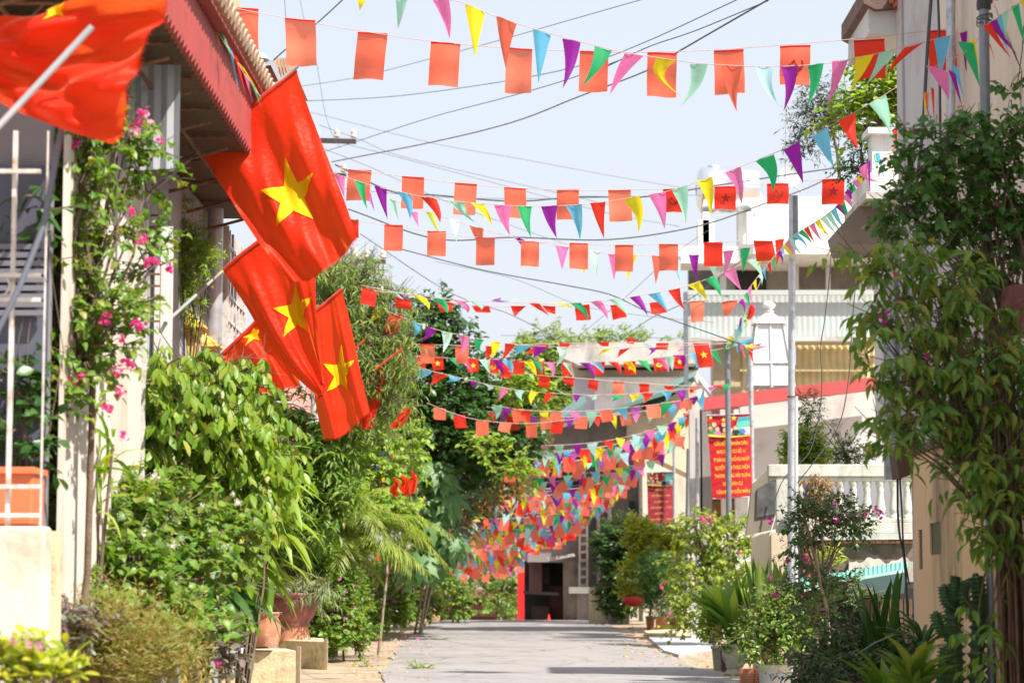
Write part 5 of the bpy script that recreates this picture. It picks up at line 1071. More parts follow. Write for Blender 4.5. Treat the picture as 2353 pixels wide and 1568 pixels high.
for k, a, b_, c, bw in (('y', (912, 826), (932, 832), (900, 858), 0), ('b', (960, 845), (996, 852), (950, 872), .2), ('r', (998, 852), (1030, 862), (990, 884), 0), ('b', (1030, 862), (1062, 868), (1024, 878), .2), ('p', (1078, 872), (1100, 878), (1086, 890), 0), ('i', (1112, 880), (1134, 886), (1120, 896), .2), ('k', (1150, 890), (1170, 892), (1143, 922), .1), ('m', (1182, 894), (1206, 898), (1200, 922), -.2), ('y', (1218, 898), (1238, 901), (1220, 932), -.2), ('r', (1252, 901), (1276, 903), (1250, 928), 0), ('w', (1272, 892), (1292, 902), (1306, 906), 0), ('p', (1314, 905), (1334, 907), (1324, 924), 0), ('i', (1348, 907), (1372, 907), (1360, 920), .2), ('k', (1374, 905), (1400, 906), (1408, 909), 0), ('g', (1402, 907), (1434, 907), (1404, 922), .2), ('y', (1446, 906), (1470, 904), (1452, 924), .1), ('r', (1476, 906), (1502, 902), (1480, 926), .1), ('b', (1520, 900), (1544, 898), (1532, 922), .1), ('p', (1550, 900), (1576, 896), (1566, 924), .1), ('i', (1592, 896), (1614, 892), (1604, 920), .1), ('k', (1626, 890), (1652, 884), (1632, 900), 0), ('g', (1660, 884), (1682, 880), (1664, 898), 0)):
    tri(t, 51, k, a, b_, c, bw)
t = bunting('sparse cord of plain red squares across the green roof', [(1150, 850), (1240, 862), (1300, 866), (1420, 876), (1540, 884), (1680, 888)], 55)
for q in (((1148, 832), (1176, 834), (1174, 868), (1150, 866)), ((1238, 862), (1264, 864), (1262, 892), (1236, 886)), ((1294, 866), (1320, 868), (1318, 888), (1296, 880)), ((1352, 872), (1376, 874), (1372, 898), (1350, 890)), ((1408, 876), (1434, 878), (1432, 910), (1406, 908)), ((1468, 880), (1492, 882), (1490, 910), (1470, 902)), ((1526, 886), (1548, 886), (1546, 898), (1526, 892)), ((1584, 888), (1608, 888), (1606, 902), (1584, 902)), ((1640, 885), (1666, 884), (1664, 892), (1636, 890))):
    rect(t, 55, 'r' if q[0][0] != 1408 else 's', *q)
# far rows: shared unit meshes
UNIT = {}
def unit(kind, k):
    if (kind, k) in UNIT: return UNIT[kind, k]
    out = []; r = random.Random(hash(k) % 97 if False else ord(k))
    for i in range(5):
        b = MB(); ph = r.uniform(0, 6); bow = r.uniform(-.3, .3); tipx = r.uniform(-.35, .45); ty = r.uniform(-.3, .3); hh = r.uniform(.75, 1.05)
        if kind == 't': b.grid(lambda u, v: V(((v - .5) * (1 - u) + tipx * u * u + bow * math.sin(math.pi * u) * .4, ty * u + .25 * math.sin(2.8 * u + ph) * u, -u * hh)), 5, 3)
        else: b.grid(lambda u, v: V(((v - .5) + tipx * .35 * u, ty * .5 * u + .08 * math.sin(5 * v + ph + u) * (.3 + u), -u * hh)), 5, 4)
        me = bpy.data.meshes.new('pennant' if kind == 't' else 'small_flag'); me.from_pydata([tuple(p) for p in b.v], [], b.f); me.materials.append(CM[k]); me.polygons.foreach_set('use_smooth', [True] * len(b.f)); out.append(me)
    UNIT[kind, k] = out; return out
def autorow(label, pts, Y, mode, seed, slope_right=None):
    """mode: t triangles, r squares, m both"""
    r = random.Random(seed); t = bunting(label, pts, Y); q = [P(x, y, Y) for x, y in pts]; L = sum((q[i + 1] - q[i]).length for i in range(len(q) - 1))
    sp = .56 if mode == 'r' else (.32 if mode == 't' else .29); n = int(L / sp); off = wloc(t); cols = 'ygkmpbr' if mode != 'f' else 'ygkm'
    for i in range(n):
        p = cr_(q, (i + .5 + r.uniform(-.12, .12)) / n); kind = {'t': 't', 'r': 'r', 'm': 'ttr'[i % 3]}[mode]
        k = cols[(i + seed) % 7] if kind == 't' else r.choice('sssoor')
        if kind == 't' and r.random() < .12: k = r.choice('wlisv')
        me = r.choice(unit(kind, k)); o = bpy.data.objects.new('pennant' if kind == 't' else 'small_flag', me); C.objects.link(o); o.parent = t; o.location = p - off
        s_ = r.uniform(.9, 1.1)
        if kind == 't': o.scale = (.28 * s_, .3, .40 * s_ * r.choice((1, 1, 1, .75)))
        else: o.scale = (.29 * s_, .3, .37 * s_ * r.choice((1, 1, .8)))
        o.rotation_euler = (r.uniform(-.25, .35), r.uniform(-.18, .18), r.uniform(-.35, .35)); setlab(o, k, 'triangle' if kind == 't' else 'square flag')
rows = [
 ('mixed row at the height of the red beam, over the shaded concrete front', [(1130, 930), (1210, 942), (1330, 944), (1450, 935), (1560, 920), (1612, 905)], 58, 'm'),
 ('lower mixed row just beneath the beam height, many red squares', [(1120, 945), (1220, 955), (1340, 957), (1470, 945), (1590, 920)], 60, 'm'),
 ('row of triangles slanting up to the larger banner pole', [(1120, 1012), (1200, 1022), (1320, 1020), (1430, 1005), (1530, 975), (1590, 945)], 62, 't'),
 ('row of triangles under the slanting row, right end dark', [(1130, 1030), (1230, 1040), (1350, 1032), (1450, 1012), (1560, 980)], 63, 't'),
 ('row of squares through the upper dark tree edge', [(1140, 1044), (1240, 1052), (1350, 1045), (1470, 1022), (1580, 985)], 64, 'r'),
 ('mixed row just above the smaller banner, left part in tree shade', [(1150, 1060), (1260, 1062), (1370, 1050), (1460, 1030), (1520, 1010)], 66, 'm'),
 ('tight run of small triangles climbing steeply above the smaller banner', [(1460, 1075), (1500, 1055), (1540, 1025), (1575, 995)], 66, 't'),
 ('row of triangles starting in the tree and ending at the smaller banner', [(1075, 1080), (1150, 1092), (1250, 1096), (1350, 1086), (1430, 1072), (1482, 1062)], 69, 't'),
 ('row of squares directly beneath the banner height', [(1120, 1100), (1220, 1110), (1320, 1103), (1420, 1084), (1480, 1070)], 70, 'r'),
 ('row of triangles ending left of the smaller banner', [(1110, 1108), (1220, 1128), (1330, 1120), (1420, 1098), (1470, 1085)], 71.5, 't'),
 ('row of squares with a few triangles above the papaya leaves', [(1060, 1145), (1170, 1152), (1280, 1148), (1370, 1130), (1440, 1105)], 74, 'm'),
 ('row of triangles over the vent block column top', [(1070, 1158), (1180, 1166), (1290, 1160), (1380, 1136), (1430, 1118)], 75, 't'),
 ('row of squares crossing the middle of the far cluster', [(1040, 1182), (1150, 1190), (1260, 1182), (1360, 1155), (1410, 1135)], 77, 'r'),
 ('row of triangles one below the middle squares', [(1050, 1196), (1150, 1204), (1250, 1198), (1340, 1175), (1400, 1150)], 78.5, 't'),
 ('mixed row ending at the vent block column', [(1035, 1210), (1140, 1222), (1230, 1218), (1310, 1196), (1370, 1165)], 80, 'm'),
 ('row of triangles in front of the dark upper doorway wall', [(1030, 1222), (1130, 1236), (1230, 1230), (1310, 1205), (1350, 1185)], 82, 't'),
 ('squares row low in the far cluster, long and level', [(1000, 1243), (1090, 1250), (1180, 1250), (1260, 1234), (1330, 1204)], 84, 'r'),
 ('triangles row low in the far cluster, long and level', [(1000, 1255), (1090, 1264), (1180, 1262), (1250, 1248), (1310, 1220)], 86, 't'),
 ('squares row third from the bottom before the red gate', [(1000, 1262), (1080, 1274), (1160, 1276), (1240, 1262), (1290, 1238)], 88, 'm'),
 ('second lowest row of squares before the red gate beam', [(995, 1275), (1070, 1290), (1140, 1292), (1220, 1276), (1262, 1258)], 90, 'r'),
 ('lowest row hanging left of the red gate post', [(990, 1290), (1050, 1306), (1120, 1302), (1200, 1286), (1240, 1270)], 92, 'm'),
 ('mixed row hidden partly in the dark orange leaved tree', [(1090, 1130), (1190, 1140), (1290, 1134), (1390, 1115), (1450, 1092)], 73, 'm'),
 ('row of squares partly behind the palm fronds', [(1020, 1228), (1120, 1240), (1220, 1238), (1290, 1218), (1340, 1195)], 83, 'r'),
 ('row of squares showing in gaps of the big dark tree', [(980, 925), (1060, 955), (1130, 968), (1220, 972), (1320, 962)], 57, 'r'),
]
for i, (lab, pts, Y, mode) in enumerate(rows): autorow('far bunting: ' + lab, pts, Y, mode, i + 3)
for i, (lab, pts, Y, mode) in enumerate(rows):
    if pts[0][1] > 1000 and 'steeply' not in lab: autorow('lower twin of ' + lab, [(x - 8, y + 9 + (i % 3) * 2) for x, y in pts], Y + .7, 'tmr'[i % 3] if mode != 't' else 't', i + 60)
more = [
 ('extra triangles row tucked under the middle squares', 1192, 78, 't'), ('extra mixed row touching the papaya leaves', 1150, 74.6, 'm'), ('extra squares row low over the doorway wall', 1226, 82.6, 'r'),
 ('extra triangles row low over the doorway wall', 1238, 83.5, 't'), ('extra mixed row just above the doorway', 1256, 86.6, 'm'), ('extra triangles row just above the gate beam', 1268, 88.8, 't'),
 ('extra squares row touching the gate beam', 1282, 91, 'r'), ('extra triangles row in front of the gate beam', 1296, 93, 't'), ('bottom mixed row under the gate beam', 1306, 94, 'm'), ('bottom triangles row under the gate beam', 1312, 95, 't')]
for i, (lab, ym, Y, mode) in enumerate(more):
    k = (ym - 1150) / 165; xr = 1440 - 205 * k; xl = 1050 - 62 * k; rise = 34 - 14 * k
    autorow('far bunting: ' + lab, [(xl, ym - 12), ((xl * 2 + xr) / 3, ym), ((xl + 2 * xr) / 3, ym - 4), (xr, ym - rise)], Y, mode, i + 40)
t = bunting('coloured triangles dangling along the red fascia edge', [(424, -30), (455, 5), (490, 60), (530, 120), (565, 175), (598, 222)], 17.6)
for k, a, b_, c, bw in (('b', (426, -14), (440, -8), (434, 48), 0), ('v', (452, -6), (464, 0), (468, 68), .2), ('r', (462, 6), (476, 16), (494, 90), 0), ('y', (474, 20), (484, 30), (510, 116), .2), ('g', (492, 55), (506, 66), (540, 150), 0), ('m', (506, 74), (518, 86), (536, 140), 0), ('b', (524, 104), (534, 118), (549, 216), 0), ('r', (534, 120), (546, 134), (566, 222), 0), ('y', (546, 142), (560, 156), (598, 224), .3), ('k', (560, 168), (572, 178), (580, 236), 0), ('g', (574, 182), (586, 200), (602, 250), 0)): tri(t, 17.6, k, a, b_, c, bw)
# bundle on the banner pole
t = bunting('knot of triangles bunched at the top of the dark grey pole', [(1750, 640), (1722, 700), (1690, 760), (1668, 800), (1700, 790), (1730, 810)], 57)
for i in range(26):
    k = 'gkybprmb'[i % 8]; u = rb.random(); x, y = (1735 - 65 * u, 690 + 105 * u) if i < 15 else (1680 + 45 * u, 775 + 25 * u)
    a = rb.uniform(-.6, 1.4) if i > 14 else rb.uniform(1.6, 2.4); l = rb.uniform(28, 46); tri(t, 57 + rb.uniform(-.2, .2), k, (x - 6, y - 4), (x + 8, y + 5), (x + math.cos(a) * l * (1 if i > 14 else .6), y + math.sin(a) * l), rb.uniform(-.3, .3))
# ================================================================ wires
def wire(label, pts, Y0, Y1, r=.011, m=WIREM):
    n = len(pts); q = [P(x, y, Y0 + (Y1 - Y0) * i / (n - 1)) for i, (x, y) in enumerate(pts)]; k = 8 * (n - 1)
    b = MB(); b.tube([cr_(q, i / k) for i in range(k + 1)], r, 5, cap=False); tagm(b.build('power_line', m), label, 'cable', 'overhead cables across the sky')
wire('short cable rising from the second square to the top edge', [(600, 165), (655, 115), (735, 48), (800, -12)], 30, 30, .009)
wire('thin drop cable running down to the iron crossarm', [(686, -20), (700, 50), (728, 150), (745, 250), (762, 305), (782, 340)], 57, 57, .006)
wire('faint thin cable near the street lamp', [(653, -20), (658, 60), (668, 150)], 30, 30, .004)
W2 = mat('grey_wire', (.16, .17, .19), .6)
wire('cable rising gently behind the topmost squares to the top edge', [(680, 200), (820, 178), (990, 135), (1140, 95), (1290, 52), (1490, -5)], 57, 34, .007, W2)
wire('cable starting level with the large flag and curving up to the right', [(685, 233), (900, 222), (1140, 190), (1330, 152), (1480, 98), (1710, -8)], 57, 32, .008)
wire('cable from the crossarm climbing to the topmost squares', [(740, 350), (810, 328), (990, 270), (1170, 222), (1300, 184), (1420, 140)], 57, 36, .008)
wire('thickest cable from the crossarm sweeping up to the top edge', [(762, 372), (1000, 325), (1180, 280), (1330, 222), (1480, 165), (1560, 118), (1775, -6)], 57, 32, .013)
wire('cable branching beside the thickest cable near the top edge', [(1380, 160), (1490, 108), (1600, 70), (1765, 2)], 36, 33, .008)
wire('pale cable descending from the large flag across the blank sky', [(715, 258), (1000, 330), (1180, 362), (1400, 403), (1560, 430)], 57, 66, .008, W2)
wire('upper one of two parallel cables descending right from the crossarm', [(735, 288), (830, 322), (920, 358), (1180, 420), (1400, 470)], 57, 66, .008, W2)
wire('lower one of two parallel cables descending right from the crossarm', [(800, 332), (910, 360), (1180, 432), (1400, 490), (1560, 520)], 57, 66, .008, W2)
wire('cable falling from the crossarm to behind the second squares', [(740, 340), (860, 388), (1000, 452), (1180, 520), (1300, 560)], 57, 66, .008, W2)
wire('bundle cable sagging behind the second squares', [(770, 378), (900, 440), (1000, 448), (1180, 462), (1330, 452), (1480, 452), (1620, 430), (1790, 404), (1925, 385)], 42, 46, .015)
wire('thin level cable behind the second squares', [(760, 430), (1000, 452), (1250, 456), (1500, 450), (1620, 448)], 44, 47, .006, W2)
wire('cable running under the third squares and rising to the white roof', [(800, 480), (1000, 548), (1180, 545), (1400, 550), (1600, 520), (1750, 470), (1870, 425), (1935, 385)], 41, 44, .013)
wire('cable falling left to right below the third squares', [(828, 537), (1031, 670), (1175, 723), (1300, 790)], 50, 56, .011, W2)
wire('long cable falling from the second pole to the grey balcony', [(925, 573), (1108, 620), (1300, 655), (1400, 676), (1480, 712), (1560, 740), (1640, 768), (1700, 790)], 50, 47, .012)
wire('thin cable crossing low over the lime treetops', [(1000, 600), (1180, 640), (1330, 700), (1480, 725), (1640, 740)], 52, 54, .007, W2)
wire('thin straight cable level above the concrete roof slab', [(1150, 770), (1350, 773), (1600, 778), (1660, 790)], 60, 60, .008, W2)
wire('cable rising right from the concrete roof to the squares', [(1430, 775), (1500, 728), (1580, 690), (1700, 600)], 58, 50, .01, W2)
wire('faint cable rising right over the lime tree', [(1330, 772), (1440, 680), (1540, 590), (1640, 520)], 60, 50, .006, W2)
wire('loose black cable looping down at the tree top', [(1042, 712), (1062, 730), (1065, 770), (1058, 800), (1030, 830)], 42, 42, .006)
wire('left hanging black cable behind the grey pole', [(1912, 540), (1905, 640), (1895, 730), (1885, 800), (1888, 880), (1880, 960), (1858, 1040), (1800, 1100), (1770, 1180)], 34, 34, .008)
wire('right hanging black cable before the red beam', [(1968, 560), (1966, 640), (1958, 740), (1948, 880), (1925, 980), (1870, 1060), (1830, 1110)], 33, 33, .008)
wire('heavy black cable dropping along the right building', [(2140, -20), (2130, 120), (2120, 290), (2106, 420)], 22, 22, .017)
wire('second heavy cable beside the first one on the pier', [(2154, -20), (2158, 100), (2160, 290), (2163, 400)], 22.2, 22.2, .013)
wire('pair of slack black cables hanging past the balustrade, left one', [(2062, 1080), (2062, 1170), (2067, 1230), (2078, 1290), (2085, 1420)], 22.3, 22.3, .011)
wire('pair of slack black cables hanging past the balustrade, right one', [(2066, 1080), (2072, 1180), (2076, 1260), (2088, 1340)], 22.3, 22.3, .009)
wire('white cable clipped along the cream pillar', [(1786, 1150), (1795, 1110), (1782, 1180), (1768, 1230)], 37, 37, .01, WHITE)
# ================================================================ banners
def text_mesh(s, size, name='lettering', m=None, parent=None, M=None):
    cu = bpy.data.curves.new(name, 'FONT'); cu.body = s; cu.align_x = 'CENTER'; cu.align_y = 'CENTER'; cu.size = size; cu.offset = size * .004; cu.resolution_u = 2
    o = bpy.data.objects.new(name, cu); C.objects.link(o); bpy.context.view_layer.update()
    me = bpy.data.meshes.new_from_object(o.evaluated_get(bpy.context.evaluated_depsgraph_get())); bpy.data.objects.remove(o)
    me.materials.clear(); me.materials.append(m); r = bpy.data.objects.new(name, me); C.objects.link(r); r.parent = parent; r.matrix_basis = M; return r
def banner(label, rc, Y, lines, col, dim):
    (x0, y0), (x1, y0b), (x1b, y1b), (x0b, y1) = rc; t = thing('street_banner', label, 'banner', tuple(P(x0, y0, Y)), 'red banners with yellow writing'); off = wloc(t)
    q = [P(x, y, Y) for x, y in rc]
    def f(u, v, d=0): return q[0].lerp(q[1], v).lerp(q[3].lerp(q[2], v), u) + V((0, .03 * math.sin(v * 5 + u * 3) - d, 0))
    b = MB(); b.grid(lambda u, v: f(u, v), 12, 8); b.build('banner_sheet', mat('banner_red_' + dim, col, .6, .06), t)
    # printed top picture
    pc = {'sky': (.12, .55, .45), 'teal': (.03, .35, .45), 'skin': (.75, .42, .28), 'green': (.05, .25, .10), 'white': (.75, .72, .68), 'pink': (.7, .2, .35), 'black': (.04, .03, .03), 'gold': (.85, .6, .08), 'blue': (.08, .22, .6), 'or': (.75, .25, .08)}
    k_ = 1.0 if dim == 'bright' else .6; pm = {k: mat('print_%s_%s' % (k, dim), tuple(c * k_ for c in v), .6, .08) for k, v in pc.items()}
    def poly(nm, uv, d): b = MB(); b.add([f(u, v, d) for u, v in uv], [tuple(range(len(uv)))]); b.build('printed_picture', pm[nm], t)
    def disc(nm, u, v, r_, d, a=1.0, n=12): poly(nm, [(u + r_ * a * .52 * math.sin(i / n * 6.2832), v + r_ * math.cos(i / n * 6.2832)) for i in range(n)], d)
    poly('sky', [(.05, .72), (.03, .99), (.25, .99), (.25, .62), (.14, .66)], .04); poly('teal', [(.04, .72), (.035, .99), (.075, .99), (.08, .72)], .045)
    poly('green', [(.09, .03), (.14, .17), (.22, .22), (.25, .4), (.245, .03)], .04); poly('white', [(.20, .45), (.16, .6), (.16, .99), (.25, .99), (.25, .4)], .047); poly('blue', [(.19, .74), (.17, .84), (.22, .9), (.235, .78)], .05)
    for (u, v, c1) in ((.115, .15, 'green'), (.165, .06, 'green'), (.17, .22, 'pink'), (.12, .38, 'black'), (.165, .65, 'black'), (.185, .40, 'or')):
        disc(c1, u + .05, v, .085, .052, .8); disc('black' if c1 != 'green' else 'green', u - .012, v, .06, .056, .6); disc('skin', u, v, .052, .06)
    poly('gold', [(.225, .0), (.248, .25), (.262, .55), (.258, 1), (.268, 1), (.28, .55), (.27, .25), (.252, .0)], .062)
    for (u, v, R_) in ((.045, .62, .075), (.06, .38, .06), (.03, .08, .05)):
        b = MB(); b.add([f(u - R_ * .5 * math.cos(math.pi * i / 5) * (1 if i % 2 == 0 else .4), v + R_ * math.sin(math.pi * i / 5) * (1 if i % 2 == 0 else .4), .064) for i in range(10)] + [f(u, v, .064)], [(10, i, (i + 1) % 10) for i in range(10)]); b.build('printed_star', pm['gold'], t)
    ym = mat('banner_yellow_' + dim, (.86, .60, .04) if dim == 'bright' else (.62, .42, .10), .6)
    W_ = (q[1] - q[0]).length; H_ = (q[3] - q[0]).length; ex = (q[1] - q[0]).normalized(); ez = (q[0] - q[3]).normalized()
    for i, (s, wd) in enumerate(lines):
        u = .36 + i * (.58 / (len(lines) - 1)) - .01; c = f(u, .52, .05); M = Matrix(((ex.x, ez.x, 0, c.x - off.x), (ex.y, ez.y, -1, c.y - off.y), (ex.z, ez.z, 0, c.z - off.z), (0, 0, 0, 1)))
        o = text_mesh(s, H_ * .060, 'lettering', ym, t, M); xs = [v.co.x for v in o.data.vertices]; w0 = max(xs) - min(xs); kx = wd * W_ / w0
        o.matrix_basis = M @ Matrix.Diagonal((kx, 1.0, 1, 1)); o['label'] = 'line reading ' + s
    for u in (0, 1): b = MB(); b.tube([f(u, 0) , f(u, 1)], .018, 6); b.build('banner_rod', STEEL, t)
banner('larger red banner with seven yellow lines behind the grey pole', ((1624, 954), (1722, 950), (1729, 1140), (1637, 1145)), 58.0,
       [('CÁN BỘ VÀ NHÂN DÂN', .78), ('KHU DÂN CƯ SỐ 11', .66), ('ĐOÀN KẾT THỐNG NHẤT', .84), ('QUYẾT TÂM THỰC HIỆN', .80), ('THÀNH CÔNG XÂY DỰNG', .84), ('KHU DÂN CƯ', .46), ('VĂN MINH KIỂU MẪU', .78)], (.50, .010, .02), 'bright')
banner('smaller faded red banner with six yellow lines on the left', ((1486, 1085), (1546, 1083), (1547, 1200), (1489, 1201)), 73.3,
       [('XÂY DỰNG', .42), ('NẾP SỐNG VĂN MINH', .70), ('LÀ GÓP PHẦN', .56), ('XÂY DỰNG THỊ TRẤN', .82), ('KHU DÂN CƯ', .50), ('GIÀU ĐẸP VĂN MINH', .84)], (.36, .03, .05), 'dim')
# blue sign in the leaves
t = thing('blue_sign', 'blue sign with white line border half hidden in green leaves', 'sign', tuple(P(862, 1070, 35)))
b = MB(); KF = 1.4; b.fb(832, 1038, 890, 1088, 38.2, .04); b.build('sign_board', mat('sign_blue', (.02, .17, .62), .4, .05), t)
b = MB()
for rc in ((837, 1042, 885, 1044), (837, 1082, 885, 1084), (837, 1044, 839, 1082), (883, 1044, 885, 1082)): b.fb(*rc, 38.18, .01)
b.build('white_border', WHITE, t)
b = MB(); b.fq([(850, 1052), (862, 1050), (872, 1064), (866, 1072), (846, 1070)], 38.18, .01); b.build('white_symbol', WHITE, t)
KF = 1.0
# ================================================================ PLANTS
LIME = leafmat('leaf_lime', [(.12, .24, .02), (.20, .34, .03), (.30, .42, .05), (.16, .30, .03), (.42, .44, .08)], .45)
MID = leafmat('leaf_mid_green', [(.08, .19, .02), (.13, .26, .03), (.22, .34, .05), (.09, .20, .022), (.32, .33, .06)], .42)
DEEP = leafmat('leaf_deep_green', [(.02, .07, .014), (.035, .105, .02), (.07, .16, .03), (.03, .09, .018)], .28, .35)
SHADE = leafmat('leaf_climber', [(.09, .20, .035), (.13, .26, .04), (.24, .34, .055), (.10, .22, .035), (.16, .28, .04), (.34, .33, .06)], .42, .36)
HEART = leafmat('leaf_heart', [(.05, .15, .035), (.08, .20, .04), (.13, .25, .05)], .34, .38)
YEL = leafmat('leaf_yellow_green', [(.26, .36, .03), (.38, .42, .04), (.50, .48, .06), (.16, .28, .03)], .45)
YG = leafmat('leaf_fresh_green', [(.14, .26, .03), (.26, .36, .04), (.36, .40, .05), (.08, .18, .02)], .42)
BAMB = leafmat('leaf_bamboo', [(.08, .17, .025), (.15, .25, .04), (.34, .37, .07), (.07, .15, .02), (.11, .2, .03)], .4)
PAPA = leafmat('leaf_papaya', [(.07, .17, .06), (.12, .25, .08), (.10, .21, .06)], .35, .45)
PALM = leafmat('leaf_palm', [(.14, .24, .035), (.26, .36, .06), (.40, .42, .10), (.10, .19, .03)], .42, .4)
DPALM = leafmat('leaf_dark_palm', [(.06, .14, .05), (.10, .20, .06), (.16, .26, .09)], .35, .4)
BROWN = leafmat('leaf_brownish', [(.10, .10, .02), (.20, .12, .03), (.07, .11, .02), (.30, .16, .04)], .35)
FEATH = leafmat('leaf_feathery', [(.28, .22, .06), (.20, .26, .05), (.40, .24, .10), (.24, .28, .07)], .4)
PURP = leafmat('leaf_purple', [(.12, .04, .07), (.20, .14, .15), (.30, .30, .26), (.10, .12, .06)], .25, .3)
SNAKE = leafmat('leaf_snake', [(.08, .18, .03), (.16, .27, .05), (.30, .38, .08)], .25, .4)
FARL = leafmat('leaf_far', [(.10, .17, .03), (.18, .26, .05), (.26, .34, .07)], .4)
FP = cloth('bract_pink', (.78, .06, .30), (1, .15, .5), .45, .6); FM = cloth('bract_magenta', (.42, .01, .24), (.8, .03, .45), .45, .6)
FW = cloth('petal_white', (.8, .76, .68), None, .3); FPL = cloth('petal_light_pink', (.75, .30, .55), (1, .5, .75), .4); FPALE = cloth('bract_pale', (.85, .55, .60), (1, .75, .8), .45)
B = blobpx
def pts_(l, Y): return [P(x, y, Y) for x, y in l]
# ---- left side, near to far
gb = lambda x, y, Y: V((P(x, y, Y).x, Y * KF, gz(Y * KF)))
plant('croton', 'yellow green croton in the bottom left corner', 'shrub', gb(60, 1560, 12.4), [B(30, 1540, 80, 50, 12.5), B(105, 1558, 50, 35, 12.5)], ('oval', .10, .04), YEL, 11, 6, .12, -.3, 1.3, 60, trunk=.02, up=.9, flw=[(FPL, pts_([(28, 1470), (66, 1478), (92, 1484)], 12.3), .025)])
plant('feathery_plant', 'brownish feathery plants over the mauve pot', 'plant', gb(250, 1600, 15.6), [B(300, 1530, 120, 80, 15.6), B(190, 1515, 80, 65, 15.5), B(240, 1480, 60, 50, 15.6), B(390, 1560, 60, 50, 15.8)], ('lance', .07, .010), FEATH, 12, 12, .30, -.1, .9, 0, lo=True, trunk=.01, up=1.2)
plant('purple_plant', 'purple and silver leaved plant at the foot of the white plinth', 'plant', gb(160, 1440, 15.2), [B(135, 1425, 45, 50, 15.0), B(215, 1435, 50, 30, 15.4)], ('oval', .08, .035), PURP, 13, 6, .12, .2, .55, 50, trunk=.012, up=.6)
plant('purple_plant', 'purple leaved ground plants beside the cream planter', 'plant', gb(480, 1500, 18), [B(420, 1475, 90, 28, 17.6), B(500, 1500, 50, 50, 18), B(350, 1450, 80, 25, 17.4)], ('oval', .09, .045), PURP, 14, 6, .12, .2, 1.0, 50, trunk=.012, up=.6)
KF = 0.93; plant('mixed_bush', 'big tangled bush of heart shaped leaves behind the feathery plants', 'bush', gb(300, 1440, 18.5),
      [B(230, 1180, 120, 90, 18.4), B(150, 1230, 60, 80, 17.6), B(160, 1350, 60, 50, 17.2), B(360, 1200, 120, 90, 18.8), B(190, 1320, 90, 90, 18.0), B(310, 1330, 110, 100, 18.0), B(420, 1330, 90, 100, 18.6), B(300, 1420, 150, 50, 17.8), B(520, 1250, 70, 80, 19.4), B(470, 1440, 60, 40, 18.2)],
      ('heart', .085, .06), MID, 15, 7, .22, .3, 1.0, 300, trunk=.02, stems=4, bark=MATS['paletwig'], flw=[(FW, pts_([(535, 1135), (548, 1155), (465, 1160), (395, 1250), (420, 1235), (330, 1225), (155, 1200), (355, 1090)], 17.9), .035), (FM, pts_([(128, 1330), (500, 1525), (185, 1375)], 17), .03)]); KF = 1.0
KF = 0.92; plant('lime_bush', 'large bright lime green bush with drooping leaves left of centre', 'bush', gb(450, 1400, 21),
      [B(450, 860, 110, 65, 20.4), B(370, 870, 50, 60, 20.0), B(345, 1000, 50, 80, 20.0), B(520, 880, 90, 70, 20.6), B(330, 960, 70, 90, 20.2), B(460, 970, 130, 90, 20.2), B(580, 1010, 70, 90, 20.6), B(400, 1080, 110, 80, 20.4), B(530, 1110, 110, 80, 20.6), B(620, 1120, 40, 70, 21)],
      ('oval', .13, .055), LIME, 16, 7, .24, 1.7, .85, 300, trunk=.035, stems=2, up=.2, flw=[(FM, pts_([(410, 995), (240, 935)], 19.8), .02)]); KF = 1.0
plant('bougainvillea', 'climbing bougainvillea with pink flowers over the cream siding', 'climber', gb(150, 1200, 15.4),
      [B(185, 420, 60, 60, 15.3), B(290, 300, 45, 75, 15.6), B(200, 320, 60, 50, 15.3), B(60, 330, 60, 40, 15.0), B(140, 560, 50, 80, 15.2), B(250, 520, 60, 60, 15.5), B(330, 400, 35, 60, 15.8), B(240, 700, 80, 50, 15.3), B(180, 800, 55, 80, 15.2), B(270, 760, 50, 70, 15.5), B(120, 900, 60, 60, 15.1), B(40, 620, 50, 110, 14.95), B(350, 600, 30, 70, 15.9), B(200, 8, 60, 18, 16), B(60, 800, 40, 70, 14.9)],
      ('heart', .065, .05), MID, 17, 7, .22, .35, .62, 260, trunk=.028, bark=MATS['bark'],
      flw=[(FP, pts_([(325, 255), (318, 285), (50, 350), (75, 330), (150, 335), (168, 330), (300, 487), (325, 552), (368, 323), (335, 602), (355, 600), (240, 735), (250, 725), (312, 742), (322, 748), (280, 780), (268, 855), (292, 830), (300, 840), (275, 897), (170, 875), (185, 870), (250, 935), (285, 1000), (395, 618)], 15.1), .042), (FPALE, pts_([(335, 262), (345, 280), (310, 300)], 15.1), .035)])
t = thing('climbing_stem', 'thick brown trunk of the climber leaning before the cream siding', 'trunk', tuple(gb(140, 1100, 15.1))); b = MB()
b.tube([P(142, 960, 15.1), P(135, 850, 15.1), P(128, 720, 15.15), P(150, 640, 15.15), P(158, 560, 15.2), P(185, 480, 15.2)], [.045, .04, .04, .034, .028, .015], 8); b.build('stem', MATS['bark'], t)
plant('conifer', 'fluffy yellow green conifer beside the grey siding', 'shrub', gb(430, 800, 21.3), [B(425, 600, 40, 60, 21), B(440, 560, 28, 40, 21), B(470, 600, 25, 30, 21), B(400, 470, 14, 50, 21), B(420, 680, 28, 50, 21), B(395, 560, 16, 60, 21)], ('lance', .05, .012), LIME, 18, 12, .14, .3, .9, 0, lo=True, trunk=.015)
plant('porch_plant', 'dark leafy plants inside the porch behind the railing', 'plant', gb(60, 1180, 14.6), [B(60, 980, 60, 90, 14.5), B(30, 880, 40, 60, 14.5), B(100, 480, 30, 60, 14.6)], ('oval', .10, .06), DEEP, 19, 6, .18, .3, .6, 60, trunk=.012)
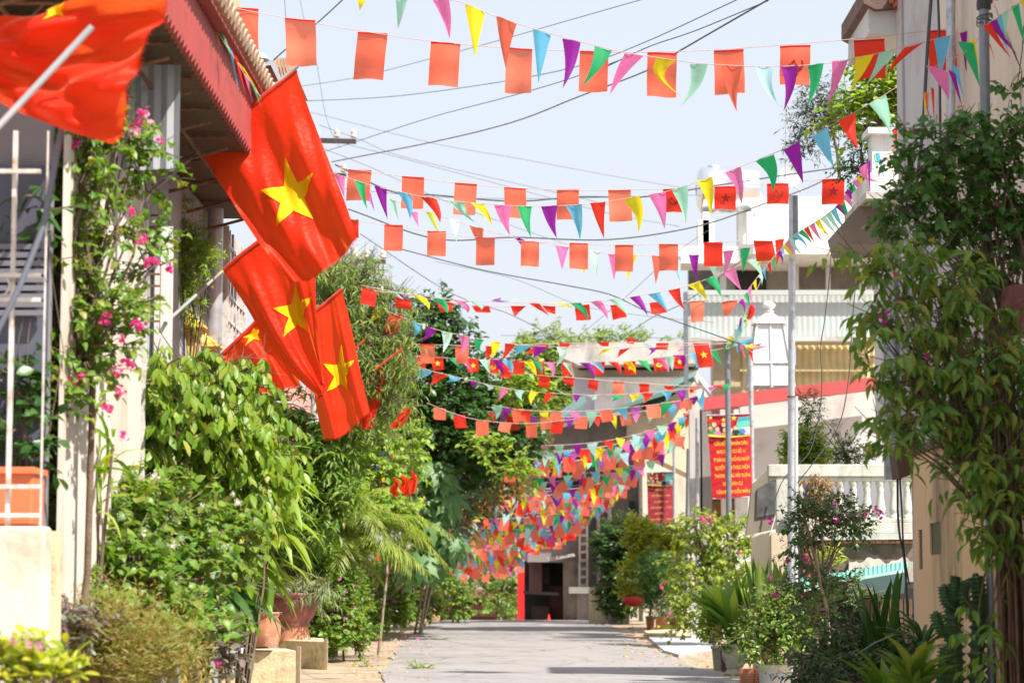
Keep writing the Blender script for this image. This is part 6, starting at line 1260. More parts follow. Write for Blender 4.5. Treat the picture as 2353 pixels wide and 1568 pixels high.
# strap leaved plants
def rosette(name, label, cat, base, n, leaf, m, seed, spread=.8, group=None, nobj=300, h0=0.0, zup=.9):
    rg = np.random.default_rng(seed); t = thing(name, label, cat, tuple(base), group); lv = Leaves(leaf[0], leaf[1], leaf[2], m, seed, nvar=8)
    a = rg.uniform(0, 6.283, n); tilt = rg.uniform(.1, 1, n) * spread; d = np.stack([np.cos(a) * tilt, np.sin(a) * tilt, np.full(n, zup)], 1)
    p = np.array(base) + np.stack([np.cos(a) * .04, np.sin(a) * .04, rg.uniform(0, 1, n) * h0], 1)
    nn = np.stack([-np.cos(a) * .6, -np.sin(a) * .6, np.ones(n) * .8], 1); lv.add(p, nrm(d), nn, rg.uniform(.6, 1.15, n)); lv.done(t, nobj); return t
def multi(name, label, cat, base, heads, n, leaf, m, seed, spread=.9, zup=.5, stem=.02, bark='bark'):
    rg = np.random.default_rng(seed); t = thing(name, label, cat, tuple(base)); lv = Leaves(leaf[0], leaf[1], leaf[2], m, seed, nvar=8); st = MB()
    for hd in heads:
        h = np.array(hd); a = rg.uniform(0, 6.283, n); tilt = rg.uniform(.3, 1, n) * spread
        d = np.stack([np.cos(a) * tilt, np.sin(a) * tilt, rg.uniform(-.3, 1, n) * zup], 1); p = h + np.stack([np.zeros(n), np.zeros(n), rg.uniform(-.25, .05, n)], 1)
        lv.add(p, nrm(d), np.stack([-np.cos(a) * .3, -np.sin(a) * .3, np.ones(n)], 1), rg.uniform(.65, 1.15, n)); b0 = V(base) + V((rg.uniform(-.1, .1), rg.uniform(-.1, .1), 0)); st.tube([b0, b0.lerp(V(hd), .5) + V((rg.uniform(-.1, .1), 0, 0)), V(hd)], [stem, stem * .8, stem * .5], 5)
    lv.done(t, 300); st.build('stems', MATS[bark], t)['kind'] = 'stuff'; return t
multi('dracaena', 'tall plant with long yellow green strap leaves left of the maroon pot', 'plant', gb(540, 1480, 24), pts_([(600, 1080), (620, 1020), (645, 1110), (610, 1160), (635, 1200), (580, 1240), (610, 1280), (575, 1320), (560, 1180), (550, 1300)], 24.6), 22, ('strap', .48, .085), LIME, 21, 1.1, .5)
multi('dracaena', 'dark broad leaves poking out above the red bowl', 'plant', gb(520, 1480, 20.5), pts_([(500, 1370), (540, 1350), (480, 1400)], 20.5), 9, ('strap', .42, .13), DEEP, 22, .7, .9)
multi('agave', 'pointed green leaves sticking up before the cream siding', 'plant', gb(210, 1130, 16.3), pts_([(215, 935), (260, 1020), (230, 1090)], 16.2), 9, ('strap', .34, .045), LIME, 23, .8, 1.0)
KF = 1.3; plant('dark_shrub', 'dark glossy shrub directly below the four star flags', 'shrub', gb(690, 1430, 36.5), [B(700, 1060, 80, 90, 36), B(640, 1000, 60, 90, 36), B(760, 1040, 60, 90, 36), B(690, 1180, 80, 90, 36), B(660, 940, 30, 50, 36), B(760, 1150, 60, 60, 36), B(640, 1290, 60, 70, 36.5)], ('lance', .17, .042), MID, 24, 8, .26, .35, .85, 200, trunk=.03); KF = 1.0
KF = 1.35; plant('small_leaf_shrub', 'dense small leaved shrub behind the maroon pot', 'shrub', gb(720, 1480, 36), [B(700, 1290, 70, 70, 35.5), B(660, 1250, 50, 60, 35.6), B(760, 1330, 60, 60, 35.8), B(700, 1380, 90, 40, 36)], ('oval', .06, .036), MID, 25, 8, .16, .1, 1.1, 0, lo=True, trunk=.025); KF = 1.0
KF = 1.38; plant('bamboo', 'light bamboo with narrow yellow green leaves right of the star flags', 'bamboo', gb(790, 1470, 38), [B(780, 650, 50, 60, 33.5), B(820, 720, 60, 70, 33.6), B(760, 720, 40, 70, 33.4), B(870, 780, 50, 60, 33.6), B(810, 820, 60, 70, 33.5), B(880, 860, 50, 50, 33.8), B(850, 930, 70, 50, 33.8), B(900, 700, 20, 40, 33.6), B(740, 640, 30, 50, 33), B(830, 640, 20, 50, 33.5)], ('lance', .14, .017), BAMB, 26, 10, .4, .75, .8, 300, trunk=.025, stems=5, bark=MATS['paletwig'], fill=.25); KF = 1.0
KF = 1.42; plant('vine_shrub', 'yellow green shrub with round leaves below the blue sign', 'shrub', gb(870, 1450, 36), [B(850, 1000, 70, 50, 36), B(880, 1070, 80, 45, 36), B(800, 1080, 60, 60, 35.6), B(860, 1150, 90, 50, 35.8), B(910, 1170, 50, 35, 35.4), B(930, 1010, 50, 40, 36.6), B(790, 980, 40, 60, 35.6)], ('heart', .09, .07), LIME, 27, 7, .26, .5, .7, 300, trunk=.03, bark=MATS['paletwig'], flw=[(cloth('petal_yellow', (.8, .55, .02)), pts_([(850, 1165), (880, 1100), (905, 1045), (838, 1240)], 35.2), .04)]); KF = 1.0
def palm(name, label, base, heads, fl, nfr, m, seed, nleaf=30, lw=.018, ll=.3, spread=1.0):
    rg = np.random.default_rng(seed); t = thing(name, label, 'palm', tuple(base)); st = MB(); frs = 0; fl *= KF; lw *= KF; ll *= KF
    for hd in heads:
        h = V(hd); b0 = V(base) + V((rg.uniform(-.12, .12), rg.uniform(-.12, .12), 0)); st.tube([b0, b0.lerp(h, .5), h], [.035, .03, .02], 6)
        for k in range(nfr):
            a = rg.uniform(0, 6.283); e = rg.uniform(.15, 1.1); out = V((math.cos(a), math.sin(a), 0)); L = fl * rg.uniform(.7, 1.15)
            P0 = h; P1 = h + (out * .35 * math.cos(e) * spread + V((0, 0, .55))) * L; P2 = h + (out * 1.0 * spread + V((0, 0, .55 - .75 * (1.2 - e)))) * L * .95
            ax = [P0 * (1 - s) ** 2 + P1 * 2 * s * (1 - s) + P2 * s * s for s in [i / 10 for i in range(11)]]
            lv = Leaves('lance', ll, lw, m, seed + k, nvar=4, lo=True); n = nleaf; s = np.linspace(.18, 1, n); pts = np.array([list(P0 * (1 - q) ** 2 + P1 * 2 * q * (1 - q) + P2 * q * q) for q in s])
            tg = nrm(np.gradient(pts, axis=0)); side = nrm(np.cross(tg, [0, 0, 1.0]))
            fb = MB()
            tw = thing_part = None
            fr = bpy.data.objects.new('frond', None); C.objects.link(fr); fr.parent = t; WL[fr.name] = wloc(t).copy(); fr.empty_display_size = .05
            for sg in (1, -1):
                d = nrm(tg * .75 + side * sg * .75 - np.array([0, 0, .35]) + rg.normal(size=(n, 3)) * .08); lv.add(pts, d, np.tile([0, 0, 1.0], (n, 1)) + side * sg * -.4 + rg.normal(size=(n, 3)) * .1, (np.sin(np.pi * (s * .85 + .08)) * .8 + .35) * rg.uniform(.9, 1.1, n))
            lv.done(fr, 0, stuffname='leaflets'); fb.tube(ax, [.010, .009, .008, .007, .006, .006, .005, .005, .004, .003, .002], 4, cap=False); fb.build('midrib', mat('midrib', (.34, .36, .09), .6), fr)
    st.build('stems', MATS['paletwig'], t)['kind'] = 'stuff'; return t
KF = 1.42; palm('areca_palm', 'feathery areca palm right of the maroon pot', gb(730, 1480, 36.5), pts_([(740, 1190), (780, 1220), (740, 1260), (800, 1290), (770, 1330), (720, 1170), (820, 1250)], 34.8), 1.25, 13, PALM, 31, 40, .022, .36); KF = 1.0
KF = 1.25; palm('areca_palm', 'darker fine palm standing further back by the bunting', gb(960, 1430, 52), pts_([(1000, 1180), (1020, 1230), (990, 1290), (1030, 1130)], 51), 1.3, 8, DPALM, 32, 26, .03, .45); KF = 1.0
KF = 1.5; palm('areca_palm', 'small palm peeping out behind the bush with pink flowers', gb(790, 1450, 40), pts_([(800, 1180), (840, 1300)], 37.5), 1.0, 7, PALM, 33, 26, .022, .34); KF = 1.0
def papaya(label, base, heads, seed, L=.42):
    rg = np.random.default_rng(seed); t = thing('papaya', label, 'tree', tuple(base)); L *= KF; lv = Leaves('lobed', L, 1, PAPA, seed, nvar=5); st = MB(); st2 = MB()
    for hd in heads:
        h = np.array(hd); n = 11; a = rg.uniform(0, 6.283, n); out = np.stack([np.cos(a), np.sin(a), rg.uniform(-.3, .5, n)], 1) * rg.uniform(.15, .5, (n, 1)); p = h + out
        d = nrm(out * [1, 1, 0] + [0, -.2, -.9]); lv.add(p, d, np.array([0, -.5, .6]) + out * .6 + rg.normal(size=(n, 3)) * .2, rg.uniform(.8, 1.2, n))
        for q in p: st2.tube([V(h), V(h).lerp(V(q), .5) + V((0, 0, .08)), V(q)], .008, 4)
        b0 = V(base); st.tube([b0, b0.lerp(V(hd), .5) + V((.05, 0, 0)), V(hd)], [.07, .06, .045], 8)
    lv.done(t, 300); st.build('trunk', MATS['paletwig'], t); st2.build('stalks', mat('pale_stalk', (.36, .42, .16), .6), t)['kind'] = 'stuff'; return t
KF = 1.35; papaya('papaya tree with big lobed leaves left of the far bunting', gb(855, 1440, 56), pts_([(990, 1090), (1010, 1150), (985, 1200), (1010, 1250), (965, 1150), (970, 1290)], 45), 34, .50); KF = 1.0
KF = 1.3; plant('garden_tree', 'tall dark broadleaved tree in the left middle distance', 'tree', gb(865, 1440, 57), [B(1000, 760, 75, 60, 47), B(960, 820, 80, 80, 47), B(1050, 860, 70, 70, 47.5), B(930, 920, 80, 80, 47), B(1020, 960, 90, 90, 47), B(1120, 960, 80, 70, 48), B(1140, 890, 80, 70, 48.5), B(1180, 960, 60, 60, 48.5), B(1090, 1010, 90, 60, 47), B(1190, 1010, 50, 50, 47), B(960, 1040, 90, 80, 47), B(1060, 1060, 90, 80, 48), B(1020, 720, 30, 40, 47), B(950, 740, 40, 40, 46.5), B(1190, 950, 50, 50, 49)],
      ('oval', .17, .075), DEEP, 35, 8, .36, .2, .75, 300, trunk=.12, stems=1, fill=.4); KF = 1.0
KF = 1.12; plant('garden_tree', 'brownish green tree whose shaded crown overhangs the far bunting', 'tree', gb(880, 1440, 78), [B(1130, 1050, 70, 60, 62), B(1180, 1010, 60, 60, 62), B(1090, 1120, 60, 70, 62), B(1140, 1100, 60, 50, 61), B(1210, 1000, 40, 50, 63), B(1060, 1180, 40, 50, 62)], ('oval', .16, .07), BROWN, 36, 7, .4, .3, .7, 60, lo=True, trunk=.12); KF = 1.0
KF = 1.1; plant('garden_tree', 'bright green branch reaching out over the upper far bunting', 'tree', gb(890, 1440, 76), [B(1200, 890, 50, 40, 54), B(1230, 880, 40, 30, 54), B(1180, 1080, 30, 25, 54), B(1120, 1030, 40, 25, 53), B(1240, 1090, 26, 22, 54)], ('oval', .17, .08), LIME, 37, 7, .36, .2, .7, 60, trunk=.03); KF = 1.0
KF = 1.55; plant('potted_vinca', 'round bush dotted with small pink flowers by the cream stub posts', 'bush', gb(865, 1440, 44), [B(870, 1340, 45, 45, 43.5), B(850, 1380, 40, 35, 43), B(890, 1310, 25, 30, 44), B(905, 1395, 30, 30, 43.5), B(830, 1330, 35, 50, 44)], ('oval', .07, .035), MID, 38, 7, .18, .1, 1.1, 0, lo=True, trunk=.02, flw=[(FPL, [P(870 + 40 * math.cos(k * 2.4), 1345 + 42 * math.sin(k * 1.7), 42.7) for k in range(26)], .03)]); KF = 1.0
KF = 1.38; plant('ground_bush', 'leafy low bush growing on the kerb right of the maroon pot', 'bush', gb(790, 1500, 35), [B(770, 1420, 50, 55, 34.6), B(810, 1440, 40, 50, 35), B(750, 1470, 40, 30, 34.4), B(800, 1380, 40, 30, 35.4)], ('oval', .08, .045), MID, 39, 7, .2, .3, .9, 120, trunk=.02, flw=[(FPL, pts_([(795, 1358), (812, 1345), (780, 1330), (790, 1375), (795, 1420), (815, 1395)], 34.2), .03)]); KF = 1.0
KF = 1.362; plant('spider_plant', 'pale narrow leaves spilling over the rim of the maroon pot', 'plant', P(680, 1368, 33.4), [B(640, 1350, 35, 18, 33.2), B(700, 1352, 40, 18, 33.2), B(730, 1365, 20, 14, 33)], ('lance', .16, .016), leafmat('leaf_pale', [(.22, .28, .14), (.32, .36, .2), (.12, .2, .07)], .35), 40, 8, .22, .8, .8, 80, trunk=0, up=.5); KF = 1.0
rosette('spiky_bush', 'dark blue green spiky bush by the road verge', 'bush', tuple(G(940, 1426) + V((0, -1, .35))), 260, ('lance', .62, .02), DPALM, 41, 1.0, h0=.4, zup=.45)
plant('road_shrub', 'small shrub at the far left end of the road', 'shrub', gb(1040, 1430, 78), [B(1050, 1370, 25, 40, 78), B(1030, 1340, 20, 30, 78), B(1065, 1400, 14, 20, 78), B(1010, 1320, 30, 30, 74)], ('oval', .14, .08), MID, 42, 7, .3, .3, .8, 0, trunk=.03)
KF = 1.45; plant('verge_bush', 'low green bushes closing the gap under the palms by the path', 'bush', gb(825, 1440, 42), [B(825, 1400, 40, 40, 42), B(790, 1370, 40, 50, 42), B(860, 1415, 30, 24, 42), B(905, 1400, 34, 34, 46), B(940, 1370, 40, 50, 48), B(985, 1390, 30, 30, 50)], ('oval', .09, .045), MID, 95, 7, .2, .3, .9, 80, trunk=.02); KF = 1.0
plant('weed', 'fallen green sprig lying on the sandy verge', 'plant', G(840, 1529), [B(845, 1530, 22, 4, G(840, 1529).y, .3)], ('oval', .07, .035), LIME, 43, 5, .15, .2, .8, 30, trunk=0)
plant('weed', 'second fallen sprig lying nearer the road edge', 'plant', G(965, 1536), [B(965, 1533, 26, 4, G(965, 1536).y, .3)], ('oval', .07, .035), LIME, 44, 5, .15, .2, .8, 30, trunk=0)
# ---- far trees
plant('far_tree', 'sunlit tree behind the green roof at the centre', 'tree', gb(1270, 1440, 104), [B(1265, 800, 55, 45, 103), B(1230, 830, 50, 50, 102), B(1300, 850, 50, 60, 103), B(1240, 910, 60, 60, 103), B(1310, 820, 25, 35, 103), B(1290, 940, 50, 40, 102)], ('oval', .26, .12), FARL, 51, 7, .6, .4, .75, 0, trunk=.16)
plant('roof_shrub', 'long low shrubbery growing along the roof slab top', 'shrub', P(1400, 790, 87), [B(1360, 780, 40, 12, 86), B(1420, 775, 45, 16, 86), B(1470, 778, 25, 12, 86), B(1555, 782, 30, 8, 86)], ('oval', .18, .09), FARL, 52, 7, .35, .2, .9, 0, lo=True, trunk=0)
plant('far_tree', 'tree growing beyond the red gate with dappled light', 'tree', gb(1150, 1440, 108), [B(1160, 1330, 50, 30, 107), B(1120, 1345, 60, 20, 107), B(1110, 1300, 60, 30, 108), B(1050, 1300, 50, 30, 109), B(1180, 1370, 30, 40, 107), B(1150, 1395, 40, 16, 105)], ('oval', .2, .1), MID, 53, 7, .6, .3, .5, 0, trunk=.1)
plant('far_tree', 'far green tree mass seen behind the bunting left of the concrete house', 'tree', gb(1200, 1440, 118), [B(1180, 1180, 80, 70, 117), B(1100, 1220, 80, 70, 118), B(1240, 1130, 40, 60, 116), B(1020, 1250, 60, 60, 118), B(1180, 1090, 60, 50, 117)], ('oval', .26, .13), DEEP, 54, 7, .6, .3, .6, 0, lo=True, trunk=.2)
# ---- right side
KF = 1.18; plant('dark_ficus', 'dark rounded tree under the smaller banner', 'tree', gb(1440, 1440, 66), [B(1480, 1240, 70, 50, 65), B(1410, 1260, 40, 40, 65), B(1440, 1330, 60, 60, 65), B(1530, 1270, 40, 50, 65), B(1420, 1380, 40, 40, 65), B(1420, 1215, 25, 25, 65), B(1625, 1250, 35, 35, 58)], ('oval', .13, .055), DEEP, 61, 8, .32, .2, .9, 0, trunk=.07); KF = 1.0
KF = 1.2; plant('yellow_croton', 'bright yellow leaved shrub right of the dark tree', 'shrub', gb(1490, 1440, 60), [B(1490, 1270, 40, 50, 59), B(1465, 1230, 22, 40, 59), B(1510, 1310, 45, 45, 58.6), B(1460, 1340, 35, 45, 58.6), B(1545, 1250, 25, 35, 59)], ('oval', .15, .05), YEL, 62, 7, .24, -.1, 1.1, 200, trunk=.04, up=.7); KF = 1.0
KF = 1.25; plant('bougainvillea', 'tall yellow green bougainvillea with one pink head beside the cream pillar', 'shrub', gb(1640, 1440, 45.5), [B(1620, 1210, 50, 30, 45), B(1660, 1250, 70, 40, 45), B(1600, 1290, 60, 50, 45), B(1690, 1300, 40, 50, 44.6), B(1640, 1350, 80, 60, 44.6), B(1700, 1230, 25, 30, 45), B(1575, 1220, 25, 25, 45.4), B(1590, 1400, 50, 40, 44.8), B(1560, 1430, 30, 22, 44.6)], ('heart', .10, .068), YG, 63, 7, .34, .4, .38, 300, trunk=.045, stems=3,
      flw=[(FP, pts_([(1612, 1188), (1625, 1185), (1638, 1192), (1618, 1196), (1632, 1198), (1540, 1412), (1700, 1270)], 44.4), .055)]); KF = 1.0
def rim_pot(name, label, x, ytop, w, Y, m, h=None, shape='std', soil=True, group='plant pots along the right verge'):
    s_ = 1 / S(Y); top = P(x, ytop, Y); g = gz(Y); H = (h or (top.z - g)); R_ = w * s_ / 2; base = V((top.x, Y, top.z - H))
    prof = {'std': [(.68, 0), (.74, .05), (.92, .86), (1.06, .87), (1.08, 1.0), (.95, 1.0), (.88, .88)],
            'urn': [(.85, 0), (.88, .05), (.62, .14), (.60, .22), (.72, .26), (.66, .32), (.95, .52), (1.0, .70), (.88, .84), (.92, .93), (1.05, 1.0), (.92, 1.0), (.82, .9)],
            'bucket': [(.80, 0), (.84, .02), (.94, .9), (1.12, .93), (1.12, .97), (.95, .97), (.9, .9)]}[shape]
    t = thing(name, label, 'plant pot', tuple(base), group); b = MB(); b.lathe((0, 0, 0), [(r_ * R_, z * H) for r_, z in prof], 28); b.build('pot_body', m, t, local=True)
    b = MB(); b.lathe((0, 0, 0), [(.9 * R_, .93 * H), (.001, .94 * H)], 20); b.build('soil', MATS['soil'], t, local=True); return t, top
t, p = rim_pot('terracotta_pot', 'tall plain terracotta pot under the asparagus fern', 1520, 1416, 32, 67, TERRA)
KF = 1.0; plant('asparagus_fern', 'fine dark fern with pink flowers in the terracotta pot', 'plant', p, [B(1520, 1340, 48, 45, 67), B(1520, 1385, 38, 35, 67), B(1500, 1300, 30, 30, 67.2)], ('lance', .09, .016), DEEP, 64, 14, .3, .2, .9, 0, lo=True, trunk=.02, up=.8, flw=[(FP, pts_([(1528, 1334), (1545, 1338), (1520, 1346), (1558, 1345)], 66.2), .065)]); KF = 1.0
t, p = rim_pot('terracotta_pot', 'maroon pot right of the terracotta pot', 1552, 1418, 34, 67.5, MAROON)
t, p = rim_pot('terracotta_pot', 'brown pot left of the terracotta pot', 1494, 1414, 22, 68, TERRA)
b = MB(); c = P(1455, 1385, 70); b.lathe(c, [(.05, -.1), (.3, .02), (.33, .2), (.31, .2), (.26, .04)], 20); tagm(b.build('red_basin', mat('red_plastic2', (.5, .03, .03), .5)), 'red plastic basin half hidden under the dark tree', 'basin')
t, p = rim_pot('urn_pot', 'pale glazed urn with relief holding the broad leaved plant', 1687, 1478, 58, 41.5, POTG, shape='urn')
rosette('canna', 'clump of upright broad green leaves in the pale urn', 'plant', tuple(p), 110, ('lance', 1.2, .17), leafmat('leaf_canna', [(.10, .22, .03), (.18, .32, .05), (.30, .40, .07), (.08, .18, .03)], .42), 65, .7, h0=.15, zup=1.2)
plant('lime_seedling', 'small lime leaves around the urn rim', 'plant', p, [B(1680, 1470, 30, 14, 41.4), B(1640, 1440, 30, 25, 41.6)], ('heart', .09, .07), LIME, 66, 5, .14, .2, .8, 60, trunk=0)
t, p = rim_pot('low_pot', 'low grey green pot left of the pale urn', 1652, 1482, 36, 43.5, POTG)
t, p = rim_pot('low_pot', 'dark round pot between the low pot and the urn', 1668, 1492, 30, 42.8, mat('dark_glaze', (.12, .08, .07), .4, .2, 4))
t, p = rim_pot('square_pot', 'tall pink brown pot with snake plants', 1758, 1490, 58, 37.5, mat('pinkbrown', (.46, .30, .25), .8, .12, 5, .2))
rosette('snake_plant', 'tall striped snake plants right of the urn', 'plant', tuple(p + V((-.08, 0, 0))), 56, ('snake', 1.25, .085), SNAKE, 67, .42, h0=.05, zup=1.4)
rosette('snake_plant', 'second clump of snake plants by the cream pillar', 'plant', tuple(P(1800, 1470, 36.6)), 44, ('snake', 1.1, .08), SNAKE, 68, .45, h0=.05, zup=1.4)
for j in range(3):
    for i in range(2):
        b = MB(); b.fb(1702 + i * 31, 1535 + j * 12, 1731 + i * 31, 1545 + j * 12, 36.4 , .2)
        tagm(b.build('loose_brick', BRICK), '%s brick of the %s course under the white bucket' % (('left', 'right')[i], ('top', 'middle', 'bottom')[j]), 'brick', 'stacked bricks under the bucket')
t, p = rim_pot('white_bucket', 'white plastic bucket with blue flower print in bottom right', 1779, 1522, 78, 33.5, mat('offwhite_plastic', (.55, .57, .6), .45, .06, 3), shape='bucket')
c = P(1779, 1545, 33.5); rr = 30 / S(33.5)
def onb(a, z): return V((c.x + math.sin(a) * rr * 1.14, 33.5 - math.cos(a) * rr * 1.14 - .012, c.z + z))
bp = mat('blue_flower_print', (.10, .22, .42), .5, .3, 30)
r = random.Random(3)
for k in range(14):
    a0 = r.uniform(-.75, .75); z0 = r.uniform(-.07, .02); b = MB(); pr = []
    for j in range(8): pr.append(onb(a0 + .09 * math.cos(j * .785) * (1 if j % 2 else .5), z0 + .02 * math.sin(j * .785) * (1 if j % 2 else .5)))
    b.add(pr, [tuple(range(8))]); b.build('flower_print', bp, t) if False else b.v and b.build('flower_print', bp, None) and None if False else None
    q_ = MB(); off = wloc(t); q_.add(pr, [tuple(range(8))]); q_.build('flower_print', bp, t)
plant('potted_shrub', 'thin shrub with leaning stems in the white bucket', 'shrub', p, [B(1770, 1440, 50, 50, 33.3), B(1830, 1430, 40, 60, 33.4), B(1740, 1480, 28, 36, 33.2), B(1800, 1380, 50, 30, 33.5)], ('oval', .085, .04), SHADE, 69, 6, .24, .4, .7, 160, trunk=.015, stems=4, flw=[(FM, pts_([(1842, 1370), (1770, 1325)], 33.0), .035)])
plant('bougainvillea', 'small dark bougainvillea tree with magenta flowers before the balustrade', 'tree', V((P(1895, 1400, 31.5).x, 31.5, 0)), [B(1860, 1200, 55, 35, 31.3), B(1920, 1180, 60, 35, 31.4), B(1950, 1210, 45, 30, 31.5), B(1850, 1330, 45, 26, 31.2), B(1920, 1330, 40, 24, 31.5), B(1828, 1262, 22, 26, 31.2), B(1860, 1400, 50, 26, 31.2), B(1965, 1360, 36, 24, 31.8), B(1840, 1155, 20, 20, 31.2)],
      ('heart', .065, .042), DEEP, 70, 7, .24, .35, .5, 300, trunk=.03, stems=2, bark=MATS['paletwig'], flw=[(FM, pts_([(1920, 1155), (1920, 1192), (1988, 1180), (2008, 1168), (2022, 1182), (1795, 1238), (1810, 1287), (1850, 1284), (1784, 1365), (1765, 1195)], 30.9), .045)])
b = MB(); b.tube([P(1874, 1270, 31), P(1884, 1340, 31), P(1900, 1400, 31)], .02, 6); tagm(b.build('stake', MATS['paletwig']), 'bare wooden stake leaning in the dark bougainvillea', 'stake')
plant('round_shrub', 'round lime green shrub behind the balustrade', 'shrub', P(1850, 1090, 41), [B(1850, 1020, 42, 45, 41), B(1830, 1050, 36, 30, 41), B(1870, 1050, 36, 30, 41)], ('oval', .09, .04), LIME, 71, 8, .2, .2, 1.0, 60, trunk=.03)
plant('pine_shrub', 'small dark bonsai pine right of the round lime shrub', 'shrub', P(1945, 1090, 40), [B(1950, 1040, 24, 30, 40), B(1985, 1050, 20, 14, 40), B(1930, 1060, 20, 16, 40), B(1855, 935, 26, 30, 40.4), B(1920, 985, 12, 8, 40)], ('lance', .07, .02), DEEP, 72, 9, .2, .1, .8, 0, lo=True, trunk=.02)
plant('balcony_tree', 'bright lime tree on the upper white balcony', 'tree', P(2040, 400, 33), [B(2000, 220, 50, 50, 32.5), B(2070, 150, 50, 45, 32.5), B(2110, 200, 50, 70, 32.5), B(1950, 270, 45, 50, 32.6), B(2040, 240, 60, 40, 32.5), B(1940, 320, 25, 30, 32.6), B(2130, 120, 26, 30, 32.5), B(2010, 160, 40, 30, 32.6)], ('oval', .13, .07), LIME, 73, 7, .3, .2, .75, 200, trunk=.05)
plant('casuarina', 'dark wispy tree left of the lime balcony tree', 'tree', P(1930, 420, 38), [B(1880, 240, 40, 30, 38), B(1855, 290, 32, 50, 38), B(1900, 270, 30, 40, 38), B(1850, 340, 16, 40, 38), B(1890, 215, 26, 14, 38)], ('lance', .12, .022), leafmat('leaf_casuarina', [(.03, .05, .035), (.05, .08, .05)], .2), 74, 8, .3, .3, .55, 0, lo=True, trunk=.03)
plant('bonsai', 'gnarled dark bonsai on the balcony ledge', 'bonsai', P(1990, 420, 29.5), [B(1975, 380, 35, 16, 29.5), B(1950, 395, 25, 14, 29.5), B(1985, 340, 26, 22, 29.5)], ('oval', .06, .03), DEEP, 75, 7, .14, .1, .8, 0, lo=True, trunk=.05)
# climber on the right
KF = 0.87; plant('climber', 'large shaded climber with long drooping leaves covering the right side', 'climber', gb(2335, 1500, 19.6),
      [B(2300, 950, 60, 90, 19.8), B(2060, 620, 70, 55, 19.6), B(1985, 592, 26, 14, 19.6), B(2012, 882, 22, 20, 19.4), B(2030, 990, 24, 34, 19.4), B(2000, 738, 20, 14, 19.5), B(2035, 700, 40, 30, 19.5), B(2150, 640, 80, 70, 19.6), B(2110, 720, 80, 60, 19.5), B(2220, 720, 70, 90, 19.8), B(2090, 800, 60, 50, 19.4), B(2180, 840, 80, 80, 19.6), B(2280, 800, 70, 90, 20), B(2100, 890, 50, 60, 19.4), B(2180, 930, 80, 70, 19.5), B(2110, 1010, 60, 60, 19.4), B(2260, 1050, 80, 60, 19.4), B(2300, 1080, 70, 80, 19.6), B(2300, 1160, 60, 60, 19.3), B(2320, 1200, 50, 60, 19.4), B(2330, 1290, 40, 60, 19.2), B(2270, 1450, 36, 60, 19.2), B(2180, 1075, 40, 20, 19.2), B(2310, 880, 60, 80, 19.6)],
      ('lance', .155, .05), SHADE, 81, 7, .36, .85, .42, 300, trunk=.03, stems=5, fill=.2, flw=[(FM, pts_([(2020, 728), (2030, 740), (2042, 722), (2060, 632), (2064, 690), (2128, 820), (2085, 760)], 19.2), .035), (cloth('leaf_dying', (.75, .36, .03)), pts_([(2140, 552), (2285, 876)], 19.1), .02)]); KF = 1.0
KF = 0.88; plant('heart_vine', 'dense heart leaved vine wrapping the steel pole at the top right', 'climber', gb(2345, 1500, 20.4),
      [B(2270, 330, 90, 50, 20.5), B(2150, 330, 80, 40, 20.4), B(2330, 320, 60, 50, 20.6), B(2100, 410, 60, 50, 20.3), B(2200, 410, 90, 60, 20.5), B(2310, 420, 70, 70, 20.6), B(2150, 490, 80, 50, 20.4), B(2260, 510, 80, 60, 20.5), B(2100, 540, 60, 40, 20.3), B(2340, 530, 50, 60, 20.6), B(2280, 620, 70, 60, 20.6), B(2060, 470, 30, 40, 20.2)],
      ('heart', .085, .062), HEART, 82, 7, .26, .5, .62, 300, trunk=.02, stems=3, fill=.2, flw=[(FP, pts_([(2203, 246)], 20), .025), (FM, pts_([(2100, 300), (2290, 470)], 20), .02)]); KF = 1.0
plant('hanging_tendril', 'thin leafy tendril hanging before the cream wall at the right edge', 'climber', P(2352, 60, 19.5), [B(2320, 215, 14, 30, 19.4), B(2275, 10, 14, 10, 19.4), B(2350, 300, 16, 30, 19.4)], ('heart', .075, .055), HEART, 83, 5, .14, .4, .6, 30, trunk=.006)
t = thing('vine_bundle', 'bundle of brown woody vine stems at the right edge', 'vine stems', (P(2310, 1500, 17).x, 17, 0)); r = random.Random(8)
for k in range(26):
    b = MB(); x0 = 2300 + k * 2.6 + r.uniform(-4, 4); x1 = 2240 + k * 3.2 + r.uniform(-6, 6); Y = 16.9 + r.uniform(-.1, .2)
    b.tube([P(x0 + 6, 1640, Y), P(x0, 1450, Y), P(x0 + r.uniform(-6, 6) - 5, 1300, Y), P((x0 + x1) / 2 + r.uniform(-8, 8) - 6, 1130, Y), P(x1 + 10, 980, Y + .1), P(x1 + r.uniform(-20, 30), 760, Y + .3)], [.012, .011, .010, .009, .008, .005], 5, cap=False); b.build('stem', mat('vine_bark', (.15, .085, .06), .85, .4, 14, .3, stretch=(3, 3, .6)), t)
b = MB(); b.fq([(2318, 655), (2380, 648), (2380, 760), (2352, 770), (2318, 700)], 17.6, .3); tagm(b.build('hanging_pot', MAROON), 'maroon hanging pot cut off by the right edge', 'plant pot')
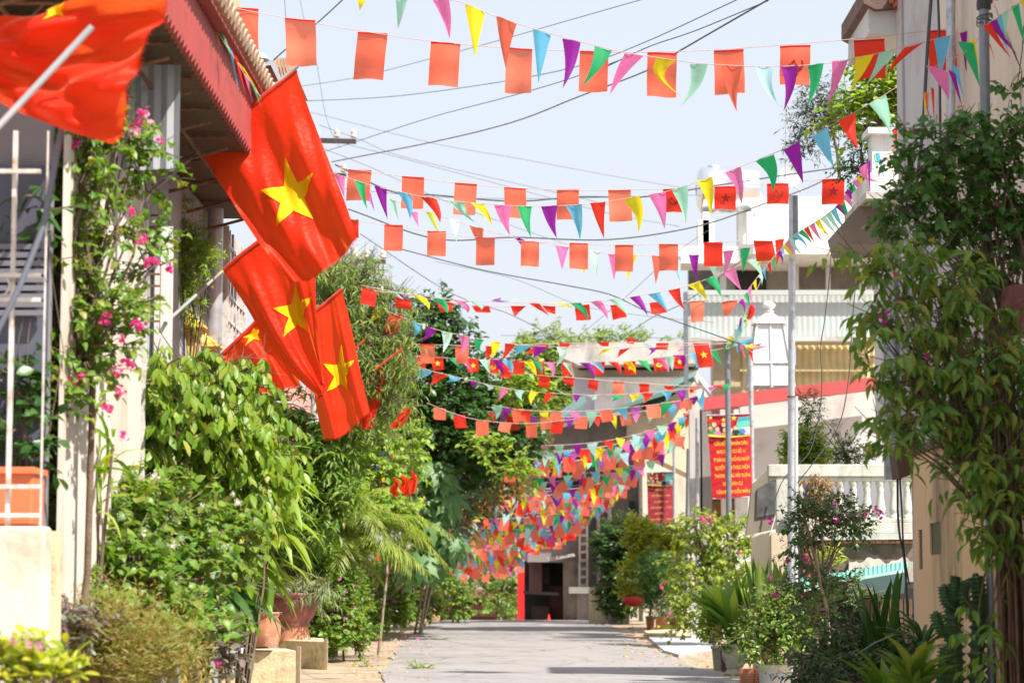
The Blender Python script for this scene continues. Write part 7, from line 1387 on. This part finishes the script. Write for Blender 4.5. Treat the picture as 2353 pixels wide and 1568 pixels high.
# cactus: winged columns
def cactus(label, base, arms, m, seed):
    t = thing('cactus', label, 'cactus', tuple(base)); r = random.Random(seed)
    for (pts, w) in arms:
        q = [P(*p) for p in pts]; b = MB(); n = 18 * (len(q) - 1); ax = [cr_(q, i / n) for i in range(n + 1)]; rs = []
        for i in range(n + 1): rs.append(w * (1 + (.32 if i % 3 == 0 else -.12)) * (1 if i < n - 2 else .5 if i < n else .15))
        vs = []; k = 8
        for i, p in enumerate(ax):
            d = (ax[min(i + 1, n)] - ax[max(i - 1, 0)]).normalized(); a = d.cross(V((0, 1, .1))).normalized(); c_ = d.cross(a)
            for j in range(k):
                an = 2 * math.pi * j / k; rr = rs[i] * (1 if j % 2 == 0 else .35); vs.append(p + (a * math.cos(an) + c_ * math.sin(an)) * rr)
        b.add(vs, [(i * k + j, i * k + (j + 1) % k, (i + 1) * k + (j + 1) % k, (i + 1) * k + j) for i in range(n) for j in range(k)]); b.build('arm', m, t)
    return t
CAC = mat('cactus_green', (.045, .12, .04), .5, .25, 8, .1, spec=.5)
cactus('branching winged cactus before the orange wall', gb(2200, 1560, 18.2), [([(2200, 1640, 18.2), (2195, 1520, 18.2), (2190, 1420, 18.2), (2200, 1330, 18.2)], .062), ([(2198, 1400, 18.2), (2175, 1380, 18.1), (2168, 1340, 18.1)], .045), ([(2240, 1640, 18.3), (2246, 1480, 18.3), (2250, 1380, 18.3), (2240, 1315, 18.3)], .06),
        ([(2196, 1460, 18.1), (2160, 1440, 18), (2148, 1402, 18)], .045), ([(2240, 1420, 18.2), (2215, 1370, 18.1), (2222, 1330, 18.1)], .042), ([(2160, 1640, 18), (2168, 1540, 18), (2176, 1480, 18)], .055), ([(2280, 1640, 18.3), (2284, 1500, 18.3), (2276, 1400, 18.3)], .055), ([(2192, 1370, 18.1), (2195, 1330, 18.1), (2196, 1322, 18.1)], .04), ([(2130, 1560, 18.1), (2120, 1510, 18.1), (2122, 1470, 18.1)], .04)], CAC, 3)
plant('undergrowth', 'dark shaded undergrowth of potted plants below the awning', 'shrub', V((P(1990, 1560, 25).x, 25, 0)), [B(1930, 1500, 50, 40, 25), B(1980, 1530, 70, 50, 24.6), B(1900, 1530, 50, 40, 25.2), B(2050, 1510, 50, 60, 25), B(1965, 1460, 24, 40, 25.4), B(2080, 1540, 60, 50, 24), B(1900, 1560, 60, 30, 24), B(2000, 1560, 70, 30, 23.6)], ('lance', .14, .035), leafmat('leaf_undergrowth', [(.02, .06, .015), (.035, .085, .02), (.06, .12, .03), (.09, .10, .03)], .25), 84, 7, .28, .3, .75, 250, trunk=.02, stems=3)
multi('sansevieria', 'tall dark spear leaves under the teal awning', 'plant', V((P(2040, 1560, 24.5).x, 24.5, .25)), pts_([(2010, 1560), (2050, 1550), (2030, 1570), (2080, 1560)], 24.4), 9, ('snake', 1.05, .08), DEEP, 85, .35, 1.6, .01)
rosette('ginger', 'broad pointed green leaves at the bottom right of the picture', 'plant', tuple(P(2100, 1600, 17.6)), 26, ('lance', .42, .10), MID, 86, .8, h0=.1, zup=1.0)
rosette('ginger', 'second low clump of pointed leaves at the bottom edge', 'plant', tuple(P(2040, 1630, 18)), 22, ('lance', .42, .09), MID, 87, .9, h0=.1, zup=1.0)
rosette('ginger', 'clump of dark arching leaves left of the winged cactus', 'plant', tuple(P(2120, 1500, 20)), 24, ('strap', .5, .05), DEEP, 88, 1.0, h0=.1, zup=.7)
plant('yellow_sprig', 'small yellow green sprig before the mouldy wall', 'plant', P(1910, 1310, 35.4), [B(1910, 1285, 22, 16, 35.4)], ('lance', .13, .02), YEL, 89, 7, .2, .1, .8, 0, trunk=.008, up=.9)
for i, (x, y, rx, lab) in enumerate(((1868, 1130, 16, 'left brown dried plant hanging on the balustrade'), (1892, 1140, 18, 'right brown dried plant hanging on the balustrade'))):
    plant('dried_plant', lab, 'plant', P(x, y + 30, 35.6), [B(x, y, rx, 44, 35.6)], ('lance', .10, .02), leafmat('leaf_dried', [(.20, .11, .04), (.34, .2, .08), (.14, .08, .03)], .3), 90 + i, 8, .16, .9, .8, 0, lo=True, trunk=.008, up=-.2)
b = MB(); b.fb(1848, 1112, 1860, 1160, 35.7, .06); tagm(b.build('blue_cloth', mat('blue_cloth', (.03, .12, .55), .8)), 'blue cloth behind the left dried plant', 'cloth')
b = MB(); b.fb(1775, 1510, 1900, 1640, 30, .3) if False else b.fb(1850, 1500, 1935, 1545, 28.5, .3); tagm(b.build('stone_block', GREYC), 'grey stone block in the shade beside the bucket', 'stone')
